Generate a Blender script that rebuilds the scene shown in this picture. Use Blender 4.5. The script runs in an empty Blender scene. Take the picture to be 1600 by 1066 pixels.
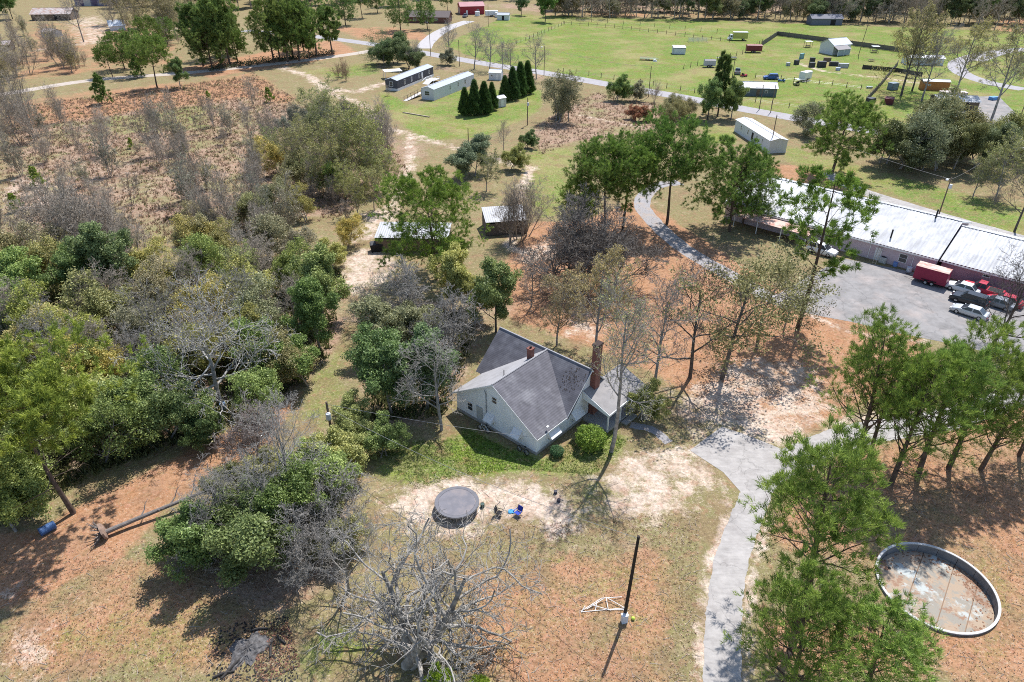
import bpy, bmesh, math, random
import numpy as np
from mathutils import Vector, Matrix

# ------------------------------------------------------------------ camera, sky, sun, exposure
scene = bpy.context.scene
C = scene.collection
R = math.radians
F_PX, PITCH, CAM_H = 1090.0, R(32.0), 50.0
cam_d = bpy.data.cameras.new('camera'); cam = bpy.data.objects.new('camera', cam_d); C.objects.link(cam)
cam.location = (0, 0, CAM_H); cam.rotation_euler = (R(90) - PITCH, 0, 0)
cam_d.sensor_width = 36.0; cam_d.lens = 36.0 * F_PX / 1600.0
cam_d.clip_start = 0.5; cam_d.clip_end = 8000
scene.camera = cam
SUN_AZ = math.atan2(0.46, 0.89); SUN_EL = R(60)
world = bpy.data.worlds.new('World'); scene.world = world; world.use_nodes = True
wn = world.node_tree.nodes; wl = world.node_tree.links
sky = wn.new('ShaderNodeTexSky'); sky.sky_type = 'NISHITA'; sky.sun_disc = False
sky.sun_elevation = SUN_EL; sky.sun_rotation = SUN_AZ
sky.air_density = 1.0; sky.dust_density = 0.6; sky.ozone_density = 1.0
bg = wn['Background']; bg.inputs['Strength'].default_value = 0.15
wl.new(sky.outputs['Color'], bg.inputs['Color'])
sd = bpy.data.lights.new('sun', 'SUN'); sd.energy = 5.0; sd.angle = R(0.53); sd.color = (1.0, 0.975, 0.94)
sun = bpy.data.objects.new('sun', sd); C.objects.link(sun)
sdir = Vector((math.sin(SUN_AZ) * math.cos(SUN_EL), math.cos(SUN_AZ) * math.cos(SUN_EL), math.sin(SUN_EL)))
sun.rotation_euler = sdir.to_track_quat('Z', 'Y').to_euler(); sun.location = (0, 0, 120)
vs = scene.view_settings; vs.view_transform = 'Standard'; vs.look = 'None'; vs.gamma = 1.0
vs.exposure = 0.4; vs.use_curve_mapping = False
scene.cycles.use_denoising = False
scene.cycles.pixel_filter_type = 'BLACKMAN_HARRIS'; scene.cycles.filter_width = 1.0
scene.cycles.max_bounces = 6; scene.cycles.diffuse_bounces = 3; scene.cycles.transmission_bounces = 4
scene.cycles.transparent_max_bounces = 6; scene.cycles.glossy_bounces = 2
scene.cycles.caustics_reflective = False; scene.cycles.caustics_refractive = False

SP, CP = math.sin(PITCH), math.cos(PITCH)
def at(u, v, z=0.0):
    """ground position (metres) of a point surveyed in the photograph"""
    x = (u - 800) / F_PX; y = (v - 533) / F_PX
    t = (CAM_H - z) / (SP + y * CP)
    return Vector((t * x, t * (CP - y * SP), z))

# ------------------------------------------------------------------ materials
MATS = {}
def nodes_of(m): return m.node_tree.nodes, m.node_tree.links
def mat(name, col, rough=0.85, var=0.12, scale=3.0, metal=0.0, stain=None, stain_amt=0.0, stain_scale=0.6, bump=0.0, spec=0.3, wave=None, crack=None, streak=None):
    if name in MATS: return MATS[name]
    m = bpy.data.materials.new(name); m.use_nodes = True; n, l = nodes_of(m)
    b = n['Principled BSDF']; b.inputs['Roughness'].default_value = rough; b.inputs['Metallic'].default_value = metal
    b.inputs['Specular IOR Level'].default_value = spec
    tc = n.new('ShaderNodeTexCoord')
    no = n.new('ShaderNodeTexNoise'); no.inputs['Scale'].default_value = scale; no.inputs['Detail'].default_value = 5
    l.new(tc.outputs['Object'], no.inputs['Vector'])
    mr = n.new('ShaderNodeMapRange'); mr.inputs['From Min'].default_value = 0.25; mr.inputs['From Max'].default_value = 0.75
    mr.inputs['To Min'].default_value = 1 - var; mr.inputs['To Max'].default_value = 1 + var
    l.new(no.outputs['Fac'], mr.inputs['Value'])
    mu = n.new('ShaderNodeMix'); mu.data_type = 'RGBA'; mu.blend_type = 'MULTIPLY'; mu.inputs['Factor'].default_value = 1
    mu.inputs['A'].default_value = (*col, 1); l.new(mr.outputs['Result'], mu.inputs['B'])
    out = mu.outputs['Result']
    if stain is not None:
        n2 = n.new('ShaderNodeTexNoise'); n2.inputs['Scale'].default_value = stain_scale; n2.inputs['Detail'].default_value = 7; n2.inputs['Roughness'].default_value = 0.65
        l.new(tc.outputs['Object'], n2.inputs['Vector'])
        m2 = n.new('ShaderNodeMapRange'); m2.inputs['From Min'].default_value = 0.48; m2.inputs['From Max'].default_value = 0.66
        m2.inputs['To Max'].default_value = stain_amt; l.new(n2.outputs['Fac'], m2.inputs['Value'])
        mx = n.new('ShaderNodeMix'); mx.data_type = 'RGBA'; l.new(m2.outputs['Result'], mx.inputs['Factor'])
        l.new(out, mx.inputs['A']); mx.inputs['B'].default_value = (*stain, 1); out = mx.outputs['Result']
    if wave is not None:      # (axis, scale, depth): courses or ribs finer than a pixel or two
        wv = n.new('ShaderNodeTexWave'); wv.bands_direction = wave[0]; wv.inputs['Scale'].default_value = wave[1]
        wv.inputs['Distortion'].default_value = 0.3
        l.new(tc.outputs['Object'], wv.inputs['Vector'])
        m3 = n.new('ShaderNodeMapRange'); m3.inputs['To Min'].default_value = 1 - wave[2]; m3.inputs['To Max'].default_value = 1 + wave[2] * .4
        l.new(wv.outputs['Fac'], m3.inputs['Value'])
        mw = n.new('ShaderNodeMix'); mw.data_type = 'RGBA'; mw.blend_type = 'MULTIPLY'; mw.inputs['Factor'].default_value = 1
        l.new(out, mw.inputs['A']); l.new(m3.outputs['Result'], mw.inputs['B']); out = mw.outputs['Result']
    if crack is not None:     # (scale, darkness)
        vo = n.new('ShaderNodeTexVoronoi'); vo.feature = 'DISTANCE_TO_EDGE'; vo.inputs['Scale'].default_value = crack[0]
        nd = n.new('ShaderNodeTexNoise'); nd.inputs['Scale'].default_value = 1.2; nd.inputs['Detail'].default_value = 4; l.new(tc.outputs['Object'], nd.inputs['Vector'])
        va = n.new('ShaderNodeVectorMath'); va.operation = 'MULTIPLY_ADD'; va.inputs[1].default_value = (1.6, 1.6, 0); l.new(nd.outputs['Color'], va.inputs[0]); l.new(tc.outputs['Object'], va.inputs[2]); l.new(va.outputs[0], vo.inputs['Vector'])
        m4 = n.new('ShaderNodeMapRange'); m4.inputs['From Min'].default_value = .004; m4.inputs['From Max'].default_value = .012; m4.inputs['To Min'].default_value = crack[1]; m4.inputs['To Max'].default_value = 1; l.new(vo.outputs['Distance'], m4.inputs['Value'])
        mk = n.new('ShaderNodeMix'); mk.data_type = 'RGBA'; mk.blend_type = 'MULTIPLY'; mk.inputs['Factor'].default_value = 1
        l.new(out, mk.inputs['A']); l.new(m4.outputs['Result'], mk.inputs['B']); out = mk.outputs['Result']
    if streak is not None:    # stains that run down the slope: (across, along, darkness)
        mp = n.new('ShaderNodeMapping'); mp.inputs['Scale'].default_value = (streak[0], streak[1], 1); l.new(tc.outputs['Object'], mp.inputs['Vector'])
        ns = n.new('ShaderNodeTexNoise'); ns.inputs['Scale'].default_value = 1; ns.inputs['Detail'].default_value = 6; ns.inputs['Roughness'].default_value = .7; l.new(mp.outputs['Vector'], ns.inputs['Vector'])
        m5 = n.new('ShaderNodeMapRange'); m5.inputs['From Min'].default_value = .42; m5.inputs['From Max'].default_value = .68; m5.inputs['To Min'].default_value = 1; m5.inputs['To Max'].default_value = streak[2]; l.new(ns.outputs['Fac'], m5.inputs['Value'])
        ms = n.new('ShaderNodeMix'); ms.data_type = 'RGBA'; ms.blend_type = 'MULTIPLY'; ms.inputs['Factor'].default_value = 1
        l.new(out, ms.inputs['A']); l.new(m5.outputs['Result'], ms.inputs['B']); out = ms.outputs['Result']
    l.new(out, b.inputs['Base Color'])
    if bump:
        bu = n.new('ShaderNodeBump'); bu.inputs['Strength'].default_value = bump; bu.inputs['Distance'].default_value = 0.05
        l.new(no.outputs['Fac'], bu.inputs['Height']); l.new(bu.outputs['Normal'], b.inputs['Normal'])
    MATS[name] = m; return m

def leaf_material():
    m = bpy.data.materials.new('foliage'); m.use_nodes = True; n, l = nodes_of(m)
    n.remove(n['Principled BSDF'])
    oi = n.new('ShaderNodeObjectInfo'); at_ = n.new('ShaderNodeAttribute'); at_.attribute_name = 'tone'
    mr = n.new('ShaderNodeMapRange'); mr.inputs['To Min'].default_value = 0.5; mr.inputs['To Max'].default_value = 2.7
    l.new(at_.outputs['Fac'], mr.inputs['Value'])
    mu = n.new('ShaderNodeMix'); mu.data_type = 'RGBA'; mu.blend_type = 'MULTIPLY'; mu.inputs['Factor'].default_value = 1
    l.new(oi.outputs['Color'], mu.inputs['A']); l.new(mr.outputs['Result'], mu.inputs['B'])
    hs = n.new('ShaderNodeHueSaturation'); l.new(mu.outputs['Result'], hs.inputs['Color'])
    hr = n.new('ShaderNodeMapRange'); hr.inputs['To Min'].default_value = 0.52; hr.inputs['To Max'].default_value = 0.472
    l.new(at_.outputs['Fac'], hr.inputs['Value']); l.new(hr.outputs['Result'], hs.inputs['Hue'])
    hs.inputs['Saturation'].default_value = 0.98
    d = n.new('ShaderNodeBsdfDiffuse'); t = n.new('ShaderNodeBsdfTranslucent'); g = n.new('ShaderNodeBsdfGlossy')
    g.inputs['Roughness'].default_value = 0.45; g.inputs['Color'].default_value = (1, 1, 1, 1)
    l.new(hs.outputs['Color'], d.inputs['Color']); l.new(hs.outputs['Color'], t.inputs['Color'])
    m1 = n.new('ShaderNodeMixShader'); m1.inputs['Fac'].default_value = 0.33; l.new(d.outputs[0], m1.inputs[1]); l.new(t.outputs[0], m1.inputs[2])
    m2 = n.new('ShaderNodeMixShader'); m2.inputs['Fac'].default_value = 0.015; l.new(m1.outputs[0], m2.inputs[1]); l.new(g.outputs[0], m2.inputs[2])
    l.new(m2.outputs[0], n['Material Output'].inputs['Surface']); return m
LEAF = leaf_material()
def bark_material():
    m = bpy.data.materials.new('bark'); m.use_nodes = True; n, l = nodes_of(m)
    b = n['Principled BSDF']; b.inputs['Roughness'].default_value = 0.9; b.inputs['Specular IOR Level'].default_value = 0.1
    oi = n.new('ShaderNodeObjectInfo'); tc = n.new('ShaderNodeTexCoord'); no = n.new('ShaderNodeTexNoise')
    no.inputs['Scale'].default_value = 2.2; no.inputs['Detail'].default_value = 6; l.new(tc.outputs['Object'], no.inputs['Vector'])
    mr = n.new('ShaderNodeMapRange'); mr.inputs['From Min'].default_value = 0.3; mr.inputs['From Max'].default_value = 0.7
    mr.inputs['To Min'].default_value = 0.55; mr.inputs['To Max'].default_value = 1.35; l.new(no.outputs['Fac'], mr.inputs['Value'])
    mu = n.new('ShaderNodeMix'); mu.data_type = 'RGBA'; mu.blend_type = 'MULTIPLY'; mu.inputs['Factor'].default_value = 1
    l.new(oi.outputs['Color'], mu.inputs['A']); l.new(mr.outputs['Result'], mu.inputs['B']); l.new(mu.outputs['Result'], b.inputs['Base Color'])
    return m
BARK = bark_material()

# ------------------------------------------------------------------ object helpers
def tag(o, label=None, cat=None, group=None, kind=None):
    if label: o['label'] = label
    if cat: o['category'] = cat
    if group: o['group'] = group
    if kind: o['kind'] = kind
    return o
def thing(name, label, cat, loc=(0, 0, 0), rz=0.0, group=None):
    o = bpy.data.objects.new(name, None); o.empty_display_size = 0.5; C.objects.link(o)
    o.location = loc; o.rotation_euler = (0, 0, rz)
    return tag(o, label, cat, group)
def link(name, me, parent=None, loc=None, rz=None):
    o = bpy.data.objects.new(name, me); C.objects.link(o)
    if parent is not None: o.parent = parent
    if loc is not None: o.location = loc
    if rz is not None: o.rotation_euler = (0, 0, rz)
    return o
class MB:
    def __init__(s): s.v = []; s.f = []
    def add(s, vs, fs):
        k = len(s.v); s.v += [tuple(p) for p in vs]; s.f += [tuple(i + k for i in q) for q in fs]; return s
    def box(s, c, d, rz=0.0, tilt=None):
        m = Matrix.Rotation(rz, 3, 'Z')
        if tilt is not None: m = m @ tilt
        P = [Vector(c) + m @ Vector((d[0] * .5 * i, d[1] * .5 * j, d[2] * .5 * k)) for i in (-1, 1) for j in (-1, 1) for k in (-1, 1)]
        return s.add(P, [(0, 1, 3, 2), (4, 6, 7, 5), (0, 4, 5, 1), (2, 3, 7, 6), (0, 2, 6, 4), (1, 5, 7, 3)])
    def hexa(s, low, up):         # two rings of n points
        n = len(low)
        return s.add(list(low) + list(up), [tuple(range(n))[::-1], tuple(range(n, 2 * n))] + [(i, (i + 1) % n, n + (i + 1) % n, n + i) for i in range(n)])
    def slab(s, quad, th):        # planar polygon thickened downwards along its normal
        q = [Vector(p) for p in quad]; nn = (q[1] - q[0]).cross(q[2] - q[0]).normalized()
        if nn.z < 0: q = q[::-1]; nn = -nn
        return s.hexa([p - nn * th for p in q], q)
    def tube(s, pts, rad, k=6, cap=True):
        pts = [Vector(p) for p in pts]; n = len(pts)
        if not hasattr(rad, '__len__'): rad = [rad] * n
        base = len(s.v); side = None
        for i, p in enumerate(pts):
            d = (pts[min(i + 1, n - 1)] - pts[max(i - 1, 0)]).normalized()
            if side is None:
                side = d.cross(Vector((0, 0, 1)) if abs(d.z) < 0.9 else Vector((1, 0, 0))).normalized()
            side = (side - d * side.dot(d)).normalized(); up = d.cross(side)
            for j in range(k):
                a = 2 * math.pi * j / k
                s.v.append(tuple(p + (side * math.cos(a) + up * math.sin(a)) * rad[i]))
        for i in range(n - 1):
            for j in range(k):
                a = base + i * k + j; b = base + i * k + (j + 1) % k
                s.f.append((a, b, b + k, a + k))
        if cap:
            s.f.append(tuple(base + j for j in range(k))[::-1]); s.f.append(tuple(base + (n - 1) * k + j for j in range(k)))
        return s
    def lathe(s, prof, k=24, c=(0, 0, 0)):     # closed profile (r, z) turned round z
        base = len(s.v); n = len(prof)
        for j in range(k):
            a = 2 * math.pi * j / k
            for r, z in prof: s.v.append((c[0] + r * math.cos(a), c[1] + r * math.sin(a), c[2] + z))
        for j in range(k):
            for i in range(n):
                s.f.append((base + j * n + i, base + ((j + 1) % k) * n + i, base + ((j + 1) % k) * n + (i + 1) % n, base + j * n + (i + 1) % n))
        return s
    def mesh(s, name, m):
        me = bpy.data.meshes.new(name); me.from_pydata(s.v, [], s.f); me.validate()
        bm = bmesh.new(); bm.from_mesh(me); bmesh.ops.recalc_face_normals(bm, faces=bm.faces); bm.to_mesh(me); bm.free()
        if m: me.materials.append(m)
        return me
    def build(s, name, m, parent=None, loc=None, rz=None, smooth=False):
        me = s.mesh(name, m)
        if smooth: me.polygons.foreach_set('use_smooth', [True] * len(me.polygons))
        return link(name, me, parent, loc, rz)

ORD = ['first', 'second', 'third', 'fourth', 'fifth', 'sixth', 'seventh', 'eighth', 'ninth', 'tenth', 'eleventh', 'twelfth', 'thirteenth', 'fourteenth', 'fifteenth', 'sixteenth']

# ------------------------------------------------------------------ ground
def axis(lo, hi, core0, core1, step, grow):
    a = [core0]
    while a[-1] < core1: a.append(a[-1] + step)
    d = step; b = [core0]
    while b[-1] > lo: d *= grow; b.append(b[-1] - d)
    d = step
    while a[-1] < hi: d *= grow; a.append(a[-1] + d)
    return np.array(b[::-1][:-1] + a)
gx = axis(-4000, 4000, -75, 75, 0.9, 1.026); gy = axis(-2500, 5000, 24, 130, 0.75, 1.02)
GX, GY = np.meshgrid(gx, gy); NY, NX = GX.shape
def inside(poly):
    p = [at(*q) for q in poly]; r = np.zeros(GX.shape, bool)
    for i in range(len(p)):
        a = p[i]; b = p[i - 1]
        if a.y == b.y: continue
        c = ((a.y > GY) != (b.y > GY)) & (GX < (b.x - a.x) * (GY - a.y) / (b.y - a.y) + a.x)
        r ^= c
    return r.astype(np.float32)
def blur(m, n):
    for _ in range(n):
        p = np.pad(m, 1, mode='edge')
        m = (p[1:-1, 1:-1] * 2 + p[:-2, 1:-1] + p[2:, 1:-1] + p[1:-1, :-2] + p[1:-1, 2:]) / 6
    return m
def mask(items):
    m = np.zeros(GX.shape, np.float32)
    for poly, val, bl in items: m = np.maximum(m, blur(inside(poly) * val, bl))
    return m
def track(pts, w):          # a worn track as a soft band
    m = np.zeros(GX.shape, np.float32); q = [at(*p) for p in pts]
    for a, b in zip(q, q[1:]):
        dx, dy = b.x - a.x, b.y - a.y; L2 = dx * dx + dy * dy
        t = np.clip(((GX - a.x) * dx + (GY - a.y) * dy) / L2, 0, 1)
        d = np.hypot(GX - a.x - t * dx, GY - a.y - t * dy)
        m = np.maximum(m, np.clip(1.25 - d / w, 0, 1))
    return m.astype(np.float32)
lush = mask([
    ([(690, 70), (800, 22), (870, 25), (1200, 35), (1600, 50), (1900, 60), (1900, 250), (1600, 235), (1440, 205), (1250, 190), (1050, 152), (900, 124), (760, 98)], .95, 3),
    ([(585, 135), (650, 165), (720, 140), (850, 140), (845, 175), (760, 215), (660, 222), (600, 175)], .8, 4),
    ([(440, 112), (590, 95), (600, 118), (520, 125)], .62, 4),
    ([(820, 235), (905, 225), (885, 335), (835, 345), (812, 290)], .62, 4),
    ([(1090, 190), (1150, 200), (1150, 228), (1105, 222)], .9, 2),
    ([(1215, 222), (1345, 255), (1500, 300), (1900, 380), (1900, 470), (1600, 395), (1450, 325), (1310, 285), (1225, 255)], .6, 4),
    ([(720, 655), (800, 700), (850, 718), (935, 655), (985, 690), (930, 748), (800, 738), (730, 752), (690, 700)], .92, 5),
    ([(575, 690), (720, 680), (740, 745), (650, 770), (570, 745)], .66, 6),
    ([(490, 560), (560, 520), (545, 610), (515, 690), (455, 660)], .5, 5),
    ([(440, 1000), (560, 960), (640, 1066), (460, 1066)], .55, 6),
    ([(180, 960), (330, 960), (330, 1066), (150, 1066)], .46, 8),
    ([(850, 870), (880, 870), (880, 885), (850, 885)], 1.0, 1),
    ([(890, 760), (960, 740), (1000, 790), (930, 810)], .6, 5),
    ([(1500, 860), (1600, 850), (1600, 1066), (1530, 1066)], .46, 8),
    ([(0, 1000), (150, 940), (300, 900), (420, 960), (400, 1066), (0, 1066)], .4, 10),
    ([(690, 900), (1090, 850), (1080, 1066), (700, 1066)], .36, 10),
    ([(110, 190), (330, 160), (340, 200), (150, 215)], .5, 4),
])
sand = mask([
    ([(590, 775), (690, 742), (800, 748), (880, 765), (920, 795), (860, 825), (800, 812), (720, 845), (620, 830)], .74, 9),
    ([(830, 815), (900, 805), (930, 830), (860, 855)], .75, 4),
    ([(960, 700), (1080, 690), (1130, 755), (1080, 830), (980, 830), (900, 790)], .6, 12),
    ([(1040, 610), (1150, 560), (1260, 560), (1330, 640), (1240, 705), (1080, 690)], .6, 12),
    ([(1140, 560), (1230, 570), (1250, 620), (1150, 640)], .6, 9),
    ([(535, 400), (610, 375), (625, 425), (560, 470), (525, 440)], .66, 5),
    ([(560, 335), (640, 310), (620, 370), (545, 385)], .55, 5),
    ([(0, 910), (60, 895), (60, 930), (0, 940)], .66, 4),
    ([(0, 985), (110, 955), (60, 1066), (0, 1066)], .56, 6),
    ([(800, 395), (860, 370), (880, 400), (820, 420)], .62, 4),
    ([(880, 480), (960, 490), (950, 540), (870, 530)], .48, 6),
    ([(430, 990), (480, 960), (430, 1066), (380, 1066)], .45, 6),
    ([(0, 280), (90, 275), (110, 330), (0, 330)], .5, 4),
    ([(60, 250), (200, 235), (260, 300), (120, 330)], .3, 5),
    ([(1230, 900), (1270, 880), (1290, 960), (1240, 960)], .5, 4),
    ([(100, 30), (160, 20), (190, 60), (120, 75)], .55, 3),
])
sand = np.maximum(sand, .62 * track([(440, 106), (480, 118), (510, 140), (560, 143), (600, 130)], 3.2))
sand = np.maximum(sand, .55 * track([(500, 138), (570, 165), (600, 200), (680, 222), (740, 240), (830, 262)], 3.0))
sand = np.maximum(sand, .58 * track([(830, 262), (800, 330), (800, 390)], 2.2))
sand = np.maximum(sand, .55 * track([(905, 180), (980, 195), (1030, 205)], 1.6))
sand = np.maximum(sand, .6 * track([(1250, 100), (1290, 112), (1380, 122), (1500, 140)], 2.6))
sand = np.maximum(sand, .56 * track([(610, 330), (640, 260), (640, 215)], 2.4))
sand = np.maximum(sand, .56 * track([(60, 78), (140, 68), (200, 60), (300, 40)], 3.5))
for dp, w in ((((1085, 705), (1130, 770), (1140, 800), (1110, 880), (1098, 960), (1094, 1066)), 1.0), (((1205, 790), (1175, 900), (1165, 1066)), .9), (((1240, 705), (1330, 655), (1450, 640)), 1.3), (((1100, 690), (1135, 665), (1250, 700)), 1.2), (((1215, 470), (1330, 520), (1450, 535)), 1.0)):
    sand = np.maximum(sand, .58 * track(dp, w))
straw = mask([
    ([(830, 345), (900, 345), (1000, 310), (1130, 395), (1270, 480), (1450, 530), (1450, 600), (1330, 650), (1230, 690), (1040, 600), (960, 560), (860, 520), (790, 500), (770, 430)], .8, 5),
    ([(60, 830), (330, 680), (480, 600), (420, 700), (250, 800), (200, 870), (60, 940), (-200, 1000), (-200, 850)], .95, 5),
    ([(1330, 700), (1600, 620), (1900, 600), (1900, 1200), (1480, 1100), (1380, 900), (1200, 860), (1180, 800)], .6, 9),
    ([(1180, 960), (1380, 960), (1500, 1066), (1180, 1066)], .7, 6),
    ([(250, 112), (520, 60), (570, 84), (330, 122)], .85, 3),
    ([(505, 40), (660, 45), (680, 65), (560, 62)], .7, 3),
    ([(1200, 255), (1340, 265), (1340, 300), (1230, 290)], .8, 4),
    ([(960, 160), (1020, 165), (1020, 195), (970, 190)], .5, 3),
    ([(1560, 30), (1700, 30), (1700, 55), (1560, 52)], 1.0, 2),
    ([(690, 880), (1090, 840), (1085, 1100), (690, 1100)], .55, 12),
    ([(0, 880), (400, 850), (400, 1066), (0, 1066)], .57, 12),
    ([(0, 160), (400, 112), (470, 150), (430, 185), (0, 215)], .66, 5),
    ([(120, 165), (300, 165), (300, 190), (140, 195)], .75, 3),
    ([(0, 270), (110, 268), (100, 320), (0, 330)], .6, 4),
    ([(30, 30), (260, 40), (300, 100), (0, 130)], .5, 4),
    ([(850, 20), (1000, 20), (1200, 20), (1200, 28), (850, 28)], .5, 2),
])
brush = mask([
    ([(830, 200), (930, 145), (1050, 168), (1010, 215), (890, 222), (845, 245)], .9, 3),
    ([(0, 200), (400, 150), (470, 165), (600, 210), (650, 225), (640, 290), (540, 335), (400, 350), (250, 370), (0, 430)], .72, 6),
    ([(480, 105), (600, 100), (610, 115), (500, 125)], .6, 3),
    ([(640, 100), (860, 118), (860, 130), (700, 112)], .7, 2),
    ([(850, 20), (1000, 20), (1300, 20), (1900, 20), (1900, 5), (700, 5)], .8, 2),
    ([(640, 210), (680, 225), (660, 255), (620, 250)], .66, 3),
    ([(0, 430), (560, 440), (520, 560), (440, 640), (200, 700), (0, 830)], .8, 5),
    ([(540, 470), (820, 470), (740, 560), (700, 660), (560, 670)], .7, 5),
    ([(240, 800), (560, 760), (560, 900), (430, 960), (300, 940)], .66, 6),
])
POOL = (36.6, 39.85)
def grid_ground():
    me = bpy.data.meshes.new('ground')
    V = np.stack([GX, GY, np.zeros_like(GX)], -1).reshape(-1, 3).astype(np.float32)
    idx = np.arange(NX * NY).reshape(NY, NX)
    Q = np.stack([idx[:-1, :-1], idx[:-1, 1:], idx[1:, 1:], idx[1:, :-1]], -1).reshape(-1, 4)
    hole = np.hypot(GX - POOL[0], GY - POOL[1]).reshape(-1) < 5.3      # the pool is sunk into the ground here
    Q = Q[~hole[Q].any(1)]
    fill(me, V, Q)
    a = me.color_attributes.new('cover', 'FLOAT_COLOR', 'POINT')
    a.data.foreach_set('color', np.stack([lush, sand, straw, brush], -1).reshape(-1).astype(np.float32))
    return me
def fill(me, V, Q):
    k = Q.shape[1]
    me.vertices.add(len(V)); me.vertices.foreach_set('co', V.astype(np.float32).reshape(-1))
    me.loops.add(Q.size); me.loops.foreach_set('vertex_index', Q.astype(np.int32).reshape(-1))
    me.polygons.add(len(Q)); me.polygons.foreach_set('loop_start', np.arange(0, Q.size, k, dtype=np.int32))
    me.polygons.foreach_set('loop_total', np.full(len(Q), k, np.int32)); me.update(calc_edges=True)
def ground_material():
    m = bpy.data.materials.new('ground_cover'); m.use_nodes = True; n, l = nodes_of(m); b = n['Principled BSDF']
    b.inputs['Roughness'].default_value = 0.95; b.inputs['Specular IOR Level'].default_value = 0.05
    tc = n.new('ShaderNodeTexCoord'); at_ = n.new('ShaderNodeAttribute'); at_.attribute_name = 'cover'
    sep = n.new('ShaderNodeSeparateColor'); l.new(at_.outputs['Color'], sep.inputs['Color'])
    def noise(sc, det=5, ro=0.6, off=0.0):
        x = n.new('ShaderNodeTexNoise'); x.inputs['Scale'].default_value = sc; x.inputs['Detail'].default_value = det; x.inputs['Roughness'].default_value = ro
        mp = n.new('ShaderNodeMapping'); mp.inputs['Location'].default_value = (off, off * .7, off * .3)
        l.new(tc.outputs['Object'], mp.inputs['Vector']); l.new(mp.outputs['Vector'], x.inputs['Vector']); return x.outputs['Fac']
    def mrange(v, a, b_, c=0., d=1.):
        x = n.new('ShaderNodeMapRange'); x.inputs['From Min'].default_value = a; x.inputs['From Max'].default_value = b_
        x.inputs['To Min'].default_value = c; x.inputs['To Max'].default_value = d; l.new(v, x.inputs['Value']); return x.outputs['Result']
    def mix(f, a, b_, mode='MIX'):
        x = n.new('ShaderNodeMix'); x.data_type = 'RGBA'; x.blend_type = mode
        if isinstance(f, (int, float)): x.inputs['Factor'].default_value = f
        else: l.new(f, x.inputs['Factor'])
        for k, c in (('A', a), ('B', b_)):
            if isinstance(c, tuple): x.inputs[k].default_value = (*c, 1)
            else: l.new(c, x.inputs[k])
        return x.outputs['Result']
    def math_(op, a, b_):
        x = n.new('ShaderNodeMath'); x.operation = op
        for i, c in enumerate((a, b_)):
            if isinstance(c, (int, float)): x.inputs[i].default_value = c
            else: l.new(c, x.inputs[i])
        return x.outputs[0]
    big = noise(0.05, 4, .55); mid = noise(0.45, 5, .65, 11); fine = noise(2.6, 5, .7, 31); spk = noise(7.0, 3, .7, 53)
    vor = n.new('ShaderNodeTexVoronoi'); vor.inputs['Scale'].default_value = 5.5; l.new(tc.outputs['Object'], vor.inputs['Vector'])
    def edge(mk, nz, amp, soft=.12):
        s = math_('ADD', mk, math_('MULTIPLY', math_('SUBTRACT', nz, 0.5), amp))
        return mrange(s, .5 - soft, .5 + soft)
    nz = math_('ADD', math_('MULTIPLY', mid, .6), math_('MULTIPLY', fine, .4))
    nz2 = math_('ADD', math_('MULTIPLY', noise(.3, 6, .7, 77), .55), math_('MULTIPLY', noise(3.2, 4, .7, 91), .45))
    nz3 = math_('ADD', math_('MULTIPLY', noise(.55, 7, .72, 123), .75), math_('MULTIPLY', spk, .25))
    base = mix(mrange(nz, .38, .62), (.265, .205, .11), (.165, .162, .065))
    base = mix(mrange(mid, .54, .70), base, (.32, .245, .15))
    c_brush = mix(mrange(nz, .36, .64), (.24, .16, .112), (.37, .265, .19))
    c_brush = mix(mrange(noise(.12, 5, .6, 5), .48, .62), c_brush, (.225, .205, .10))
    c_straw = mix(mrange(nz, .35, .65), (.345, .17, .085), (.40, .23, .135))
    c_straw = mix(mrange(fine, .55, .72), c_straw, (.22, .125, .085))
    c_lush = mix(mrange(nz, .36, .64), (.085, .165, .022), (.17, .24, .045))
    c_lush = mix(mrange(big, .45, .62), c_lush, (.24, .235, .085))
    c_lush = mix(mrange(noise(.16, 5, .65, 300), .52, .6, 0, .8), c_lush, (.15, .20, .03))
    c_sand = mix(mrange(nz2, .38, .64), (.60, .51, .43), (.47, .345, .255))
    nz4 = math_('ADD', math_('MULTIPLY', noise(.11, 6, .7, 500), .7), math_('MULTIPLY', nz, .3))
    col = mix(edge(sep.outputs['Blue'], nz4, 2.0, .14), base, c_straw)
    br = at_.outputs['Alpha']; col = mix(edge(br, nz4, 1.8, .16), col, c_brush)
    col = mix(edge(sep.outputs['Red'], nz2, 1.15, .16), col, c_lush)
    col = mix(edge(sep.outputs['Green'], nz3, 2.4, .17), col, c_sand)
    # leaf litter and blades: light and dark flecks
    col = mix(mrange(noise(1.1, 4, .6, 140), .54, .64, 0, .35), col, (.36, .165, .115))
    col = mix(mrange(noise(1.4, 4, .6, 160), .57, .66, 0, .3), col, (.17, .175, .07))
    col = mix(mrange(spk, .56, .66, 0, .6), col, (.50, .40, .30))
    col = mix(mrange(noise(6.0, 3, .7, 200), .60, .68, 0, .35), col, (.14, .095, .065))
    col = mix(mrange(vor.outputs['Color'], .80, .90, 0, .25), col, (.14, .095, .065))
    col = mix(mrange(noise(.22, 5, .62, 410), .5, .62, 0, .4), col, (.22, .135, .085))
    sp2 = mrange(fine, .3, .7, .66, 1.34); col = mix(1.0, col, sp2, 'MULTIPLY')
    l.new(col, b.inputs['Base Color'])
    bu = n.new('ShaderNodeBump'); bu.inputs['Strength'].default_value = .7; bu.inputs['Distance'].default_value = .12
    l.new(math_('ADD', fine, spk), bu.inputs['Height']); l.new(bu.outputs['Normal'], b.inputs['Normal'])
    return m
gme = grid_ground(); gme.materials.append(ground_material())
tag(link('ground', gme), kind='structure')
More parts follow.
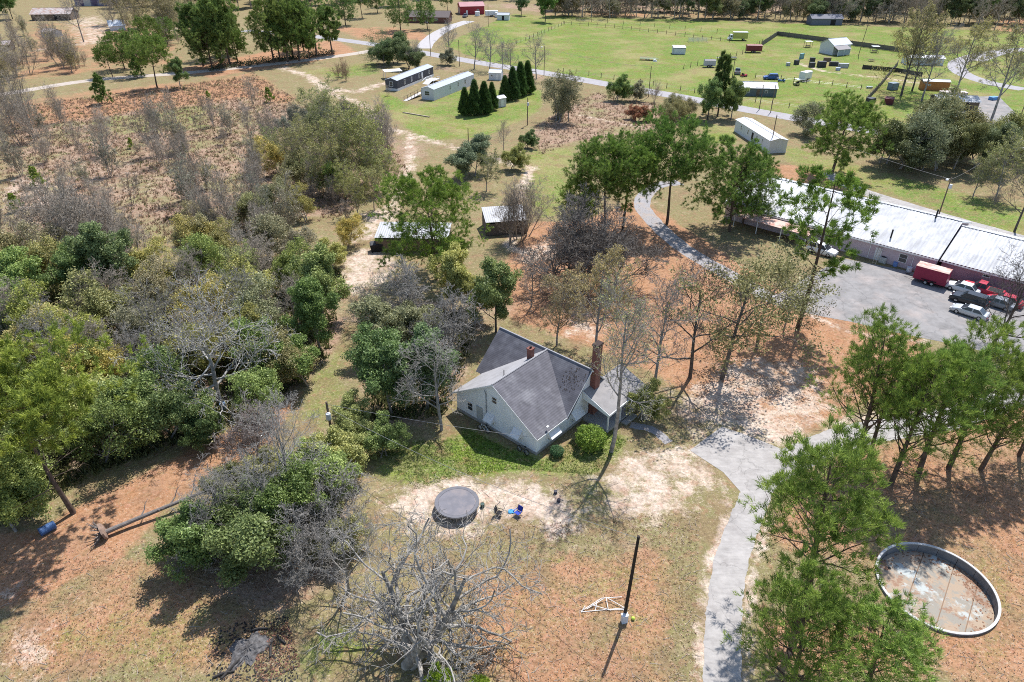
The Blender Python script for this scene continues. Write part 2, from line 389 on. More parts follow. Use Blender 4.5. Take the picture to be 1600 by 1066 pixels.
def pool_apron():            # ring of the same ground that closes the sheet up to the pool rim
    V = []; F = []; col = []; n = 96; rs = (4.7, 5.4, 6.2, 7.2)
    for r_ in rs:
        for j in range(n):
            a = 2 * math.pi * j / n; x, y = POOL[0] + r_ * math.cos(a), POOL[1] + r_ * math.sin(a)
            V.append((x, y, .008 if r_ < 7 else .002)); iy, ix = min(np.searchsorted(gy, y), NY - 1), min(np.searchsorted(gx, x), NX - 1)
            col.append((lush[iy, ix], sand[iy, ix], straw[iy, ix], brush[iy, ix]))
    for i in range(len(rs) - 1):
        for j in range(n): F.append((i * n + j, (i + 1) * n + j, (i + 1) * n + (j + 1) % n, i * n + (j + 1) % n))
    me = bpy.data.meshes.new('ground_apron'); me.from_pydata(V, [], F); me.materials.append(gme.materials[0])
    me.color_attributes.new('cover', 'FLOAT_COLOR', 'POINT').data.foreach_set('color', np.array(col, np.float32).reshape(-1))
    tag(link('ground_apron', me), kind='structure')
pool_apron()

# ------------------------------------------------------------------ roads, drives, paths
def strip_mesh(name, pts, w, m, z, world_pts=False):
    q = [Vector(p) if world_pts else at(*p) for p in pts]
    P = []                                   # Catmull-Rom smoothing
    for i in range(len(q) - 1):
        a, b, c, d = q[max(i - 1, 0)], q[i], q[i + 1], q[min(i + 2, len(q) - 1)]
        for k in range(22):
            t = k / 22
            P.append(.5 * ((2 * b) + (c - a) * t + (2 * a - 5 * b + 4 * c - d) * t * t + (3 * b - a - 3 * c + d) * t ** 3))
    P.append(q[-1]); rng = random.Random(len(pts) * 7 + int(w * 10)); V = []
    for i, p in enumerate(P):
        d = (P[min(i + 1, len(P) - 1)] - P[max(i - 1, 0)]); d.z = 0; d.normalize(); s = Vector((-d.y, d.x, 0))
        wl_ = w * .5 + rng.uniform(-.05, .05) + .05 * math.sin(i * .55 + w); wr_ = w * .5 + rng.uniform(-.05, .05) + .05 * math.sin(i * .47 + 2)
        V += [(p.x + s.x * wl_, p.y + s.y * wl_, z), (p.x, p.y, z + .01), (p.x - s.x * wr_, p.y - s.y * wr_, z)]
    b = MB(); b.add(V, [(3 * i, 3 * i + 1, 3 * i + 4, 3 * i + 3) for i in range(len(P) - 1)] + [(3 * i + 1, 3 * i + 2, 3 * i + 5, 3 * i + 4) for i in range(len(P) - 1)])
    return tag(b.build(name, m), kind='structure')
def poly_sheet(name, pts, m, z):
    q = [at(*p) for p in pts]
    b = MB(); b.add([(p.x, p.y, z) for p in q], [tuple(range(len(q)))])
    return tag(b.build(name, m), kind='structure')
m_road = mat('road_asphalt', (.33, .31, .315), .9, .10, .8, stain=(.27, .25, .25), stain_amt=.6, stain_scale=.25)
m_drive = mat('worn_drive', (.385, .36, .34), .9, .12, 1.6, stain=(.29, .265, .25), stain_amt=.7, stain_scale=.35, bump=.15, crack=(.2, .78), streak=(.5, 1.6, .76))
m_lot = mat('lot_asphalt', (.255, .242, .235), .9, .12, 1.0, stain=(.36, .31, .285), stain_amt=.8, stain_scale=.22, crack=(.13, .8), streak=(.35, .35, .72))
m_gravel = mat('pale_gravel', (.29, .275, .275), .95, .2, 3.0, stain=(.38, .29, .22), stain_amt=.6, stain_scale=.5)
m_dirt = mat('sandy_lane', (.42, .36, .31), .95, .14, .8, stain=(.36, .29, .20), stain_amt=.5, stain_scale=.3)
m_line = mat('yellow_line', (.55, .42, .10), .8)
road_pts = [(380, 48), (470, 55), (530, 62), (600, 72), (680, 86), (760, 100), (850, 114), (950, 132), (1060, 151), (1170, 172), (1280, 191), (1400, 210), (1500, 222), (1620, 244), (1800, 285)]
strip_mesh('road', road_pts, 6.6, m_road, .012)
strip_mesh('farm_lane', [(-160, 172), (0, 148), (140, 126), (290, 114), (400, 103), (480, 94), (560, 83), (610, 73)], 5.0, m_dirt, .006)
strip_mesh('side_driveway', [(662, 76), (668, 66), (685, 52), (708, 41), (733, 33)], 6.5, mat('pale_concrete', (.40, .375, .37), .9, .1, .6), .018)
strip_mesh('shop_lane', [(1290, 270), (1340, 296), (1420, 322), (1500, 346), (1600, 374), (1720, 410)], 3.6, m_drive, .006)
strip_mesh('gravel_path', [(1062, 285), (1022, 292), (1003, 318), (1020, 345), (1055, 378), (1090, 402), (1140, 430), (1190, 458), (1235, 478)], 3.2, m_gravel, .006)
strip_mesh('yard_drive', [(1520, 100), (1500, 112), (1522, 95), (1560, 82), (1620, 76)][2:], 7.0, m_road, .02)
strip_mesh('yard_track', [(1545, 82), (1500, 96), (1500, 112), (1540, 128), (1600, 140)], 6.0, m_road, .008)
poly_sheet('yard_apron', [(1500, 152), (1560, 150), (1600, 190), (1680, 215), (1600, 226), (1510, 212), (1490, 180)], m_lot, .004)
poly_sheet('parking_lot', [(1212, 462), (1262, 432), (1318, 404), (1400, 420), (1480, 436), (1600, 462), (1760, 500), (1760, 640), (1600, 566), (1500, 540), (1440, 528), (1400, 520), (1330, 503), (1270, 492), (1230, 478)], m_lot, .01)
poly_sheet('driveway_pad', [(1078, 704), (1104, 684), (1128, 667), (1172, 682), (1222, 702), (1250, 712), (1246, 735), (1215, 760), (1202, 778), (1160, 772), (1130, 738)], m_drive, .016)
strip_mesh('driveway', [(1185, 740), (1180, 775), (1162, 820), (1142, 880), (1132, 950), (1129, 1020), (1130, 1110)], 2.85, m_drive, .010)
strip_mesh('branch_drive', [(1205, 735), (1262, 708), (1322, 684), (1400, 668), (1480, 655), (1560, 628), (1640, 590)], 3.6, m_drive, .006)
strip_mesh('front_walk', [(1045, 692), (1020, 672), (985, 664)], 1.1, m_gravel, .004)

# ------------------------------------------------------------------ trees: generators
def unit(v): return v / (np.linalg.norm(v) + 1e-9)
def rvec(rng): return rng.normal(size=3)
def perp_turn(d, ang, az):
    a = np.array([0., 0, 1]) if abs(d[2]) < .95 else np.array([1., 0, 0])
    s = unit(np.cross(d, a)); u = np.cross(d, s)
    return unit(d * math.cos(ang) + (s * math.cos(az) + u * math.sin(az)) * math.sin(ang))
def grow(rng, p, d, L, r, lv, P, polys, tips):
    S = P[lv]; n = S['seg']; pts = [p]; rad = [r]; taper = S.get('taper', .8)
    for i in range(n):
        d = unit(d + rvec(rng) * S['wander'] + np.array([0, 0, S['trop']]))
        p = p + d * (L / n); 
        pts.append(p); rad.append(max(r * (1 - taper * (i + 1) / n), .008))
    polys.append((np.array(pts), np.array(rad), lv))
    if lv + 1 < len(P):
        k = S['kids']; k = k if isinstance(k, int) else int(rng.integers(k[0], k[1] + 1))
        az = rng.uniform(0, 6.28)
        for j in range(k):
            t = S['start'] + (1 - S['start']) * (j + rng.uniform(.1, .9)) / k
            f = t * n; i = min(int(f), n - 1); q = pts[i] + (pts[i + 1] - pts[i]) * (f - i)
            dd = unit(pts[i + 1] - pts[i]); az += 2.4 + rng.uniform(-.5, .5)
            e = perp_turn(dd, S['ang'] + rng.normal() * S.get('angsd', .15), az)
            prof = S['prof'](t) if 'prof' in S else (1.15 - .55 * t)
            rr = (rad[i] + (rad[i + 1] - rad[i]) * (f - i)) * S.get('rr', .6)
            grow(rng, q, e, L * S['len'] * prof * rng.uniform(*S.get('lv', (.75, 1.2))), max(rr, .01), lv + 1, P, polys, tips)
        if S.get('lead', 1):
            tips.append((pts[-2], pts[-1]))
    else:
        for a, b in zip(pts, pts[1:]): tips.append((a, b))
def tubes(polys, lvs, ks=(7, 5, 4, 3, 3, 3), rmin=0.0):
    V = []; Fq = []; off = 0
    for pts, rad, lv in polys:
        if lv not in lvs: continue
        k = ks[lv]; n = len(pts); rad = np.maximum(rad, rmin)
        d = np.gradient(pts, axis=0); d /= np.linalg.norm(d, axis=1, keepdims=True) + 1e-9
        ref = np.array([.31, .17, .93]) if abs(d[0][2]) < .8 else np.array([.9, .3, .1])
        s = np.cross(d, ref); s /= np.linalg.norm(s, axis=1, keepdims=True) + 1e-9; u = np.cross(d, s)
        a = np.arange(k) * 2 * np.pi / k
        ring = pts[:, None, :] + rad[:, None, None] * (s[:, None, :] * np.cos(a)[None, :, None] + u[:, None, :] * np.sin(a)[None, :, None])
        V.append(ring.reshape(-1, 3)); i = np.arange(n - 1)[:, None]; j = np.arange(k)[None, :]
        A = off + i * k + j; B = off + i * k + (j + 1) % k
        Fq.append(np.stack([A, B, B + k, A + k], -1).reshape(-1, 4)); off += n * k
    if not V: return None
    me = bpy.data.meshes.new('branches'); fill(me, np.concatenate(V), np.concatenate(Fq)); me.materials.append(BARK)
    me.polygons.foreach_set('use_smooth', np.ones(len(me.polygons), bool)); return me
def tone_attr(me, tone, k):
    a = me.attributes.new('tone', 'FLOAT', 'FACE'); a.data.foreach_set('value', tone.astype(np.float32))
def leaves(rng, centers, rad, per, size, flat=.55, up=.35, aspect=.55, squash=.8):
    """leaf-sized diamonds scattered in clumps round the twig ends"""
    n = len(centers); N = n * per
    c = np.repeat(centers, per, 0); o = rng.normal(size=(N, 3)); o /= np.linalg.norm(o, axis=1, keepdims=True)
    o *= (rng.uniform(.25, 1, (N, 1)) ** .6) * rad; o[:, 2] *= squash
    p = c + o
    nrm = rng.normal(size=(N, 3)) * flat + o / max(rad, .01) * .5; nrm[:, 2] += up
    nrm /= np.linalg.norm(nrm, axis=1, keepdims=True)
    t = np.cross(nrm, rng.normal(size=(N, 3))); t /= np.linalg.norm(t, axis=1, keepdims=True) + 1e-9; b = np.cross(nrm, t)
    s = size * rng.uniform(.6, 1.35, (N, 1))
    V = np.stack([p - t * s, p - b * s * aspect + t * s * .1, p + t * s, p + b * s * aspect + t * s * .1], 1).reshape(-1, 3)
    me = bpy.data.meshes.new('leaves'); fill(me, V, np.arange(N * 4).reshape(-1, 4)); me.materials.append(LEAF)
    clump = np.repeat(rng.uniform(0, 1, n), per)
    tone_attr(me, np.clip(.55 * clump + .45 * rng.uniform(0, 1, N), 0, 1), 4); return me
def needles(rng, tips, per, ln, wid, spread=1.0, up=.25):
    """needle tufts: thin triangles bursting from every twig end"""
    n = len(tips); N = n * per; c = np.repeat(np.array([b for a, b in tips]), per, 0)
    d0 = np.repeat(np.array([unit(b - a) for a, b in tips]), per, 0)
    d = d0 * .75 + rng.normal(size=(N, 3)) * .62 * spread; d[:, 2] += up; d /= np.linalg.norm(d, axis=1, keepdims=True)
    L = ln * rng.uniform(.65, 1.25, (N, 1)); s = np.cross(d, rng.normal(size=(N, 3))); s /= np.linalg.norm(s, axis=1, keepdims=True) + 1e-9
    st = c + d * L * .08 + rng.normal(size=(N, 3)) * ln * .18
    V = np.stack([st - s * wid, st + s * wid, st + d * L], 1).reshape(-1, 3)
    me = bpy.data.meshes.new('needles'); fill(me, V, np.arange(N * 3).reshape(-1, 3)); me.materials.append(LEAF)
    cl = np.repeat(rng.uniform(0, 1, n), per); tone_attr(me, np.clip(.6 * cl + .4 * rng.uniform(0, 1, N), 0, 1), 3); return me
Z0 = np.zeros(3); UP = np.array([0., 0, 1])

def pine(seed, h, crown0, spread, nb, kid=5, per=26, ln=.42, wid=.035, droop=.02, prof=None, lean=(0, 0), sub=.42, ang=1.25, k2=3, r0=.0, dead=0, up=.25, spr=1.0):
    rng = np.random.default_rng(seed); polys = []; tips = []
    prof = prof or (lambda t: .55 + .75 * math.sin(math.pi * min(1, (t - crown0) / (1 - crown0) * .85 + .12)))
    P = [dict(seg=14, wander=.022, trop=.03, kids=nb, start=crown0, ang=ang, angsd=.16, len=spread / h, prof=prof, rr=.36, taper=.86),
         dict(seg=5, wander=.11, trop=droop, kids=kid, start=.3, ang=.75, len=sub, rr=.6, prof=lambda t: 1.15 - .5 * t),
         dict(seg=3, wander=.16, trop=.06, kids=k2, start=.35, ang=.75, len=.5, rr=.6),
         dict(seg=2, wander=.2, trop=.08)]
    d = unit(np.array([lean[0], lean[1], 1.0]))
    grow(rng, Z0, d, h, r0 or h * .0195, 0, P, polys, tips)
    live = [t for t in tips]
    for k in range(dead):                     # bare dead limbs below the crown
        t = rng.uniform(min(.28, crown0 * .7), crown0 + .05); b = polys[0][0]; i = int(t * 14); dd = perp_turn(UP, 1.35, rng.uniform(0, 6.28))
        dpol = []; grow(rng, b[i], dd, spread * rng.uniform(.35, .75), .06, 0, [dict(seg=5, wander=.12, trop=.03, kids=3, start=.4, ang=.7, len=.5, rr=.6), dict(seg=3, wander=.2, trop=0.)], dpol, [])
        polys += [(a, r_, l_ + 1) for a, r_, l_ in dpol]
    return dict(trunk=tubes(polys, (0, 1, 2), (8, 5, 3, 3)), crown=needles(rng, live, per, ln, wid, spr, up))
def broad(seed, h, stem, spread, nl=9, kids=(5, 4), clump=.85, per=60, leaf=.17, trop=.04, ang=.85, multi=1, up=.35, r0=None, keep=1.0, wander=.12, squash=.8, low=.25):
    rng = np.random.default_rng(seed); polys = []; tips = []
    for s in range(multi):
        P = [dict(seg=7, wander=.05, trop=.05, kids=nl, start=stem, ang=ang, angsd=.22, len=spread / h, rr=.55, taper=.7, lv=(.5, 1.4), prof=lambda t: 1.1 - .35 * t),
             dict(seg=5, wander=wander, trop=trop, kids=kids[0], start=low, ang=.72, angsd=.2, len=.55, rr=.6),
             dict(seg=4, wander=wander * 1.2, trop=trop, kids=kids[1], start=.25, ang=.7, len=.5, rr=.6),
             dict(seg=2, wander=.2, trop=.03)]
        d = unit(UP + (rvec(rng) * .35 * np.array([1, 1, 0]) if multi > 1 else 0))
        b = Z0 + (np.array([math.cos(s * 2.4), math.sin(s * 2.4), 0]) * spread * .16 if multi > 1 else 0)
        grow(rng, b, d, h * (1 if s == 0 else rng.uniform(.7, .95)), r0 or h * .022, 0, P, polys, tips)
    pts = np.array([b for a, b in tips])
    if keep < 1: pts = pts[rng.uniform(size=len(pts)) < keep]
    return dict(trunk=tubes(polys, (0, 1, 2), (7, 5, 3, 3)), crown=leaves(rng, pts, clump, per, leaf, up=up, squash=squash))
def bare(seed, h, stem, spread, nl=8, kids=(6, 5, 4), ang=.8, trop=.03, wander=.13, r0=None, rmin=.012, len2=.55, lean=(0, 0), multi=1, buds=0, bud_size=.12, bud_rad=.25, twigmin=.013, taper0=.75, mlean=.3):
    rng = np.random.default_rng(seed); polys = []; tips = []
    for s in range(multi):
        P = [dict(seg=9, wander=.03 + wander * .14, trop=.04, kids=nl, start=stem, ang=ang, angsd=.25, len=spread / h, rr=.6, taper=taper0, prof=lambda t: 1.15 - .4 * t),
             dict(seg=8, wander=wander, trop=trop, kids=kids[0], start=.2, ang=.72, angsd=.25, len=len2, rr=.62, taper=.8),
             dict(seg=6, wander=wander * 1.2, trop=trop, kids=kids[1], start=.2, ang=.7, angsd=.25, len=.52, rr=.62),
             dict(seg=4, wander=wander * 1.4, trop=trop, kids=kids[2], start=.2, ang=.65, len=.5, rr=.65),
             dict(seg=2, wander=.2, trop=.03)]
        d = unit(UP + np.array([lean[0], lean[1], 0]) + (np.array([math.cos(s * 2.4 + 1), math.sin(s * 2.4 + 1), 0]) * mlean * 1.2 * (s > 0) + rvec(rng) * mlean * .6 * np.array([1, 1, 0]) if multi > 1 else 0))
        b = Z0 + (np.array([math.cos(s * 2.4 + 1), math.sin(s * 2.4 + 1), 0]) * h * .03 if multi > 1 else 0)
        grow(rng, b, d, h * (1 if s == 0 else rng.uniform(.65, .95)), r0 or h * .02, 0, P, polys, tips)
    out = dict(trunk=tubes(polys, (0, 1), (8, 6, 4, 3, 3), rmin), twigs=tubes(polys, (2, 3, 4), (8, 6, 4, 3, 3), twigmin))
    if buds:
        pts = np.array([b for a, b in tips]); pts = pts[rng.uniform(size=len(pts)) < min(1, buds)]
        out['crown'] = leaves(rng, pts, bud_rad, max(1, int(buds) + 1), bud_size)
    return out
def conifer(seed, h, rad, n=900, per=16):
    """dense clipped-looking cypress: upright sprays over a cone"""
    rng = np.random.default_rng(seed); tips = []; polys = [(np.array([[0, 0, 0], [0, 0, h * .5], [0, 0, h * .97]]), np.array([.16, .09, .02]), 0)]
    for k in range(n):
        t = rng.uniform(0.02, 1) ** .85; a = rng.uniform(0, 6.28); q = (1 - t) ** .8 * (.55 + .45 * min(1, t * 7)) * rad * (.86 + .2 * math.sin(a * 5 + t * 14)) * rng.uniform(.7, 1.04)
        b = np.array([q * math.cos(a), q * math.sin(a), t * h]); tips.append((b - np.array([math.cos(a) * .3, math.sin(a) * .3, -.1 + .0]) * .5 - UP * .25, b))
    return dict(trunk=tubes(polys, (0,), (7,)), crown=needles(rng, tips, per, rad * .26, .05, .7, .5))
def hedge_ball(seed, r):
    rng = np.random.default_rng(seed); n = 420; v = rng.normal(size=(n, 3)); v /= np.linalg.norm(v, axis=1, keepdims=True)
    c = v * r * rng.uniform(.72, .95, (n, 1)); c[:, 2] = c[:, 2] * .85 + r * .8; c = c[c[:, 2] > .08]
    polys = [(np.array([[0, 0, 0], [0, 0, r * .4], [0.05, 0, r * .9]]), np.array([.07, .06, .03]), 0)]
    return dict(trunk=tubes(polys, (0,), (6,)), crown=leaves(rng, c, r * .16, 22, .07))

G_PINE = (.075, .135, .028); G_WISP = (.095, .15, .036); G_DARK = (.075, .115, .04); G_MID = (.12, .165, .055); G_PALE = (.185, .215, .085)
G_OLIVE = (.16, .165, .06); G_BUD = (.30, .265, .085); G_GREY = (.15, .155, .10); G_CYP = (.05, .095, .026)
B_PINE = (.13, .095, .075); B_GREY = (.29, .27, .25); B_DARK = (.115, .102, .093); B_SAP = (.36, .31, .255); B_PALE = (.30, .28, .255)
PROTO = {}
PROTO['pineA'] = pine(1, 17, .14, 6.4, 62, kid=6, per=22, ln=.42, wid=.032, droop=.03, k2=5)
PROTO['pineB'] = pine(2, 16, .46, 6.0, 44, kid=7, per=22, ln=.42, wid=.032, droop=.08, k2=5)
PROTO['pineC'] = pine(3, 16.5, .18, 5.4, 52, kid=6, per=22, ln=.42, wid=.032, droop=0., k2=5)
PROTO['pineRound'] = pine(8, 14, .22, 5.4, 58, kid=6, per=22, ln=.45, wid=.036, k2=4, r0=.34)
PROTO['pineFar'] = pine(7, 17, .26, 3.4, 36, kid=5, per=16, ln=.75, wid=.09)
PROTO['pineLeft'] = pine(4, 13.6, .70, 6.6, 34, kid=7, per=30, ln=.48, wid=.04, lean=(-.10, .03), dead=12, droop=.11)
PROTO['pineTall'] = pine(5, 21, .40, 4.2, 24, kid=5, per=22, ln=.52, wid=.045, lean=(.05, 0), dead=4, r0=.34)
WP = lambda t: 1.25 - .75 * t
PROTO['wispA'] = pine(11, 16.5, .22, 6.2, 46, kid=5, per=14, ln=.46, wid=.026, droop=.14, prof=WP, ang=.95, up=.5, spr=.65, dead=4)
PROTO['wispB'] = pine(12, 16, .24, 6.0, 44, kid=5, per=14, ln=.46, wid=.026, droop=.16, prof=WP, ang=.95, up=.5, spr=.65, dead=5)
PROTO['wispC'] = pine(13, 15, .2, 5.4, 44, kid=6, per=15, ln=.44, wid=.026, droop=.13, prof=WP, ang=1.05, up=.5, spr=.7)
PROTO['wispD'] = pine(14, 16, .40, 4.9, 42, kid=6, per=16, ln=.44, wid=.026, droop=.1, prof=lambda t: 1.3 - .7 * t, ang=1.1, up=.5, spr=.7, dead=7, r0=.36)
PROTO['pineYoung'] = pine(6, 8, .12, 2.4, 34, kid=4, per=18, ln=.4, wid=.04, prof=lambda t: 1.3 - 1.05 * t)
PROTO['evA'] = broad(21, 6.5, .18, 3.6, nl=11, per=44, multi=2, leaf=.12)
PROTO['evB'] = broad(22, 7.5, .2, 3.8, nl=13, per=48, clump=.72, leaf=.115)
PROTO['evC'] = broad(23, 5.2, .1, 3.2, nl=10, per=42, multi=2, clump=.68, leaf=.12)
PROTO['evD'] = broad(24, 8.5, .22, 3.6, nl=14, per=48, clump=.75, leaf=.125, trop=.08)
PROTO['twigEv'] = broad(30, 6.5, .12, 3.8, nl=12, kids=(6, 5), per=9, multi=2, clump=.55, leaf=.12, trop=.07, ang=.75, wander=.15)
PROTO['shrub'] = broad(25, 2.6, .05, 1.7, nl=8, kids=(4, 3), per=20, multi=2, clump=.4, leaf=.11)
PROTO['oak'] = broad(26, 11, .3, 7.2, nl=12, kids=(7, 6), per=6, clump=.75, leaf=.13, trop=.03, ang=.95, wander=.17)
PROTO['oakB'] = broad(27, 8, .25, 6.0, nl=11, kids=(7, 6), per=5, clump=.7, leaf=.13, trop=.01, ang=1.1, wander=.18)
PROTO['greyThicket'] = broad(28, 4.6, .06, 3.0, nl=10, kids=(5, 4), per=12, multi=3, clump=.6, leaf=.09, trop=.09, ang=.65)
PROTO['leafTree'] = broad(29, 10, .28, 5.0, nl=12, kids=(5, 4), per=26, clump=.9, leaf=.2)
PROTO['bareBig'] = bare(141, 8.2, .14, 8.0, nl=9, kids=(6, 5, 3), ang=1.12, trop=.002, wander=.27, r0=.40, rmin=.05, twigmin=.016, multi=4, mlean=.55)
PROTO['bareA'] = bare(42, 10.5, .22, 5.8, nl=12, kids=(8, 6, 4), ang=.8, trop=.05, wander=.15, r0=.22)
PROTO['bareB'] = bare(43, 12, .28, 5.4, nl=13, kids=(8, 6, 4), ang=.65, trop=.07, wander=.12, r0=.2)
PROTO['bareC'] = bare(44, 7, .12, 5.2, nl=12, kids=(8, 6, 4), ang=1.0, trop=.04, wander=.18, r0=.2, multi=2, twigmin=.02)
PROTO['sprawl'] = bare(45, 8.0, .16, 7.0, nl=14, kids=(8, 6, 4), ang=1.1, trop=.03, wander=.22, r0=.3, buds=.35, bud_size=.10, bud_rad=.35, twigmin=.018)
PROTO['budA'] = bare(46, 12, .28, 5.2, nl=12, kids=(7, 6, 4), ang=.75, trop=.05, r0=.2, buds=1.0, bud_size=.09, bud_rad=.28)
PROTO['budB'] = bare(47, 16.5, .42, 5.6, nl=14, kids=(7, 6, 4), ang=.65, trop=.07, wander=.1, r0=.24, buds=.7, bud_size=.07, bud_rad=.25)
PROTO['budC'] = bare(48, 9, .18, 4.8, nl=12, kids=(7, 5, 3), ang=.85, trop=.05, r0=.16, buds=2.0, bud_size=.10, bud_rad=.32)
PROTO['sapA'] = bare(51, 6.5, .12, 3.2, nl=9, kids=(6, 5, 3), ang=.42, trop=.08, wander=.08, r0=.08, multi=3, twigmin=.009)
PROTO['sapB'] = bare(52, 5.2, .2, 2.4, nl=9, kids=(6, 5, 3), ang=.5, trop=.08, wander=.08, r0=.06, multi=2, twigmin=.009)
PROTO['sapC'] = bare(53, 4.4, .08, 2.6, nl=8, kids=(6, 5, 2), ang=.5, trop=.06, wander=.1, r0=.05, multi=4, twigmin=.009)
PROTO['sapD'] = bare(54, 5.5, .15, 2.6, nl=9, kids=(6, 5, 2), ang=.5, trop=.08, wander=.1, r0=.06, multi=3, buds=.6, bud_size=.08, bud_rad=.22, twigmin=.009)
PROTO['cypA'] = conifer(61, 7.2, 2.3, 1100); PROTO['cypB'] = conifer(62, 7.8, 2.3, 1100)
PROTO['ball'] = hedge_ball(71, 1.55)
HGT = dict(pineA=18, pineB=17, pineC=17, pineLeft=17.5, pineTall=21, wispA=16.5, wispB=16, wispC=15, pineYoung=8, evA=6.5, evB=7.5, evC=5.2, evD=8.5)

TREES = []
def tree(kind, u, v, s=1.0, rz=None, tint=None, bark=None, label='', group=None, cat='tree', name=None, sz=None, world_xy=None, lean=None):
    p = Vector((*world_xy, 0)) if world_xy else at(u, v)
    rng = random.Random(int(p.x * 131 + p.y * 977) & 0xffffff)
    pr = PROTO[kind]
    nm = name or {'shrub': 'shrub', 'sprawl': 'oak_tree', 'ball': 'clipped_shrub'}.get(kind) or {'p': 'pine_tree', 'w': 'pine_tree', 'e': 'evergreen_tree', 'g': 'shrub', 'o': 'oak_tree', 'b': 'bare_tree', 's': 'sapling', 'c': 'cypress_tree', 'l': 'leafy_tree', 't': 'evergreen_tree'}[kind[0]]
    o = thing(nm, label, cat, p, rng.uniform(0, 6.28) if rz is None else R(rz), group)
    k = s * rng.uniform(.96, 1.04); o.scale = (k, k, k * (sz or rng.uniform(.94, 1.06)))
    if lean: o.rotation_euler = (lean[1], lean[0], 0)
    tv = rng.uniform(.86, 1.14)
    if tint and kind[0] in 'et': tint = (tint[0] * 1.5, tint[1] * 1.4, tint[2] * 1.2)
    if tint and kind[0] == 'w': tint = (tint[0] * 1.4, tint[1] * 1.3, tint[2] * 1.0)
    if tint and kind[0] == 'p': tint = (tint[0] * 1.35, tint[1] * 1.25, tint[2] * 1.05)
    tint = tint or G_MID; bark = bark or B_GREY
    t = link('trunk', pr['trunk'], o); bv = rng.uniform(.82, 1.12); t.color = (*[c * bv for c in bark], 1)
    if pr.get('twigs'):
        w = link('twigs', pr['twigs'], o); w.color = t.color
    if pr.get('crown'):
        c = link('crown', pr['crown'], o); c.color = (tint[0] * tv * rng.uniform(.92, 1.1), tint[1] * tv, tint[2] * tv * rng.uniform(.85, 1.15), 1)
    TREES.append((o, p)); return o
# ------------------------------------------------------------------ trees: where they stand
# pines
tree('pineLeft', 115, 802, 1.0, 20, (.125, .18, .034), B_PINE, 'tall flat topped pine with bare lower limbs beside the blue barrel')
tree('pineA', 682, 436, .9, 40, G_PINE, B_PINE, 'large round crowned pine standing over the low metal sheds')
for i, (k, u, v, s, lab) in enumerate([
    ('wispA', 1336, 720, .9, 'feathery pine nearest the driveway fork, leftmost of the right hand pine row'),
    ('wispB', 1360, 706, .75, 'slender feathery pine just behind the leftmost pine of the right hand row'),
    ('wispB', 1392, 757, .88, 'feathery pine in front of the right hand row, casting its shadow on red straw'),
    ('wispC', 1436, 738, .98, 'bushy feathery pine at the middle of the right hand row'),
    ('wispA', 1482, 732, .88, 'leaning feathery pine right of the middle of the right hand row'),
    ('wispC', 1532, 734, .85, 'feathery pine in the right hand row nearest the picture edge'),
    ('wispB', 1592, 712, .75, 'feathery pine behind the right hand row at the picture edge')]):
    tree(k, u, v, s, i * 77, G_WISP, B_PINE, lab, 'pines beside the branch drive')
tree('wispD', 1245, 972, 1.05, 35, G_WISP, B_PINE, 'tall feathery pine beside the narrow drive, left of the round pool')
tree('wispC', 1350, 1092, .98, 200, G_WISP, B_PINE, 'broad feathery pine overlapping the round pool at the bottom edge', sz=.66)
tree('wispC', 1225, 1112, .85, 120, G_WISP, B_PINE, 'small pine at the bottom edge beside the narrow drive')
for i, (u, v, s) in enumerate([(690, 1125, .62), (760, 1120, .55)]):
    tree('pineYoung', u, v, s, i * 90, (.14, .22, .03), B_PINE, 'young bright green pine at the bottom edge, %s the big bare tree' % ('below' if i == 0 else 'right below'), 'young pines at the bottom edge')
tree('pineTall', 1246, 514, .95, 10, (.085, .14, .03), B_PINE, 'tall thin pine in front of the long metal roof')
for k, u, v, s, rz, lab in [
    ('pineB', 944, 366, .84, 0, 'broad pine at the left of the trio over the gravel path'),
    ('pineB', 973, 360, .88, 150, 'pine with a dark twin trunk left of the gravel path bend'),
    ('pineB', 1042, 350, .92, 80, 'dark trunked pine just right of the gravel path bend'),
    ('pineC', 1140, 362, .92, 220, 'pine covering the left end of the long metal roof'),
    ('pineC', 900, 358, .5, 100, 'small pine crown left of the trio by the lawn'),
    ('pineC', 1160, 350, .66, 30, 'low pine at the corner of the long metal building')]:
    tree(k, u, v, s, rz, G_PINE, B_PINE, lab, 'pines round the gravel path')
tree('pineRound', 1300, 271, .98, 60, (.085, .15, .03), B_PINE, 'lone rounded pine on red straw behind the long metal building')
PG = [(318, 104), (332, 108), (347, 106), (360, 103), (340, 92), (372, 98), (428, 98), (438, 96), (450, 97), (458, 90), (468, 95), (484, 92), (495, 88), (519, 84), (475, 80), (365, 85)]
PG.sort()
for i, (u, v) in enumerate(PG):
    tree(('pineFar', 'pineRound', 'pineC', 'pineFar', 'pineTall')[i % 5], u, v, (1.15, .85, 1.25, 1.0, .75, 1.2, 1.05)[(i * 3) % 7], i * 50, (.085, .135, .04), B_PINE,
         'pine in the grove above the sandy lane, %s from the left' % ORD[i], 'pines in the grove above the lane')
for i, (k, u, v, s, lab) in enumerate([
    ('pineYoung', 160, 163, 1.05, 'short bushy pine alone below the sandy lane'),
    ('pineB', 176, 120, .55, 'small pine left of the cluster on the sandy lane'), ('pineA', 195, 108, .7, 'pine behind the sandy lane near the white tent roof'),
    ('pineC', 222, 118, .78, 'tall pine at the middle of the cluster on the sandy lane'), ('pineB', 246, 138, .8, 'pine in front of the sandy lane, largest of its cluster'),
    ('pineA', 238, 80, .72, 'pine behind the cluster, beyond the sandy lane'), ('pineYoung', 215, 122, .9, 'young pine under the tall cluster pines'),
    ('pineC', 262, 70, .6, 'thin pine beyond the cluster by the far clearing')]):
    tree(k, u, v, s, i * 60, (.08, .13, .035), B_PINE, lab, 'pine cluster on the sandy lane')
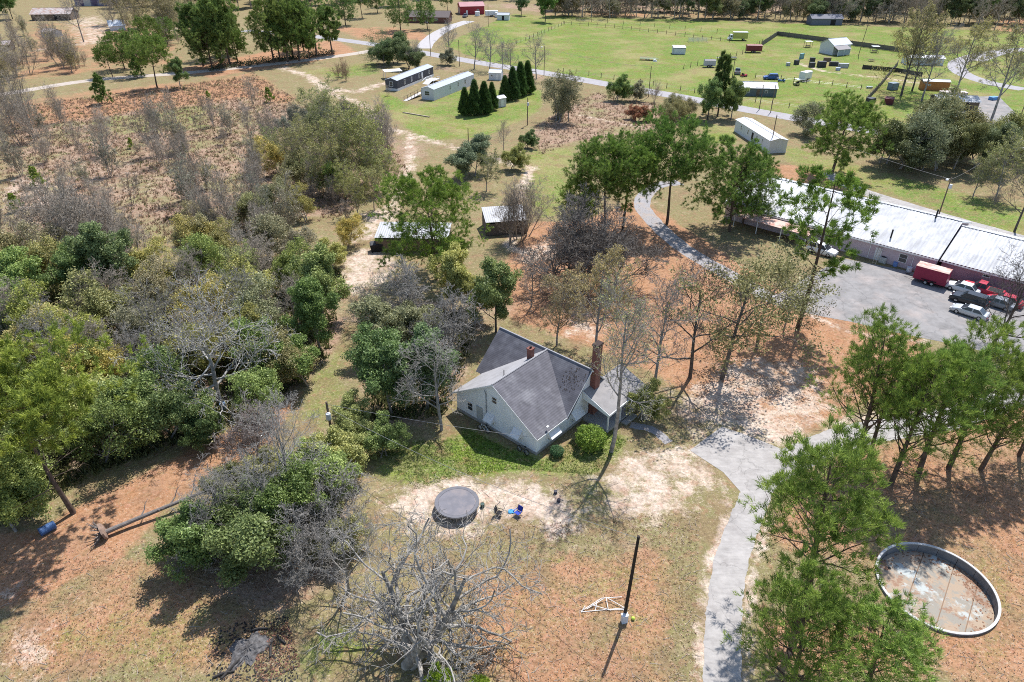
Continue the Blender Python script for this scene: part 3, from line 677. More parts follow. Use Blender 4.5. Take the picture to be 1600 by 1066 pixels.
tree('evD', 282, 138, .8, 0, G_DARK, B_GREY, 'rounded dark evergreen at the right end of the lane pine cluster')
for i, (k, u, v, s, t) in enumerate([('pineA', 540, 40, .8, G_DARK), ('pineB', 566, 28, .75, G_DARK), ('pineA', 626, 48, .85, G_DARK), ('pineC', 668, 46, .72, G_DARK), ('pineC', 590, 20, .7, G_DARK), ('pineB', 520, 15, .7, G_DARK), ('pineB', 700, 22, .6, G_DARK)]):
    tree(k, u, v, s, i * 71, (.075, .135, .045), B_PINE, ['pine on bare red ground above the road', 'dark pine farther behind the road pines', 'tall pine standing before the brown house', 'pine beside the brown house by the pale driveway', 'pine behind the road at the top edge', 'leftmost pine at the top edge over the road', 'pine right of the brown house near the red barn'][i], 'pines beyond the road')
tree('leafTree', 852, 34, 1.0, 0, (.075, .14, .035), B_DARK, 'round shade tree at the far corner of the fenced field', sz=1.1)
tree('leafTree', 815, 24, .75, 0, G_DARK, B_DARK, 'dark shade tree left of the fenced field corner')
# cypress row
CY = [(727, 180), (742, 180), (757, 178), (769, 172), (789, 158), (801, 156), (813, 150), (824, 146)]
for i, (u, v) in enumerate(CY):
    tree(('cypA', 'cypB')[i % 2], u, v, (.95, 1.1, 1.15, .9, 1.0, 1.15, 1.2, 1.25)[i], i * 40, G_CYP, B_DARK,
         'dense dark cypress by the small sheds, %s from the left in the row' % ORD[i], 'cypress row by the small sheds')
# house yard
tree('ball', 922, 698, 1.12, 0, (.12, .20, .03), B_DARK, 'large round clipped green shrub beside the house porch', cat='shrub')
tree('ball', 870, 711, .5, 0, (.06, .12, .05), B_DARK, 'small round dark shrub at the foot of the house wall', cat='shrub')
tree('evC', 1000, 655, .62, 0, (.13, .155, .06), B_GREY, 'yellow green shrub beneath the porch eave', cat='shrub', name='shrub')
tree('budB', 955, 706, 1.0, 60, (.22, .23, .08), B_GREY, 'tall thin budding tree in front of the porch', lean=(.14, 0))
tree('bareB', 1022, 608, 1.05, 30, None, B_GREY, 'slim bare tree right behind the porch roof')
tree('budA', 930, 562, 1.0, 100, (.25, .22, .085), B_GREY, 'yellow budding tree behind the house chimney')
tree('budC', 870, 540, .85, 10, (.24, .205, .09), B_GREY, 'low yellow budding tree behind the house ridge')
tree('bareA', 690, 672, .92, 200, None, B_PALE, 'pale bare tree with spreading limbs against the left house wall', sz=.95)
tree('evB', 612, 648, 1.05, 0, (.065, .105, .045), B_GREY, 'broad dark evergreen tree left of the house by the grass strip')
tree('evD', 668, 640, .95, 50, (.07, .11, .05), B_GREY, 'dark evergreen tree close to the pale bare tree by the house')
tree('evA', 560, 690, .62, 50, G_PALE, B_GREY, 'pale leafy shrub beside the transformer pole', cat='shrub', name='shrub')
tree('evC', 600, 715, .62, 50, G_MID, B_GREY, 'low green shrub in the shade below the broad evergreen', cat='shrub', name='shrub')
tree('evA', 625, 545, 1.0, 150, G_GREY, B_GREY, 'grey green tree behind the broad dark evergreen')
tree('evD', 775, 520, .95, 90, (.085, .12, .045), B_DARK, 'tall dark green tree at the back corner of the house')
tree('evD', 708, 485, .85, 10, G_PALE, B_GREY, 'pale green tree below the large round crowned pine')
tree('evB', 745, 500, .7, 30, (.14, .165, .055), B_GREY, 'yellowish tree between the round pine and house ridge')
tree('bareC', 640, 520, .95, 60, None, B_PALE, 'sprawling grey bare tree left of the yellowish tree')
tree('bareC', 700, 560, .9, 0, None, B_PALE, 'grey bare tree behind the left house wall')
tree('sprawl', 590, 510, .65, 0, G_PALE, B_PALE, 'low pale budding tree beside the grass strip')
tree('bareC', 878, 452, 1.3, 10, None, (.2, .18, .16), 'dark spreading bare tree left of two behind the house')
tree('bareC', 955, 455, 1.3, 190, None, (.2, .18, .16), 'dark spreading bare tree right of two behind the house')
tree('oak', 1128, 592, 1.22, 40, (.165, .165, .075), (.17, .155, .14), 'olive leaved oak with long tangled limbs over the sandy yard')
tree('oakB', 1182, 545, 1.25, 140, (.165, .165, .08), (.17, .155, .14), 'olive oak leaning towards the tall thin pine')
tree('bareA', 1078, 590, 1.15, 300, None, B_DARK, 'dark bare tree between the porch and the olive oak')
tree('oakB', 1225, 515, .75, 220, (.145, .145, .07), B_GREY, 'small olive oak at the foot of the tall thin pine')
tree('evC', 905, 330, .55, 0, (.09, .15, .04), B_GREY, 'small green shrub left of the pine trio', cat='shrub', name='shrub')
tree('bareA', 830, 480, .6, 0, None, B_GREY, 'small bare tree on red straw left of the dark bare pair')
for i, (u, v) in enumerate([(806, 374), (816, 376), (824, 370), (798, 384)]):
    tree('sapA', u, v, 1.25, i * 80, None, B_SAP, 'tall thin leafless stem beside the small grey roofed shed, %s from the left' % ORD[[1, 2, 3, 0][i]], 'leafless stems by the small shed')
tree('evA', 738, 275, .95, 0, (.10, .125, .075), B_GREY, 'round grey green bush beside the lane bend')
tree('evC', 800, 266, .75, 0, (.17, .19, .07), B_GREY, 'pale bush right of the round grey bush')
tree('budC', 760, 300, .7, 0, G_OLIVE, B_GREY, 'thin olive tree behind the large round crowned pine')
tree('bareB', 787, 240, .55, 0, None, B_SAP, 'thin leafless tree between the cypress shed and the round bush')
tree('evC', 822, 232, .6, 0, G_DARK, B_DARK, 'dark ivy covered stump tree near the leaning utility pole')
# big bare tree and the thicket at lower left
tree('bareBig', 640, 1036, 1.12, 250, None, (.38, .355, .32), 'huge twisting bare tree at the bottom of the picture')
tree('bareA', 452, 800, .95, 100, None, B_PALE, 'silvery bare tree rising from the lower left thicket')
tree('bareA', 545, 925, .72, 20, None, B_PALE, 'smaller silvery bare tree left of the huge bare tree')
tree('bareC', 520, 850, .8, 20, None, B_GREY, 'tangled bare tree between thicket and trampoline')
for k, u, v, s, t, lab in [
    ('evA', 395, 880, 1.0, (.07, .10, .035), 'glossy green bush at the front of the lower left thicket'),
    ('evC', 340, 870, .95, G_DARK, 'dark bush at the crown of the fallen log'),
    ('evB', 450, 860, .85, G_DARK, 'dark bush at the middle of the lower left thicket'),
    ('evA', 500, 790, .85, G_MID, 'green bush at the right side of the lower left thicket'),
    ('evC', 540, 745, .8, G_PALE, 'pale bush at the top of the lower left thicket'),
    ('evC', 440, 770, .75, G_OLIVE, 'olive bush under the silvery bare tree'),
    ('evC', 385, 800, .75, (.085, .105, .045), 'light green bush at the upper left of the thicket'),
    ('evC', 520, 870, .7, (.14, .16, .065), 'yellow green bush among the bare branches left of the huge tree'),
    ('evC', 300, 850, .6, G_DARK, 'dark little bush beside the middle of the fallen log')]:
    tree(k, u, v, s, (u * 7) % 360, t, B_GREY, lab, 'bushes of the lower left thicket')
tree('bareC', 330, 880, .6, 20, None, B_PALE, 'bare grey branches over the tip of the fallen log', name='bare_tree')
tree('bareC', 400, 720, .62, 20, (.3, .1, .08), (.27, .22, .20), 'ruddy grey bare tree above the silvery bare tree')
# left woods
WL = [
    ('evB', 25, 830, .9, G_MID, 'leafy bush mass behind the blue barrel'), ('evA', 15, 760, 1.0, G_DARK, 'dark bush at the left edge below the flat topped pine'),
    ('evC', 60, 800, .9, G_MID, 'green bush left of the flat topped pine trunk'), ('twigEv', 75, 730, .9, G_MID, 'green bush beside the flat topped pine limbs'),
    ('twigEv', 160, 720, .95, G_DARK, 'dark bush right of the flat topped pine trunk'), ('twigEv', 215, 700, .9, (.11, .145, .05), 'bright small leaved bush at the woods edge'),
    ('evA', 270, 680, .95, (.10, .14, .05), 'bright green bush at the woods edge above red straw'), ('twigEv', 180, 660, .95, G_PALE, 'pale bush at the middle of the left woods'),
    ('twigEv', 240, 620, .95, G_DARK, 'dark tree left of the sprawling bare oak'), ('twigEv', 120, 640, .9, G_MID, 'green tree behind the flat topped pine crown'),
    ('evA', 440, 590, 1.0, (.10, .15, .045), 'dense green tree beside the grass strip'), ('evD', 500, 545, .9, G_DARK, 'dark tree at the grass strip bend'),
    ('twigEv', 400, 640, .9, (.11, .145, .055), 'green tree at the tail of the grass strip'), ('evD', 505, 500, .95, (.14, .18, .06), 'light green round tree facing the grass strip'),
    ('twigEv', 470, 470, .9, G_MID, 'green tree at the sandy clearing edge'), ('twigEv', 420, 480, .9, G_PALE, 'pale tree beyond the sprawling bare oak'),
    ('evD', 185, 470, 1.1, (.075, .115, .05), 'tallest dark evergreen of the left woods'), ('evB', 130, 480, .95, (.08, .125, .04), 'dark evergreen left of the tallest one'),
    ('evA', 45, 500, 1.1, G_MID, 'broad green tree at the left picture edge'), ('twigEv', 100, 545, 1.0, (.17, .19, .05), 'yellowish tree above the flat topped pine'),
    ('twigEv', 160, 560, .95, (.15, .175, .05), 'olive tree at the heart of the left woods'), ('twigEv', 310, 440, 1.0, G_MID, 'bush at the upper right of the left woods'),
    ('twigEv', 295, 415, .85, G_GREY, 'grey green tree behind the sprawling bare oak'), ('twigEv', 365, 420, .9, (.15, .165, .07), 'yellow green bush above the sprawling bare oak'),
    ('evC', 10, 590, .9, G_DARK, 'dark bush at the left edge beside the flat topped pine crown'), ('twigEv', 225, 540, .9, G_GREY, 'grey bush left of the sprawling oak limbs'),
    ('twigEv', 455, 420, .85, G_GREY, 'grey green bush left of the sandy clearing'), ('evC', 520, 425, .7, G_PALE, 'pale bush at the sandy clearing corner'),
    ('evA', 20, 660, 1.0, G_DARK, 'dark bush under the flat topped pine crown'), ('evC', 330, 690, .6, G_DARK, 'low bush at the grass strip tail'),
    ('twigEv', 290, 585, .9, (.13, .15, .055), 'olive bush under the sprawling bare oak'), ('twigEv', 375, 570, .85, (.14, .15, .06), 'olive bush right under the sprawling bare oak'),
    ('evC', 120, 690, .9, G_DARK, 'shaded bush among the flat topped pine limbs'), ('twigEv', 70, 590, .9, G_OLIVE, 'olive tree hidden behind the flat topped pine crown'),
    ('twigEv', 510, 305, .8, (.14, .19, .05), 'bright bush in the brush above the sandy clearing'), ('twigEv', 420, 345, .8, G_GREY, 'grey bush at the lower brush field'),
    ('twigEv', 480, 345, .8, G_OLIVE, 'olive bush in the brush left of the sandy clearing'), ('twigEv', 335, 370, .8, G_GREY, 'grey bush between brush field and woods')]
for i, (k, u, v, s, t, lab) in enumerate(WL): tree(k, u, v, s, (i * 83) % 360, t, B_GREY, lab, 'evergreens of the left woods')
tree('sprawl', 345, 632, 1.2, 30, G_OLIVE, (.45, .43, .40), 'sprawling silvery oak with sparse buds in the left woods')
tree('sprawl', 250, 560, .8, 130, G_OLIVE, B_PALE, 'smaller sprawling oak left of the silvery one')
tree('sprawl', 395, 520, .75, 230, G_OLIVE, B_PALE, 'small sprawling oak right of the silvery one')
tree('bareA', 100, 600, .8, 0, None, B_GREY, 'grey bare tree behind the flat topped pine crown')
tree('bareC', 215, 600, .7, 0, None, B_GREY, 'grey bare tangle at the middle of the woods')
tree('budC', 380, 470, .8, 0, G_PALE, B_GREY, 'pale budding tree at the top of the woods')
for i, (u, v) in enumerate([(585, 330), (560, 340), (608, 300), (550, 318), (585, 300)]):
    tree('budC', u, v, .72, i * 70, (.2, .22, .07), B_SAP, 'thin pale budding tree at the sandy clearing, %s from the left' % ORD[[3, 1, 4, 0, 2][i]], 'budding trees at the sandy clearing')
# brush field
RNG = random.Random(5)
def inpoly(x, y, poly):
    r = False
    for i in range(len(poly)):
        (x1, y1), (x2, y2) = poly[i], poly[i - 1]
        if (y1 > y) != (y2 > y) and x < (x2 - x1) * (y - y1) / (y2 - y1) + x1: r = not r
    return r
def scatter(poly, n, gap):
    P = [at(*p) for p in poly]; q = [(p.x, p.y) for p in P]; out = []; tries = 0
    x0, x1 = min(p[0] for p in q), max(p[0] for p in q); y0, y1 = min(p[1] for p in q), max(p[1] for p in q)
    gap *= .55
    while len(out) < n and tries < 40000:
        tries += 1; x, y = RNG.uniform(x0, x1), RNG.uniform(y0, y1)
        if inpoly(x, y, q) and RNG.random() < (.5 + .5 * math.sin(x * .23 + 1) * math.sin(y * .17)) ** 2 + .04 and all((x - a) ** 2 + (y - b) ** 2 > gap * gap for a, b in out): out.append((x, y))
    return out
for (poly, n, gap, kinds, lab, sc, tint) in [
    ([(-40, 230), (60, 210), (220, 235), (270, 300), (240, 370), (-40, 420)], 20, 3.2, ('sapA', 'sapB', 'sapC', 'sapD'), 'thin leafless sapling in the left edge brush', (.8, 1.25), G_GREY),
    ([(240, 200), (420, 190), (440, 250), (440, 330), (260, 350)], 25, 3.0, ('sapA', 'sapC', 'sapD', 'sapB'), 'leafless sapling amid the brush field', (.85, 1.3), G_GREY),
    ([(430, 230), (580, 235), (620, 260), (590, 300), (520, 370), (430, 370)], 38, 2.5, ('sapA', 'sapD', 'budC', 'sapC'), 'greenish sapling above the sandy clearing', (.75, 1.15), (.19, .2, .07)),
    ([(0, 350), (250, 330), (300, 400), (200, 420), (0, 450)], 22, 3.0, ('sapA', 'sapC', 'sapA', 'bareC'), 'grey sapling above the left woods', (.65, 1.05), G_GREY),
    ([(300, 340), (430, 330), (470, 400), (330, 420)], 16, 3.0, ('sapA', 'sapD', 'sapC'), 'sapling behind the sprawling silvery oak', (.9, 1.3), G_GREY),
    ([(-60, 95), (60, 85), (150, 105), (100, 125), (-60, 145)], 30, 4.0, ('sapA', 'sapD', 'sapC'), 'leafless scrub tree above the sandy lane', (1.1, 1.6), (.2, .19, .08)),
    ([(150, 20), (330, 15), (320, 80), (250, 90), (190, 60)], 22, 4.5, ('sapA', 'sapD', 'budC', 'sapC'), 'grey scrub tree beyond the lane cluster', (1.1, 1.7), (.19, .18, .08)),
    ([(-80, 20), (40, 45), (60, 80), (-80, 95)], 16, 4.5, ('sapA', 'sapD', 'sapC'), 'grey scrub tree at the top left edge', (1.1, 1.7), (.19, .18, .08)),
    ([(-30, 175), (100, 190), (140, 220), (-30, 235)], 10, 4.0, ('sapA', 'sapB'), 'spindly bare sapling below the sandy lane', (1.0, 1.5), G_GREY),
    ([(585, 225), (625, 235), (610, 262), (585, 265)], 6, 2.5, ('sapA', 'sapB'), 'slim sapling at the brush field tip', (1.0, 1.4), G_GREY)]:
    spots = sorted(scatter(poly, n, gap), key=lambda q: q[1]); nr = max(1, -(-len(spots) // 11)); per = -(-len(spots) // nr)
    for a in range(nr):
        rank = sorted(spots[a * per:(a + 1) * per], key=lambda q: q[0] / q[1])
        for j, (x, y) in enumerate(rank):
            place = ', %s from left%s' % (ORD[j], '' if nr == 1 else ' in the %s rank' % ['nearest', 'second', 'third', 'fourth'][a])
            tree(kinds[(j + a) % len(kinds)], 0, 0, RNG.uniform(sc[0] * .65, sc[1] * 1.2), None, tint, B_SAP, lab + place, lab.split(' ', 1)[1] + ' group', world_xy=(x, y), name='sapling')
for i, (u, v) in enumerate([(448, 222), (468, 205), (490, 215), (512, 205), (535, 212), (556, 222), (478, 232), (520, 232), (545, 196), (505, 190)]):
    tree('greyThicket', u, v, 1.0, i * 50, (.125, .13, .085), B_SAP, 'grey green thicket shrub above the lane bend, %s from left in its clump' % ORD[[0, 1, 3, 5, 7, 9, 2, 6, 8, 4][i]], 'grey thicket clump', cat='shrub')
for i, (u, v, s, lab) in enumerate([(252, 242, 1.6, 'tall fan shaped bare tree alone in the brush field'), (275, 190, 1.0, 'small bare tree above the fan shaped one'), (55, 222, 1.3, 'slanting bare tree at the left of the brush field'), (395, 165, 1.1, 'bare sapling below the lane at the brush field top'),
        (318, 178, .6, 'tiny bare tree on the orange grass'), (605, 150, .4, 'tiny tree by the track fork')]):
    tree('sapA', u, v, s, i * 33, None, B_SAP, lab, name='bare_tree')
for i, (u, v, s, lab) in enumerate([(205, 232, .3, 'small green pine seedling in the brush field'), (288, 240, .3, 'green pine seedling right of the fan shaped bare tree'), (62, 292, .5, 'bright young pine by the sandy patch at the left'), (423, 160, .5, 'young pine alone on the orange grass'), (30, 330, .45, 'young pine at the left edge of the brush'), (327, 155, .3, 'tiny pine seedling below the lane')]):
    tree('pineYoung', u, v, s, i * 33, (.13, .2, .04), B_PINE, lab)
for i, (u, v, s) in enumerate([(528, 124, .9), (541, 127, .9), (536, 120, 1.0)]):
    tree('sapC', u, v, s, i * 60, None, (.3, .2, .14), 'reddish bare bush beside the track fork, %s one' % ['left', 'right', 'middle'][i], 'bare bushes by the track fork', name='bare_bush')
# road side
tree('oakB', 600, 104, 1.1, 0, (.075, .11, .045), B_DARK, 'spreading dark evergreen oak at the road junction, left half', sz=1.0)
tree('evA', 640, 108, 1.2, 90, (.075, .105, .045), B_DARK, 'dark evergreen at the road junction above the dark mobile home')
tree('evA', 618, 100, 1.25, 10, (.08, .11, .05), B_DARK, 'dark evergreen at the middle of the road junction clump')
tree('evC', 590, 100, 1.0, 10, (.08, .11, .05), B_DARK, 'small dark evergreen at the left tip of the junction clump')
tree('sapA', 655, 110, 1.3, 0, None, B_SAP, 'grey scrub right of the junction evergreens', name='bare_bush')
tree('evC', 697, 102, .8, 0, G_GREY, B_GREY, 'grey bush behind the dark mobile home')
for i, (k, u, v, s) in enumerate([('bareB', 703, 100, 1.0), ('bareA', 741, 108, 1.0), ('bareA', 765, 112, .95), ('bareB', 785, 112, .7), ('bareA', 800, 118, .8), ('bareA', 838, 124, 1.05)]):
    tree(k, u, v, s, i * 60, None, B_GREY, 'bare roadside tree above the mobile homes, %s from the left' % ORD[i], 'bare roadside trees')
tree('greyThicket', 872, 190, 1.6, 0, (.14, .15, .08), B_GREY, 'big ragged bush tree between the two poles by the road', sz=1.2)
tree('budA', 888, 190, .85, 0, G_OLIVE, B_GREY, 'upright budding tree inside the big ragged bush')
tree('evC', 962, 158, .95, 0, (.08, .125, .04), B_GREY, 'rounded green bush beside the road in the brown field')
tree('evC', 990, 158, .75, 0, G_GREY, B_GREY, 'low grey bush right of the rounded roadside bush')
tree('sapC', 1022, 160, 1.0, 0, None, B_SAP, 'grey brush pile bush by the road', name='bare_bush')
for i, (u, v) in enumerate([(985, 186), (998, 190), (1010, 190)]):
    tree('shrub', u, v, 1.0, i * 60, (.26, .14, .07), B_SAP, 'rust orange dry shrub in the brown field, %s one' % ['left', 'middle', 'right'][i], 'rust orange shrubs', cat='shrub')
for i, (u, v) in enumerate([(1040, 195), (1060, 190), (1075, 185), (1050, 180)]):
    tree('greyThicket', u, v, .9, i * 50, (.2, .19, .09), B_SAP, 'tan thicket shrub left of the ivy clad tree, %s from left' % ORD[[0, 2, 3, 1][i]], 'tan thicket beside the ivy clad tree', cat='shrub')
tree('evD', 1105, 187, .95, 0, (.08, .125, .045), B_DARK, 'left dark tree of the pair behind the right mobile home')
tree('evD', 1142, 187, .85, 60, (.10, .14, .05), B_GREY, 'right grey green tree of the pair behind the right mobile home')
tree('pineYoung', 1121, 182, 1.5, 0, (.05, .09, .03), B_DARK, 'tall narrow ivy clad tree between the dark pair', sz=1.25)
for i, (k, u, v, s, t, lab) in enumerate([('evA', 1380, 255, 1.3, (.08, .10, .05), 'left bush of the wide thicket behind the lone pine'), ('twigEv', 1405, 262, 1.6, (.095, .11, .062), 'twiggy front left bush of the wide thicket'), ('evA', 1435, 266, 1.3, (.075, .095, .05), 'front bush of the wide thicket beyond the lawn'),
    ('twigEv', 1465, 266, 1.6, (.09, .10, .058), 'twiggy front middle bush of the wide thicket'), ('evB', 1490, 264, 1.1, (.08, .10, .05), 'dense middle bush of the wide thicket beyond the lawn'), ('evA', 1520, 262, 1.3, (.075, .10, .048), 'right front bush of the wide thicket'), ('twigEv', 1545, 250, 1.5, (.10, .12, .05), 'right end bush of the wide thicket'),
    ('twigEv', 1420, 240, 1.6, (.11, .12, .06), 'rear left bush of the wide thicket'), ('twigEv', 1455, 238, 1.6, (.11, .12, .055), 'rear middle bush of the wide thicket'), ('twigEv', 1500, 240, 1.5, (.12, .125, .06), 'rear right bush of the wide thicket'), ('greyThicket', 1258, 210, 1.3, (.14, .14, .08), 'grey bush left behind the lone pine')]):
    tree(k, u, v, s, (u * 3) % 360, t, B_GREY, lab, 'wide thicket beyond the lawn')
tree('budA', 1408, 150, 1.7, 0, (.20, .19, .07), B_DARK, 'large yellow green budding tree over the yard clutter', sz=1.0)
tree('oakB', 1425, 142, 1.6, 0, (.19, .185, .07), B_DARK, 'wide yellow green tree crown over the yard fence')
tree('bareB', 1440, 158, 1.35, 40, None, B_GREY, 'forked bare tree beside the yard clutter')
tree('budA', 1490, 158, 1.6, 80, (.24, .23, .08), B_GREY, 'leaning budding tree behind the patched roof shed')
tree('budA', 1548, 190, 1.75, 130, (.22, .21, .09), B_GREY, 'tall budding tree at the right of the yard apron')
tree('bareA', 1522, 45, 1.1, 0, None, B_SAP, 'grey round bare tree at the top right by red clay')
tree('bareA', 1553, 48, 1.1, 70, None, B_SAP, 'second grey bare tree at the top right by red clay')
tree('budC', 1520, 308, .75, 0, G_OLIVE, B_GREY, 'small bare tree on the lawn behind the long building')
tree('budC', 1555, 312, 1.0, 90, G_PALE, B_GREY, 'pale budding tree at the lawn right of the light pole')
tree('bareB', 1585, 362, 1.0, 0, None, B_DARK, 'dark trunked tree at the right edge by the shop lane')
tree('sapC', 1553, 322, .6, 0, None, B_SAP, 'low bush on the lawn beside the pale budding tree', name='bare_bush')
tree('bareA', 1548, 545, 1.15, 60, None, B_DARK, 'black limbed bare tree spreading before the parked cars', sz=.85)
tree('evC', 1600, 228, 1.0, 0, G_DARK, B_DARK, 'dark bush at the right edge by the grey roof')
# far woods
FW = random.Random(11)
rows = []
for u in range(868, 1640, 10): rows.append((u + FW.uniform(-5, 5), 24 + (u - 868) * .019 + FW.uniform(-2, 3)))
for u in range(860, 1660, 11): rows.append((u + FW.uniform(-6, 6), 14 + (u - 868) * .016 + FW.uniform(-4, 4)))
for u in range(850, 1680, 13): rows.append((u + FW.uniform(-8, 8), 2 + (u - 868) * .014 + FW.uniform(-4, 4)))
for u in range(300, 860, 18): rows.append((u + FW.uniform(-8, 8), -4 + FW.uniform(-5, 5)))
for u in range(-60, 300, 22): rows.append((u + FW.uniform(-8, 8), -6 + FW.uniform(-5, 5)))
kk = ['bareA', 'pineFar', 'bareB', 'evD', 'sapA', 'leafTree', 'bareA', 'twigEv', 'bareC', 'evB', 'bareB', 'pineTall', 'twigEv', 'evA']
for i, (u, v) in enumerate(rows):
    k = kk[FW.randrange(len(kk))]
    g = {'b': ('grey bare tree', None), 's': ('grey bare tree', None), 'p': ('dark pine', (.075, .12, .05)), 'e': ('dark evergreen tree', (.075, .1, .05)), 'l': ('green leafy tree', (.1, .13, .055)), 't': ('grey green twiggy tree', (.13, .13, .08))}[k[0]]
    side = 'beyond the far pasture' if u > 850 else 'at the top edge beyond the road'
    tree(k, u, v, (2.2 if k == 'sapA' else 1.35 if k[0] in 'bet' else 1.0) * FW.uniform(.85, 1.15), None, g[1], B_SAP, g[0] + ' in the woods ' + side, g[0] + 's ' + side, name=None if k != 'sapA' else 'bare_tree')
for i in range(12):
    tree(('evB', 'twigEv', 'leafTree')[i % 3], 375 + i * 22 + FW.uniform(-6, 6), FW.uniform(-2, 9), FW.uniform(1.5, 2.0), None, ((.10, .12, .055), (.2, .19, .07), (.1, .13, .05))[i % 3], B_SAP, 'woodland tree at the top edge above the grove, %s from left' % ORD[i], 'woodland at the top edge', name='woodland_tree')
for i in range(20):
    tree(('twigEv', 'budC', 'evB', 'leafTree')[i % 4], 195 + i * 13 + FW.uniform(-5, 5), 6 + FW.uniform(-4, 12) - (8 if i > 15 else 0), FW.uniform(1.3, 1.8), None, ((.15, .15, .075), (.2, .19, .08), (.11, .125, .06), (.12, .14, .06))[i % 4], B_SAP, 'muted woodland tree behind the lane grove, %s from left' % (ORD + ['seventeenth', 'eighteenth', 'nineteenth', 'twentieth'])[i], 'woodland behind the lane grove', name='woodland_tree')
for i, (u, v, s, lab) in enumerate([(20, 30, 1.1, 'dark green tree at the top left corner'), (5, 22, 1.0, 'green tree at the top left edge'), (225, 12, .8, 'olive tree at the top left near the blue barn')]):
    tree('leafTree', u, v, s, i * 60, (.08, .14, .045), B_DARK, lab)
tree('bareB', 131, 66, 1.5, 40, None, B_GREY, 'forked grey bare tree in front of the rusty roofed barn')
for i, (u, v) in enumerate([(262, 62), (275, 55), (300, 40), (200, 18), (180, 12)]):
    tree('budC', u, v, 1.2, i * 44, (.2, .19, .08), B_SAP, 'grey budding tree beyond the lane pine cluster, %s from left' % ORD[[2, 3, 4, 1, 0][i]], 'budding trees beyond the lane cluster')

for i, (u, v, s, lab) in enumerate([(60, 470, 1.1, 'left of the dark evergreens at the picture edge'), (235, 470, 1.0, 'right of the tallest dark evergreen'), (270, 500, 1.0, 'at the upper left of the sprawling oak'), (200, 520, 1.1, 'below the tallest dark evergreen'), (330, 400, 1.0, 'at the woods top between grey bushes'), (420, 400, 1.0, 'left of the sandy clearing woods'), (60, 560, 1.0, 'behind the flat topped pine crown edge'), (310, 540, 1.0, 'under the sprawling oak left limbs'), (420, 540, 1.0, 'under the sprawling oak right limbs'), (480, 600, .8, 'beside the grass strip middle'), (190, 610, 1.0, 'in the middle of the left woods'), (20, 440, 1.1, 'at the left edge above the woods'), (380, 360, .9, 'in the lower right brush'), (540, 390, .7, 'at the sandy clearing left edge'), (470, 300, .9, 'below the grey thicket clump'), (540, 280, .9, 'right below the grey thicket clump'), (440, 270, .9, 'left below the grey thicket clump'), (100, 420, 1.0, 'at the upper left woods corner')]):
    tree('twigEv', u, v, s, i * 57, [(.16, .165, .075), (.2, .195, .07), (.145, .15, .085)][i % 3], B_SAP, 'thin leaved twiggy tree ' + lab, 'twiggy trees of the left woods')

tree('bareC', 915, 440, 1.25, 80, None, (.17, .152, .138), 'darkest bare tree between the dark bare pair behind the house')
tree('bareA', 425, 850, .8, 140, None, B_PALE, 'pale bare limbs rising at the front of the lower left thicket')
tree('bareA', 365, 850, .7, 250, None, B_GREY, 'grey bare limbs over the left of the lower left thicket')
tree('bareC', 480, 900, .75, 250, None, B_PALE, 'low pale bare tangle at the thicket foot beside the huge tree')

for i, (k, u, v, s, lab) in enumerate([('bareC', 140, 610, .9, 'at the heart of the left woods'), ('bareA', 300, 490, .8, 'above the sprawling oak'), ('bareC', 60, 530, .9, 'by the left picture edge'), ('bareA', 235, 445, .75, 'right of the tallest dark evergreen'), ('bareC', 400, 445, .85, 'between sprawling oak and sandy clearing'), ('bareC', 170, 515, .85, 'below the tallest dark evergreen'), ('bareA', 460, 520, .6, 'near the grass strip bend'), ('bareC', 330, 560, .7, 'tangled under the sprawling oak')]):
    tree(k, u, v, s, i * 71, None, B_SAP, 'grey leafless crown ' + lab, 'leafless crowns in the left woods')
# ------------------------------------------------------------------ buildings
m_white = mat('white_siding', (.85, .88, .92), .7, .05, 2.0, stain=(.60, .60, .58), stain_amt=.3, stain_scale=.5, wave=('Z', 1.3, .05))
m_trim = mat('white_trim', (.78, .78, .77), .5, .04)
m_shingle = mat('house_shingle', (.135, .13, .145), .95, .25, 1.2, stain=(.25, .245, .26), stain_amt=.85, stain_scale=.35, bump=.2, wave=('Z', 2.2, .16))
m_glass = mat('dark_glass', (.035, .045, .055), .12, .1, spec=.6)
m_brick = None
def brick_material():
    m = bpy.data.materials.new('chimney_brick'); m.use_nodes = True; n, l = nodes_of(m); b = n['Principled BSDF']; b.inputs['Roughness'].default_value = .9
    tc = n.new('ShaderNodeTexCoord'); br = n.new('ShaderNodeTexBrick'); mp = n.new('ShaderNodeMapping'); mp.inputs['Rotation'].default_value = (R(90), 0, 0)
    l.new(tc.outputs['Object'], mp.inputs['Vector']); l.new(mp.outputs['Vector'], br.inputs['Vector'])
    br.inputs['Color1'].default_value = (.24, .075, .05, 1); br.inputs['Color2'].default_value = (.16, .055, .045, 1); br.inputs['Mortar'].default_value = (.26, .2, .17, 1)
    br.inputs['Scale'].default_value = 4.5; l.new(br.outputs['Color'], b.inputs['Base Color']); return m
m_brick = brick_material()
m_grey_metal = mat('grey_metal', (.42, .43, .45), .45, .1, 2, metal=.0, wave=('X', 3.0, .10))
m_dark = mat('dark_rubber', (.02, .02, .022), .8)
m_steel = mat('galvanised_steel', (.5, .51, .53), .4, .1, metal=.5)
m_wood = mat('weathered_wood', (.16, .12, .09), .9, .25, 4)
m_pale_wood = mat('pale_wood', (.42, .35, .27), .9, .2, 3)
def ribbed(name, col, stain, amt, wave=('X', .7, .2)):
    return mat(name, col, .5, .1, 1.0, stain=stain, stain_amt=amt, stain_scale=.5, wave=wave)

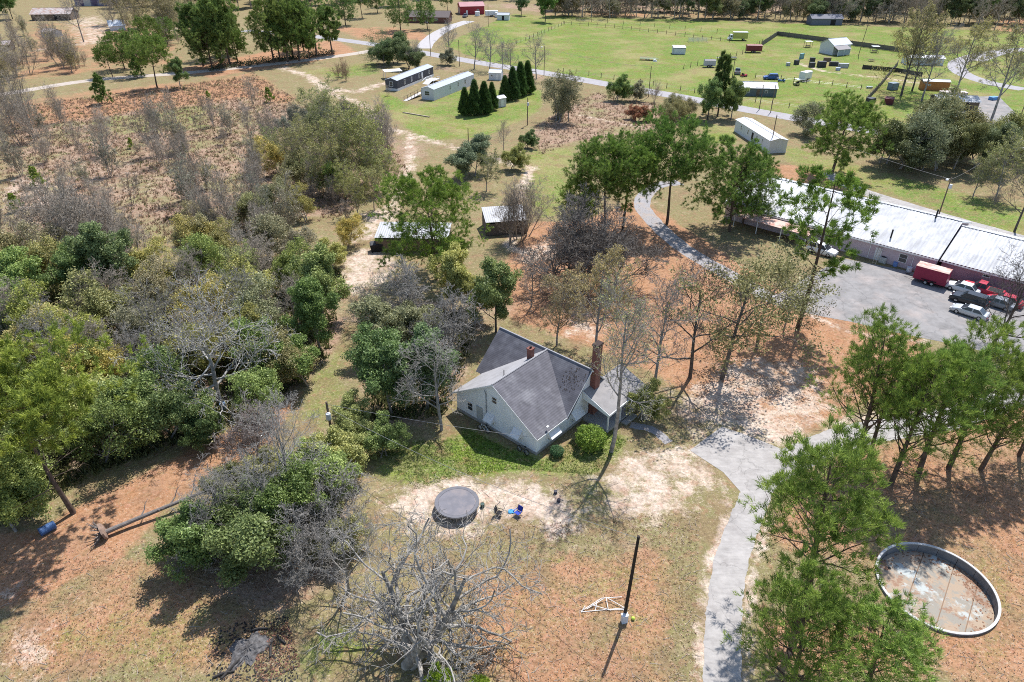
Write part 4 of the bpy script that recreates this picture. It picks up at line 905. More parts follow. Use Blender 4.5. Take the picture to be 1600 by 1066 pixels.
def add_window(root, c, w, h, face_rz, frame=m_trim, pane=m_glass, depth=.05, sill=False, cross=True):
    """window on a wall: frame ring proud of the wall, pane set inside it; the local -y axis faces out"""
    hold = MB(); t = .09
    for dx, dz, sx, sz in ((0, h / 2 - t / 2, w, t), (0, -h / 2 + t / 2, w, t), (-w / 2 + t / 2, 0, t, h - 2 * t), (w / 2 - t / 2, 0, t, h - 2 * t)):
        hold.box((dx, -depth / 2 - .002, dz), (sx, depth, sz))
    if cross and h > .7: hold.box((0, -depth / 2 - .004, 0), (w - 2 * t, depth * .7, .05))
    f = hold.build('window', frame, root, c, face_rz)
    MB().box((0, -.014, 0), (w - 2 * t, .02, h - 2 * t)).build('pane', pane, f)
    if sill: MB().box((0, -.06, -h / 2 - .04), (w + .12, .14, .06)).build('sill', frame, f)
    return f
def add_door(root, c, w, h, face_rz, m, handle=True):
    d = MB().box((0, -.03, 0), (w, .06, h)).build('door', m, root, c, face_rz)
    if handle: MB().box((w * .38, -.08, -.05), (.06, .05, .14)).build('handle', m_steel, d)
    return d
def gable(name, label, cat, loc, rz, L, W, eave, ridge, wall, roof, wins=(), doors=(), over=.3, group=None, base=None, gables=None, roof_th=.10):
    """ridge runs along local x; walls are one shell with closed gable ends"""
    o = thing(name, label, cat, loc, rz, group); x, y = L / 2, W / 2
    b = MB(); b.add([(-x, -y, 0), (x, -y, 0), (x, y, 0), (-x, y, 0), (-x, -y, eave), (x, -y, eave), (x, y, eave), (-x, y, eave), (-x, 0, ridge), (x, 0, ridge)],
          [(0, 1, 5, 4), (2, 3, 7, 6), (1, 2, 6, 9, 5), (3, 0, 4, 8, 7), (4, 5, 9, 8), (6, 7, 8, 9), (0, 3, 2, 1)])
    b.build('wall', wall, o)
    if base: MB().box((0, 0, base[0] / 2), (L + .06, W + .06, base[0])).build('skirting', base[1], o)
    k = (ridge - eave) / y; zo = eave - k * over
    for s in (-1, 1):
        MB().slab([(-x - over, s * (y + over), zo + .14), (x + over, s * (y + over), zo + .14), (x + over, 0, ridge + .14), (-x - over, 0, ridge + .14)], roof_th).build('roof', roof, o)
    MB().tube([(-x - over, 0, ridge + .15), (x + over, 0, ridge + .15)], .09, 5).build('ridge_cap', roof, o)
    for side, a, z, w, h in wins:
        c, r_ = {'S': ((a, -y, z), 0), 'N': ((a, y, z), math.pi), 'E': ((x, a, z), math.pi / 2), 'W': ((-x, a, z), -math.pi / 2)}[side]
        add_window(o, c, w, h, r_)
    for side, a, w, h, m in doors:
        c, r_ = {'S': ((a, -y, h / 2 + (base[0] if base else .1)), 0), 'N': ((a, y, h / 2 + .1), math.pi), 'E': ((x, a, h / 2 + .1), math.pi / 2), 'W': ((-x, a, h / 2 + .1), -math.pi / 2)}[side]
        add_door(o, c, w, h, r_, m)
    return o
def box_at(px_list):       # centre, rz, L, W from ground points: near-left, near-right, far-right
    a, b, c = [at(*p) for p in px_list]
    return a, b, c

# --- the house: local x = along the right hand wall (away), local y = towards the left back
HO = Vector((2.6, 56.95, 0)); HA = math.atan2(.749, .663)
house = thing('house', 'white cottage with grey cross gabled roof and two brick chimneys', 'house', HO, HA)
EV, RG = 2.65, 6.5
b = MB()
b.add([(0, 0, 0), (13, 0, 0), (13, 13, 0), (5, 13, 0), (5, 12, 0), (0, 12, 0),
       (0, 0, EV), (5, 0, EV), (13, 0, EV), (13, 13, EV), (5, 13, EV), (5, 12, EV), (0, 12, EV),
       (0, 6, RG - .12), (9, 0, RG - .12), (9, 13, RG - .12)],
      [(0, 1, 8, 14, 7, 6), (1, 2, 9, 8), (2, 3, 10, 15, 9), (3, 4, 11, 10), (4, 5, 12, 11), (5, 0, 6, 13, 12)])
b.build('wall', m_white, house)
MB().box((6.5, 6.0, .18), (13.08, 12.08, .36)).build('foundation', mat('foundation_block', (.36, .34, .32), .9, .15), house)
ov = .38; k_w = (RG - EV) / 6; k_m = (RG - EV) / 4
def zw(y): return RG - k_w * abs(y - 6) + .12
def zm(x): return RG - k_m * abs(x - 9) + .12
yl, yr = 6 - (9 - 5 + ov) * k_m / k_w, 0
# main roof, near slope in two pieces either side of the cross gable valleys; far slope whole
vx = 5 - ov
# valley lines: where zm(x)=zw(y)
def vy(x): return 6 - (RG + .12 - zm(x)) / k_w
y_end = vy(vx); y_end2 = 12 - y_end
roof_m = m_shingle
y0 = -ov
def slope(name, pts, m=roof_m, th=.13): return MB().slab(pts, th).build(name, m, house)
slope('roof', [(9, y0, zm(9)), (9, 6, zm(9)), (vx, vy(vx), zm(vx)), (vx, y0, zm(vx))][:4])
slope('roof', [(9, 6, zm(9)), (9, 13.4, zm(9)), (vx, 13.4, zm(vx)), (vx, 12 - vy(vx), zm(vx))])
slope('roof', [(9, y0, zm(9)), (13.4, y0, zm(13.4)), (13.4, 13.4, zm(13.4)), (9, 13.4, zm(9))])
slope('roof', [(-ov, 6, zw(6)), (9, 6, zw(6)), (vx, vy(vx), zw(vy(vx))), (vx, y0, zw(y0)), (-ov, y0, zw(y0))])
slope('roof', [(-ov, 6, zw(6)), (-ov, 12.4, zw(12.4)), (vx, 12.4, zw(12.4)), (vx, 12 - vy(vx), zw(12 - vy(vx))), (9, 6, zw(6))], mat('pale_roll_roofing', (.33, .32, .325), .8, .12, 1.0, stain=(.24, .23, .225), stain_amt=.6, stain_scale=.4))
MB().tube([(9, y0, zm(9) + .01), (9, 13.4, zm(9) + .01)], .09, 5).build('ridge_cap', mat('ridge_shingle', (.36, .35, .36), .9), house)
MB().tube([(-ov, 6, zw(6) + .01), (8.95, 6, zw(6) + .01)], .09, 5).build('ridge_cap', MATS['ridge_shingle'], house)
def board(p, q, nm='fascia', w=.2, t=.05, m=m_trim):
    p, q = Vector(p), Vector(q); return MB().slab([p, q, q + Vector((0, 0, -w)), p + Vector((0, 0, -w))], t).build(nm, m, house)
for p, q in [((-ov - .04, 6, zw(6) - .02), (-ov - .04, y0, zw(y0) - .02)), ((-ov - .04, 6, zw(6) - .02), (-ov - .04, 12.4, zw(12.4) - .02)), ((9, y0 - .04, zm(9) - .02), (vx, y0 - .04, zm(vx) - .02)), ((9, y0 - .04, zm(9) - .02), (13.4, y0 - .04, zm(13.4) - .02)), ((-ov, y0 - .06, zw(y0) - .02), (vx, y0 - .06, zw(y0) - .02))]:
    b = MB(); P = [Vector(p), Vector(q)]
    d = Vector((0, 0, -.2)); s = Vector((.04, 0, 0)) if abs(p[0] + ov + .04) < .01 else Vector((0, .04, 0))
    b.hexa([P[0], P[1], P[1] + d, P[0] + d], [P[0] + s, P[1] + s, P[1] + d + s, P[0] + d + s]); b.build('fascia', m_trim, house)
# windows with white slanted metal awnings
m_awn = mat('awning_metal', (.80, .80, .80), .45, .04, wave=('X', 5.0, .06))
def awning(w, win, drop=.75, out=.75, z=.62):
    b = MB(); b.slab([(-w / 2, -.02, z), (w / 2, -.02, z), (w / 2, -out, z - drop), (-w / 2, -out, z - drop)], .03)
    for s in (-1, 1):
        x = s * w / 2; b.hexa([(x, -.02, z), (x, -out, z - drop), (x, -.02, z - drop)], [(x - s * .02, -.02, z), (x - s * .02, -out, z - drop), (x - s * .02, -.02, z - drop)])
    b.build('awning', m_awn, win)
for x, w in ((2.6, 1.5), (6.9, 1.6)):
    wn_ = add_window(house, (x, 0, 1.55), w, 1.2, 0, sill=True); awning(w + .25, wn_)
for y, w in ((2.6, 1.0), (6.6, 1.0)):
    wn_ = add_window(house, (0, y, 1.55), w, 1.25, -math.pi / 2, sill=True); awning(w + .25, wn_)
add_window(house, (0, 6, 4.3), .8, .9, -math.pi / 2)
add_window(house, (0, 9.8, 1.6), .9, 1.2, -math.pi / 2)
add_door(house, (0, 8.3, 1.3), .95, 2.0, -math.pi / 2, mat('door_paint', (.45, .47, .48), .5))
MB().tube([(-.1, 7.2, .2), (-.1, 7.2, 4.6), (-.3, 7.2, 5.2)], .05, 6).build('downpipe', mat('pipe_grey', (.22, .23, .24), .6), house)
# chimneys
ch = MB().box((0, 0, 4.85), (.95, .66, 9.7)).build('chimney', m_brick, house, (9.75, -.36, 0))
MB().box((0, 0, 9.62), (1.1, .76, .22)).build('chimney_cap', mat('sooty_brick', (.06, .04, .035), .95), ch)
ch2 = MB().box((0, 0, 0), (.6, .6, 1.9)).build('chimney', m_brick, house, (6.9, 6.75, 6.5))
MB().box((0, 0, .9), (.72, .72, .14)).build('chimney_cap', m_brick, ch2); MB().tube([(0, 0, .9), (0, 0, 1.2)], .14, 8).build('flue', MATS['sooty_brick'], ch2)
MB().tube([(2.2, 6.6, 5.7), (2.2, 6.6, 6.9)], .05, 6).build('vent_pipe', m_dark, house)
MB().box((1.5, -.25, 3.1), (.3, .22, .1)).build('roof_vent', m_trim, house)
# shed-roofed porch against the right gable
m_porch = mat('porch_roof', (.28, .265, .26), .9, .15, 1.0, stain=(.38, .35, .33), stain_amt=.6)
MB().slab([(8.0, -.05, 4.15), (15.4, -.05, 4.15), (15.4, -3.7, 2.7), (8.0, -3.7, 2.7)], .12).build('porch_roof', m_porch, house)
MB().hexa([(7.96, -.05, 4.12), (7.96, -3.7, 2.68), (7.96, -3.7, 2.35), (7.96, -.05, 3.2)], [(7.90, -.05, 4.12), (7.90, -3.7, 2.68), (7.90, -3.7, 2.35), (7.90, -.05, 3.2)]).build('porch_gable', m_trim, house)
MB().box((11.7, -3.76, 2.56), (7.6, .1, .24)).build('gutter', m_trim, house)
for x in (8.15, 10.6, 13.0, 15.2): MB().box((x, -3.5, 1.25), (.14, .14, 2.5)).build('porch_post', m_trim, house)
MB().box((11.7, -1.85, .18), (7.2, 3.5, .36)).build('porch_floor', mat('porch_concrete', (.35, .34, .33), .9, .1), house)
MB().box((11.7, -4.1, .1), (2.2, .7, .2)).build('step', MATS['porch_concrete'], house)
add_door(house, (11.4, 0, 1.4), .95, 2.05, 0, MATS['door_paint']); add_window(house, (9.6, 0, 1.6), 1.0, 1.2, 0)
# leaf litter lying on the roof
lr = np.random.default_rng(3); b = MB()
for _ in range(110):
    x, y = 7.6 + lr.normal() * .55, 1.2 + lr.normal() * .55; z = zm(x) + .02
    a = lr.uniform(0, 3.1); r_ = lr.uniform(.03, .085); pts = [(x + r_ * math.cos(a + q), y + r_ * math.sin(a + q)) for q in (0, 1.3, 3.1, 4.4)]
    b.add([(px_, py_, zm(px_) + .025) for px_, py_ in pts], [(0, 1, 2, 3)])
tag(b.build('leaf_litter', mat('dead_leaves', (.07, .055, .045), .95), house), kind='stuff')

# --- mobile homes
def mobile(label, nl, nr, L, wall, roof, skirt, wins, doors, eave=3.1, ridge=3.75, W=None):
    a, b_ = at(*nl), at(*nr); d = (b_ - a); W = W or d.length; ang = math.atan2(d.y, d.x)      # short end a-b, home runs away to its left
    n = Vector((-math.sin(ang), math.cos(ang), 0)); c = (a + b_) / 2 + n * L / 2
    return gable('mobile_home', label, 'mobile home', c, ang + math.pi / 2, L, W, eave, ridge, wall, roof, wins, doors, .12, 'mobile homes', (.75, skirt))
m_navy = mat('charcoal_siding', (.075, .08, .10), .6, .08, 2, wave=('Z', 2.4, .1)); m_skirt = mat('white_skirting', (.68, .68, .68), .7, .06, wave=('X', .9, .1))
m_homegrey = ribbed('grey_home_roof', (.40, .43, .48), (.33, .35, .38), .5)
# long side with the windows faces lower right: local -y
mobile('charcoal grey mobile home with white skirting and pale window trim', (603, 141), (621.5, 142.8), 24.5, m_navy, m_homegrey, m_skirt,
       [('S', -7.5, 2.0, .9, 1.5), ('S', -3, 2.0, .9, 1.4), ('S', 2.2, 2.0, .9, 1.4), ('S', 9.2, 2.0, .8, 1.2), ('W', 0, 2.0, 1.3, 1.5)], [('S', 4.2, .95, 2.0, m_trim)])
m_hwhite = mat('pale_home_siding', (.62, .64, .66), .6, .05, 2, wave=('X', .9, .1))
mobile('pale grey mobile home with a ramp, beside the row of cypresses', (659, 155), (678.7, 157.4), 25.0, m_hwhite, m_homegrey, m_hwhite,
       [('S', -3, 2.0, .7, 1.4), ('S', 2, 2.0, .7, 1.4), ('S', 6.5, 2.0, .8, 1.4), ('W', .2, 1.9, 1.8, 1.3)], [])
# right home: long wall faces lower left
a, b_ = at(1147, 205), at(1200, 240); d = b_ - a; ang = math.atan2(d.y, d.x); L_ = d.length; n_ = Vector((-math.sin(ang), math.cos(ang), 0))
gable('mobile_home', 'pale mobile home with a bright white roof near the lone pine', 'mobile home', (a + b_) / 2 + n_ * 2.2, ang, L_, 4.4, 2.9, 3.4, m_hwhite, mat('bright_white_roof', (.58, .58, .60), .5, .05, wave=('X', 3.0, .05)),
      [('S', -6.0, 1.9, .7, 1.2), ('S', -2.0, 1.9, .7, 1.2), ('S', 3, 1.9, .7, 1.2), ('S', 6, 1.9, .6, 1.0)], [('S', .6, .9, 1.9, m_dark)], .15, 'mobile homes', (.5, m_skirt))
# ramp and decks by the homes
rp = thing('ramp', 'long wooden access ramp in front of the pale mobile home', 'ramp', at(633, 158)); q0 = at(633, 158); q1 = at(659, 149); dv = q1 - q0; ra = math.atan2(dv.y, dv.x); rl = dv.length; rp.rotation_euler = (0, 0, ra)
MB().slab([(0, -.7, .08), (rl, -.7, .9), (rl, .7, .9), (0, .7, .08)], .1).build('deck', mat('grey_boards', (.5, .48, .47), .9), rp)
for s in (-.7, .7):
    for i in range(5): MB().box((rl * (i + .3) / 5, s, (.1 + .9 * (i + .3) / 5) * .5 + .5), (.1, .1, 1.0 + .9 * (i + .3) / 5)).build('post', m_wood, rp)
    MB().tube([(0, s, 1.0), (rl, s, 1.85)], .05, 5).build('handrail', m_wood, rp)
st = thing('stair_deck', 'white porch deck with railed steps between the two mobile homes', 'deck', at(676, 128)); st.rotation_euler = (0, 0, R(63))
MB().box((0, 0, .75), (4.0, 3.2, .16)).build('deck', m_trim, st); MB().slab([(-2, -1.2, .83), (-2, 1.2, .83), (-4.4, 1.2, .05), (-4.4, -1.2, .05)], .12).build('steps', m_trim, st)
for x in (-1.9, 1.9):
    for y in (-1.5, 1.5): MB().box((x, y, .85), (.12, .12, 1.7)).build('post', m_trim, st)
for y in (-1.5, 1.5): MB().box((0, y, 1.6), (3.9, .08, .1)).build('rail', m_trim, st)
for y in (-1.2, 1.2): MB().tube([(-2, y, 1.7), (-4.4, y, .95)], .05, 5).build('handrail', m_trim, st)
dk = thing('carport_canopy', 'flat white canopy behind the charcoal mobile home', 'canopy', at(614, 122), R(20))
MB().box((0, 0, 2.45), (6.0, 4.2, .14)).build('roof', m_trim, dk)
for x in (-2.8, 2.8):
    for y in (-1.9, 1.9): MB().box((x, y, 1.2), (.12, .12, 2.4)).build('post', m_trim, dk)
# small sheds
gable('garden_shed', 'small grey white shed with a domed roof behind the cypresses', 'shed', at(775, 124), R(-12), 4.2, 3.4, 2.3, 3.1, m_hwhite, m_hwhite, [('S', -1.0, 1.5, .6, .7)], [('S', .8, .9, 1.8, m_trim)], .1)
gable('garden_shed', 'small pale shed standing between the two cypress groups', 'shed', at(781, 166), R(35), 2.8, 2.6, 2.4, 2.9, mat('tan_shed', (.58, .56, .54), .7, .06, wave=('X', 4., .1)), MATS['bright_white_roof'], [], [('S', 0, .9, 1.8, m_trim)], .1)
MB().box((0, 0, .14), (9.5, .3, .28)).build('timber_beam', m_pale_wood, None, at(650, 180), R(-32)); tag(bpy.data.objects['timber_beam'], 'long weathered timber lying on the lawn before the mobile homes', 'timber')
# low metal sheds behind the pine
def open_shed(name, label, loc, rz, L, W, h0, h1, roof, wall, group=None):
    o = thing(name, label, 'shed', loc, rz, group)
    MB().slab([(-L / 2, -W / 2, h0), (L / 2, -W / 2, h0), (L / 2, W / 2, h1), (-L / 2, W / 2, h1)], .06).build('roof', roof, o)
    for x in (-L / 2 + .2, 0, L / 2 - .2):
        for y, h in ((-W / 2 + .2, h0), (W / 2 - .2, h1)): MB().box((x, y, (h - .1) / 2), (.12, .12, h - .1)).build('post', m_wood, o)
    MB().box((0, W / 2 - .1, (h1 - .1) / 2), (L - .3, .08, h1 - .12)).build('back_wall', wall, o)
    MB().box((0, -W / 2 + .06, h0 * .45), (L - .35, .06, h0 * .85)).build('front_wall', wall, o)
    for s in (-1, 1): MB().box((s * (L / 2 - .09), 0, (h0 - .1) / 2), (.06, W - .5, h0 - .1)).build('side_wall', wall, o)
    return o
m_corr = ribbed('corrugated_roof', (.46, .46, .47), (.36, .34, .33), .6, ('X', .8, .25))
open_shed('metal_shed', 'low shed with pale corrugated roof left of the large pine', at(648, 384), R(-2), 12.5, 5.5, 2.6, 3.2, m_corr, m_wood)
open_shed('metal_shed', 'grey roofed lean-to shed right of the large pine', at(788, 358), R(10), 7.5, 5.5, 2.6, 3.4, m_corr, mat('dark_boards', (.13, .11, .10), .9, .2, 3))
bin_ = thing('waste_bin', 'black open waste bin beside the corrugated shed', 'bin', at(589, 392), R(12))
MB().hexa([(-.9, -.6, .1), (.9, -.6, .1), (.9, .6, .1), (-.9, .6, .1)], [(-1.1, -.75, 1.35), (1.1, -.75, 1.35), (1.1, .75, 1.35), (-1.1, .75, 1.35)]).build('body', m_dark, bin_)
MB().box((0, -.05, 1.42), (1.9, 1.2, .1), 0, Matrix.Rotation(.25, 3, 'X')).build('lid', mat('black_lid', (.04, .04, .045), .5), bin_)
for x in (-.8, .8): MB().tube([(x, -.7, .14), (x, .7, .14)], .12, 8).build('wheel', m_dark, bin_)

# --- long metal-roofed building
LA = R(-42.2); LBN = Vector((66.6, 99.6, 0))       # near right corner of the main part
def long_building(label, corner, L, W, h_eave, rise, wall_m, seed, cols, over=.5):
    o = thing('long_building', label, 'building', corner, LA)     # local x along, corner at x=0; body runs to -x; y away
    rg = W / 2; zr = h_eave + rise
    b = MB(); b.add([(-L, 0, 0), (0, 0, 0), (0, W, 0), (-L, W, 0), (-L, 0, h_eave), (0, 0, h_eave), (0, W, h_eave), (-L, W, h_eave), (-L, rg, zr), (0, rg, zr)],
          [(0, 1, 5, 4), (2, 3, 7, 6), (1, 2, 6, 9, 5), (3, 0, 4, 8, 7), (0, 3, 2, 1)]); b.build('wall', wall_m, o)
    rr = random.Random(seed); sw = (L + .6) / cols; rows_ = 3; k = rise / rg
    meshes = {}
    def sheet(i, j, side):
        # corrugated sheet: ribs every 0.3 m; alike sheets share one mesh
        key = side, j
        if key not in meshes:
            y0_ = -over + (rg + over) * j / rows_; y1_ = -over + (rg + over) * (j + 1) / rows_ + .12
            n = max(4, int(sw / .52)); b = MB(); V = []; Fc = []
            for q in range(2 * n + 1):
                x = sw * q / (2 * n); dz = .075 if q % 2 else 0.
                V += [(x, y0_, k * y0_ + dz + .015 * (rows_ - j)), (x, y1_, k * y1_ + dz + .015 * (rows_ - j) - .012)]
            for q in range(2 * n): Fc.append((2 * q, 2 * q + 2, 2 * q + 3, 2 * q + 1))
            b.add(V, Fc); meshes[key] = b.mesh('roof_sheet', None)
            meshes[key].materials.append(SHEETS[0])
        s_ = link('roof_sheet', meshes[key], o)
        x0 = -L - .3 + i * sw
        if side == 0: s_.location = (x0, 0, h_eave + .1 + rr.uniform(0, .012))
        else: s_.location = (x0 + sw, W, h_eave + .1 + rr.uniform(0, .012)); s_.rotation_euler = (0, 0, math.pi)
        s_.material_slots[0].link = 'OBJECT'; s_.material_slots[0].material = SHEETS[rr.randrange(3)]
    for i in range(cols):
        for j in range(rows_):
            sheet(i, j, 0); sheet(i, j, 1)
    MB().box((-L / 2, rg, zr + .17), (L + .6, .4, .06)).build('ridge_cap', SHEETS[0], o)
    MB().box((-L / 2, -over - .05, h_eave - over * k - .03), (L + .6, .08, .2)).build('fascia', m_trim, o)
    MB().hexa([(.32, -over, h_eave - .1), (.32, rg, zr + .16), (.32, W + over, h_eave - .1), (.32, W + over, h_eave - .32), (.32, rg, zr - .1), (.32, -over, h_eave - .32)], [(.26, -over, h_eave - .1), (.26, rg, zr + .16), (.26, W + over, h_eave - .1), (.26, W + over, h_eave - .32), (.26, rg, zr - .1), (.26, -over, h_eave - .32)]).build('verge', m_trim, o)
    return o
SHEETS = [mat('roof_sheet_%d' % i, c, .5, .1, .9, stain=st_, stain_amt=.7, stain_scale=.8, streak=(1.6, .12, .68)) for i, (c, st_) in enumerate([((.56, .56, .57), (.42, .41, .41)), ((.51, .51, .52), (.40, .39, .38)), ((.60, .60, .61), (.46, .45, .45))])]
m_pink = mat('pink_block_wall', (.55, .45, .48), .85, .08, 1.0, stain=(.5, .38, .41), stain_amt=.5)
m_mauve = mat('mauve_block_wall', (.38, .22, .26), .85, .08, 1.0, stain=(.3, .2, .24), stain_amt=.5)
lb = long_building('long low pink building with a bright corrugated metal roof', LBN, 36, 19.5, 3.1, 3.1, m_pink, 1, 14)
lb2 = long_building('lower mauve wing with a streaked corrugated roof at the right edge', LBN + Vector((math.cos(LA) * 27.5 - math.sin(LA) * 1.2, math.sin(LA) * 27.5 + math.cos(LA) * 1.2, 0)), 26.8, 17.6, 2.7, 2.7, m_mauve, 2, 10)
add_window(lb, (-4.6, 0, 1.6), 1.3, 1.5, 0); add_door(lb, (-8.4, 0, 1.2), 1.0, 2.1, 0, m_trim); add_window(lb, (-16, 0, 1.7), 1.4, 1.1, 0); add_door(lb, (-22, 0, 1.2), 1.0, 2.1, 0, m_trim); add_window(lb, (-28, 0, 1.7), 1.4, 1.1, 0)
for x, y in ((-7.6, 1.6), (-3.5, 9.0)): MB().tube([(x, y, 3.3), (x, y, 7.6 if y > 5 else 5.2)], .13, 8).build('vent_pipe', m_dark, lb)
for x in (-22, -14): MB().box((x, 5, .0), (.3, .3, .02)).build('vent_flange', m_steel, lb)
for x in (-20.5, -10.5): add_window(lb2, (x, 0, 1.9), 1.0, .5, 0, cross=False)
MB().box((-3.1, -.06, 1.6), (.08, .1, 3.1)).build('conduit', m_trim, lb); MB().box((-9.8, -.06, 1.6), (.08, .1, 3.1)).build('conduit', m_trim, lb)
# --- cars
def wheel_set(root, xs, y, r, w=.22, hub=None):
    for x in xs:
        for s in (-1, 1):
            t = MB().lathe([(r * .55, -w / 2), (r * .94, -w / 2), (r, -w / 4), (r, w / 4), (r * .94, w / 2), (r * .55, w / 2)], 16).build('wheel', m_dark, root)
            t.location = (x, s * y, r); t.rotation_euler = (math.pi / 2, 0, 0)
            MB().lathe([(.0, -w * .4), (r * .56, -w * .42), (r * .56, w * .42), (.0, w * .4)], 10).build('rim', hub or m_steel, t)
def loft(sections):      # list of (x, [(y,z)...]) half sections mirrored
    b = MB(); n = None; rings = []
    for x, half in sections:
        ring = [(x, y, z) for y, z in half] + [(x, -y, z) for y, z in half[::-1]]; rings.append(ring); n = len(ring)
    V = [p for r_ in rings for p in r_]; Fc = []
    for i in range(len(rings) - 1):
        for j in range(n): Fc.append((i * n + j, i * n + (j + 1) % n, (i + 1) * n + (j + 1) % n, (i + 1) * n + j))
    Fc.append(tuple(range(n))[::-1]); Fc.append(tuple((len(rings) - 1) * n + j for j in range(n)))
    return b.add(V, Fc)
def car(label, loc, rz, paint, kind='sedan', group='parked cars'):
    o = thing('parked_car', label, 'car', loc, rz, group)
    L, W, H = {'sedan': (4.8, 1.82, 1.45), 'suv': (4.9, 1.95, 1.8), 'pickup': (5.6, 1.95, 1.8)}[kind]; w = W / 2; bl = .95 if kind == 'sedan' else 1.08; hd = .72 if kind == 'sedan' else .95
    pr = lambda x, top, ww=w: (x, [(ww * .86, .22), (ww, .42), (ww, top - .22), (ww * .93, top)])
    if kind == 'pickup': secs = [pr(-L / 2, hd + .02, w * .95), pr(-L / 2 + .1, bl), pr(L * .18, bl), pr(L * .28, bl - .02), pr(L / 2 - .3, hd + .08), pr(L / 2, hd - .15, w * .88)]
    else: secs = [pr(-L / 2, hd - .02, w * .88), pr(-L / 2 + .15, bl - .05), pr(-L * .2, bl), pr(L * .2, bl), pr(L * .3, bl - .04), pr(L / 2 - .35, hd + .03), pr(L / 2, hd - .2, w * .86)]
    body = loft(secs).build('body', paint, o, smooth=False)
    x0, x1, x2, x3 = {'sedan': (-L * .40, -L * .24, L * .06, L * .24), 'suv': (-L * .47, -L * .42, L * .08, L * .24), 'pickup': (-L * .10, -L * .06, L * .12, L * .25)}[kind]
    t = w * .74; bz = bl - .02
    cab = MB(); cab.hexa([(x0, -w * .9, bz), (x3, -w * .9, bz), (x3, w * .9, bz), (x0, w * .9, bz)], [(x1, -t, H), (x2, -t, H), (x2, t, H), (x1, t, H)]); cab.build('cabin', paint, o)
    e = .012
    def pane(nm, p): MB().slab([Vector(q) for q in p], .01).build(nm, m_glass, o)
    def lerp(a, b, f): return tuple(a[i] + (b[i] - a[i]) * f for i in range(3))
    def inset(P, f, out):
        c = tuple(sum(p[i] for p in P) / 4 for i in range(3)); return [tuple(lerp(p, c, f)[i] + out[i] for i in range(3)) for p in P]
    b = MB(); b.add(inset([(x3, -w * .9, bz), (x3, w * .9, bz), (x2, t, H), (x2, -t, H)], .1, (.02, 0, .015)), [(0, 1, 2, 3)]); b.build('windscreen', m_glass, o)
    b = MB(); b.add(inset([(x0, -w * .9, bz), (x0, w * .9, bz), (x1, t, H), (x1, -t, H)], .12, (-.02, 0, .015)), [(0, 1, 2, 3)]); b.build('rear_window', m_glass, o)
    for s in (-1, 1):
        P = [(x0, s * w * .9, bz), (x3, s * w * .9, bz), (x2, s * t, H), (x1, s * t, H)]; mid = .5
        A = [P[0], lerp(P[0], P[1], mid), lerp(P[3], P[2], mid), P[3]]; B = [lerp(P[0], P[1], mid), P[1], P[2], lerp(P[3], P[2], mid)]
        for Q in (A, B):
            b = MB(); b.add(inset(Q, .14, (0, s * .02, .012)), [(0, 1, 2, 3)]); b.build('side_window', m_glass, o)
        MB().box((L / 2 - .12, s * w * .66, hd - .14), (.2, .36, .14)).build('headlight', mat('lamp_glass', (.8, .8, .78), .2), o)
        MB().box((-L / 2 + .04, s * w * .7, hd - .08), (.12, .34, .16)).build('taillight', mat('lamp_red', (.4, .02, .02), .3), o)
        MB().box((L * .2, s * (w + .08), bl + .05), (.12, .2, .14)).build('mirror', paint, o)
    MB().box((L / 2 - .02, 0, .38), (.12, W * .86, .2)).build('bumper', mat('bumper_grey', (.2, .2, .2), .6), o); MB().box((-L / 2 + .02, 0, .38), (.12, W * .86, .2)).build('bumper', MATS['bumper_grey'], o)
    if kind == 'pickup': MB().box((-L * .29, 0, bl + .005), (L * .33, W * .82, .02)).build('bed', m_dark, o)
    wheel_set(o, (-L * .31, L * .3), w - .1, .34 if kind == 'sedan' else .39)
    return o
p_silver = mat('silver_paint', (.52, .54, .56), .3, .03, spec=.6, metal=.3); p_black = mat('black_paint', (.02, .022, .027), .25, .03, spec=.6); p_red = mat('red_paint', (.42, .025, .05), .35, .05, spec=.5)
p_white = mat('white_paint', (.74, .75, .75), .35, .03, spec=.5); p_blue = mat('blue_paint', (.03, .10, .32), .35, .05, spec=.5); p_grey = mat('grey_paint', (.2, .21, .23), .3, .03, spec=.6)
ca = LA - R(3)
car('silver car nearest the camera in the parked cluster', at(1513, 492), ca + math.pi, p_silver)
car('black suv behind the silver car in the parked cluster', at(1512, 474), ca + math.pi, p_black, 'suv')
car('dark grey car right of the black one in the parked cluster', at(1555, 478), ca + math.pi, p_grey)
car('red pickup truck by the mauve wall', at(1533, 458), ca + math.pi, p_red, 'pickup')
car('white car by the mauve wall, left of the red pickup', at(1502, 455), ca + math.pi, p_white)
car('red car half hidden behind the bare tree limbs', at(1568, 474), ca + math.pi, p_red)
car('white van like car left of the tall thin pine by the building', at(1283, 396), ca, p_white, 'suv')
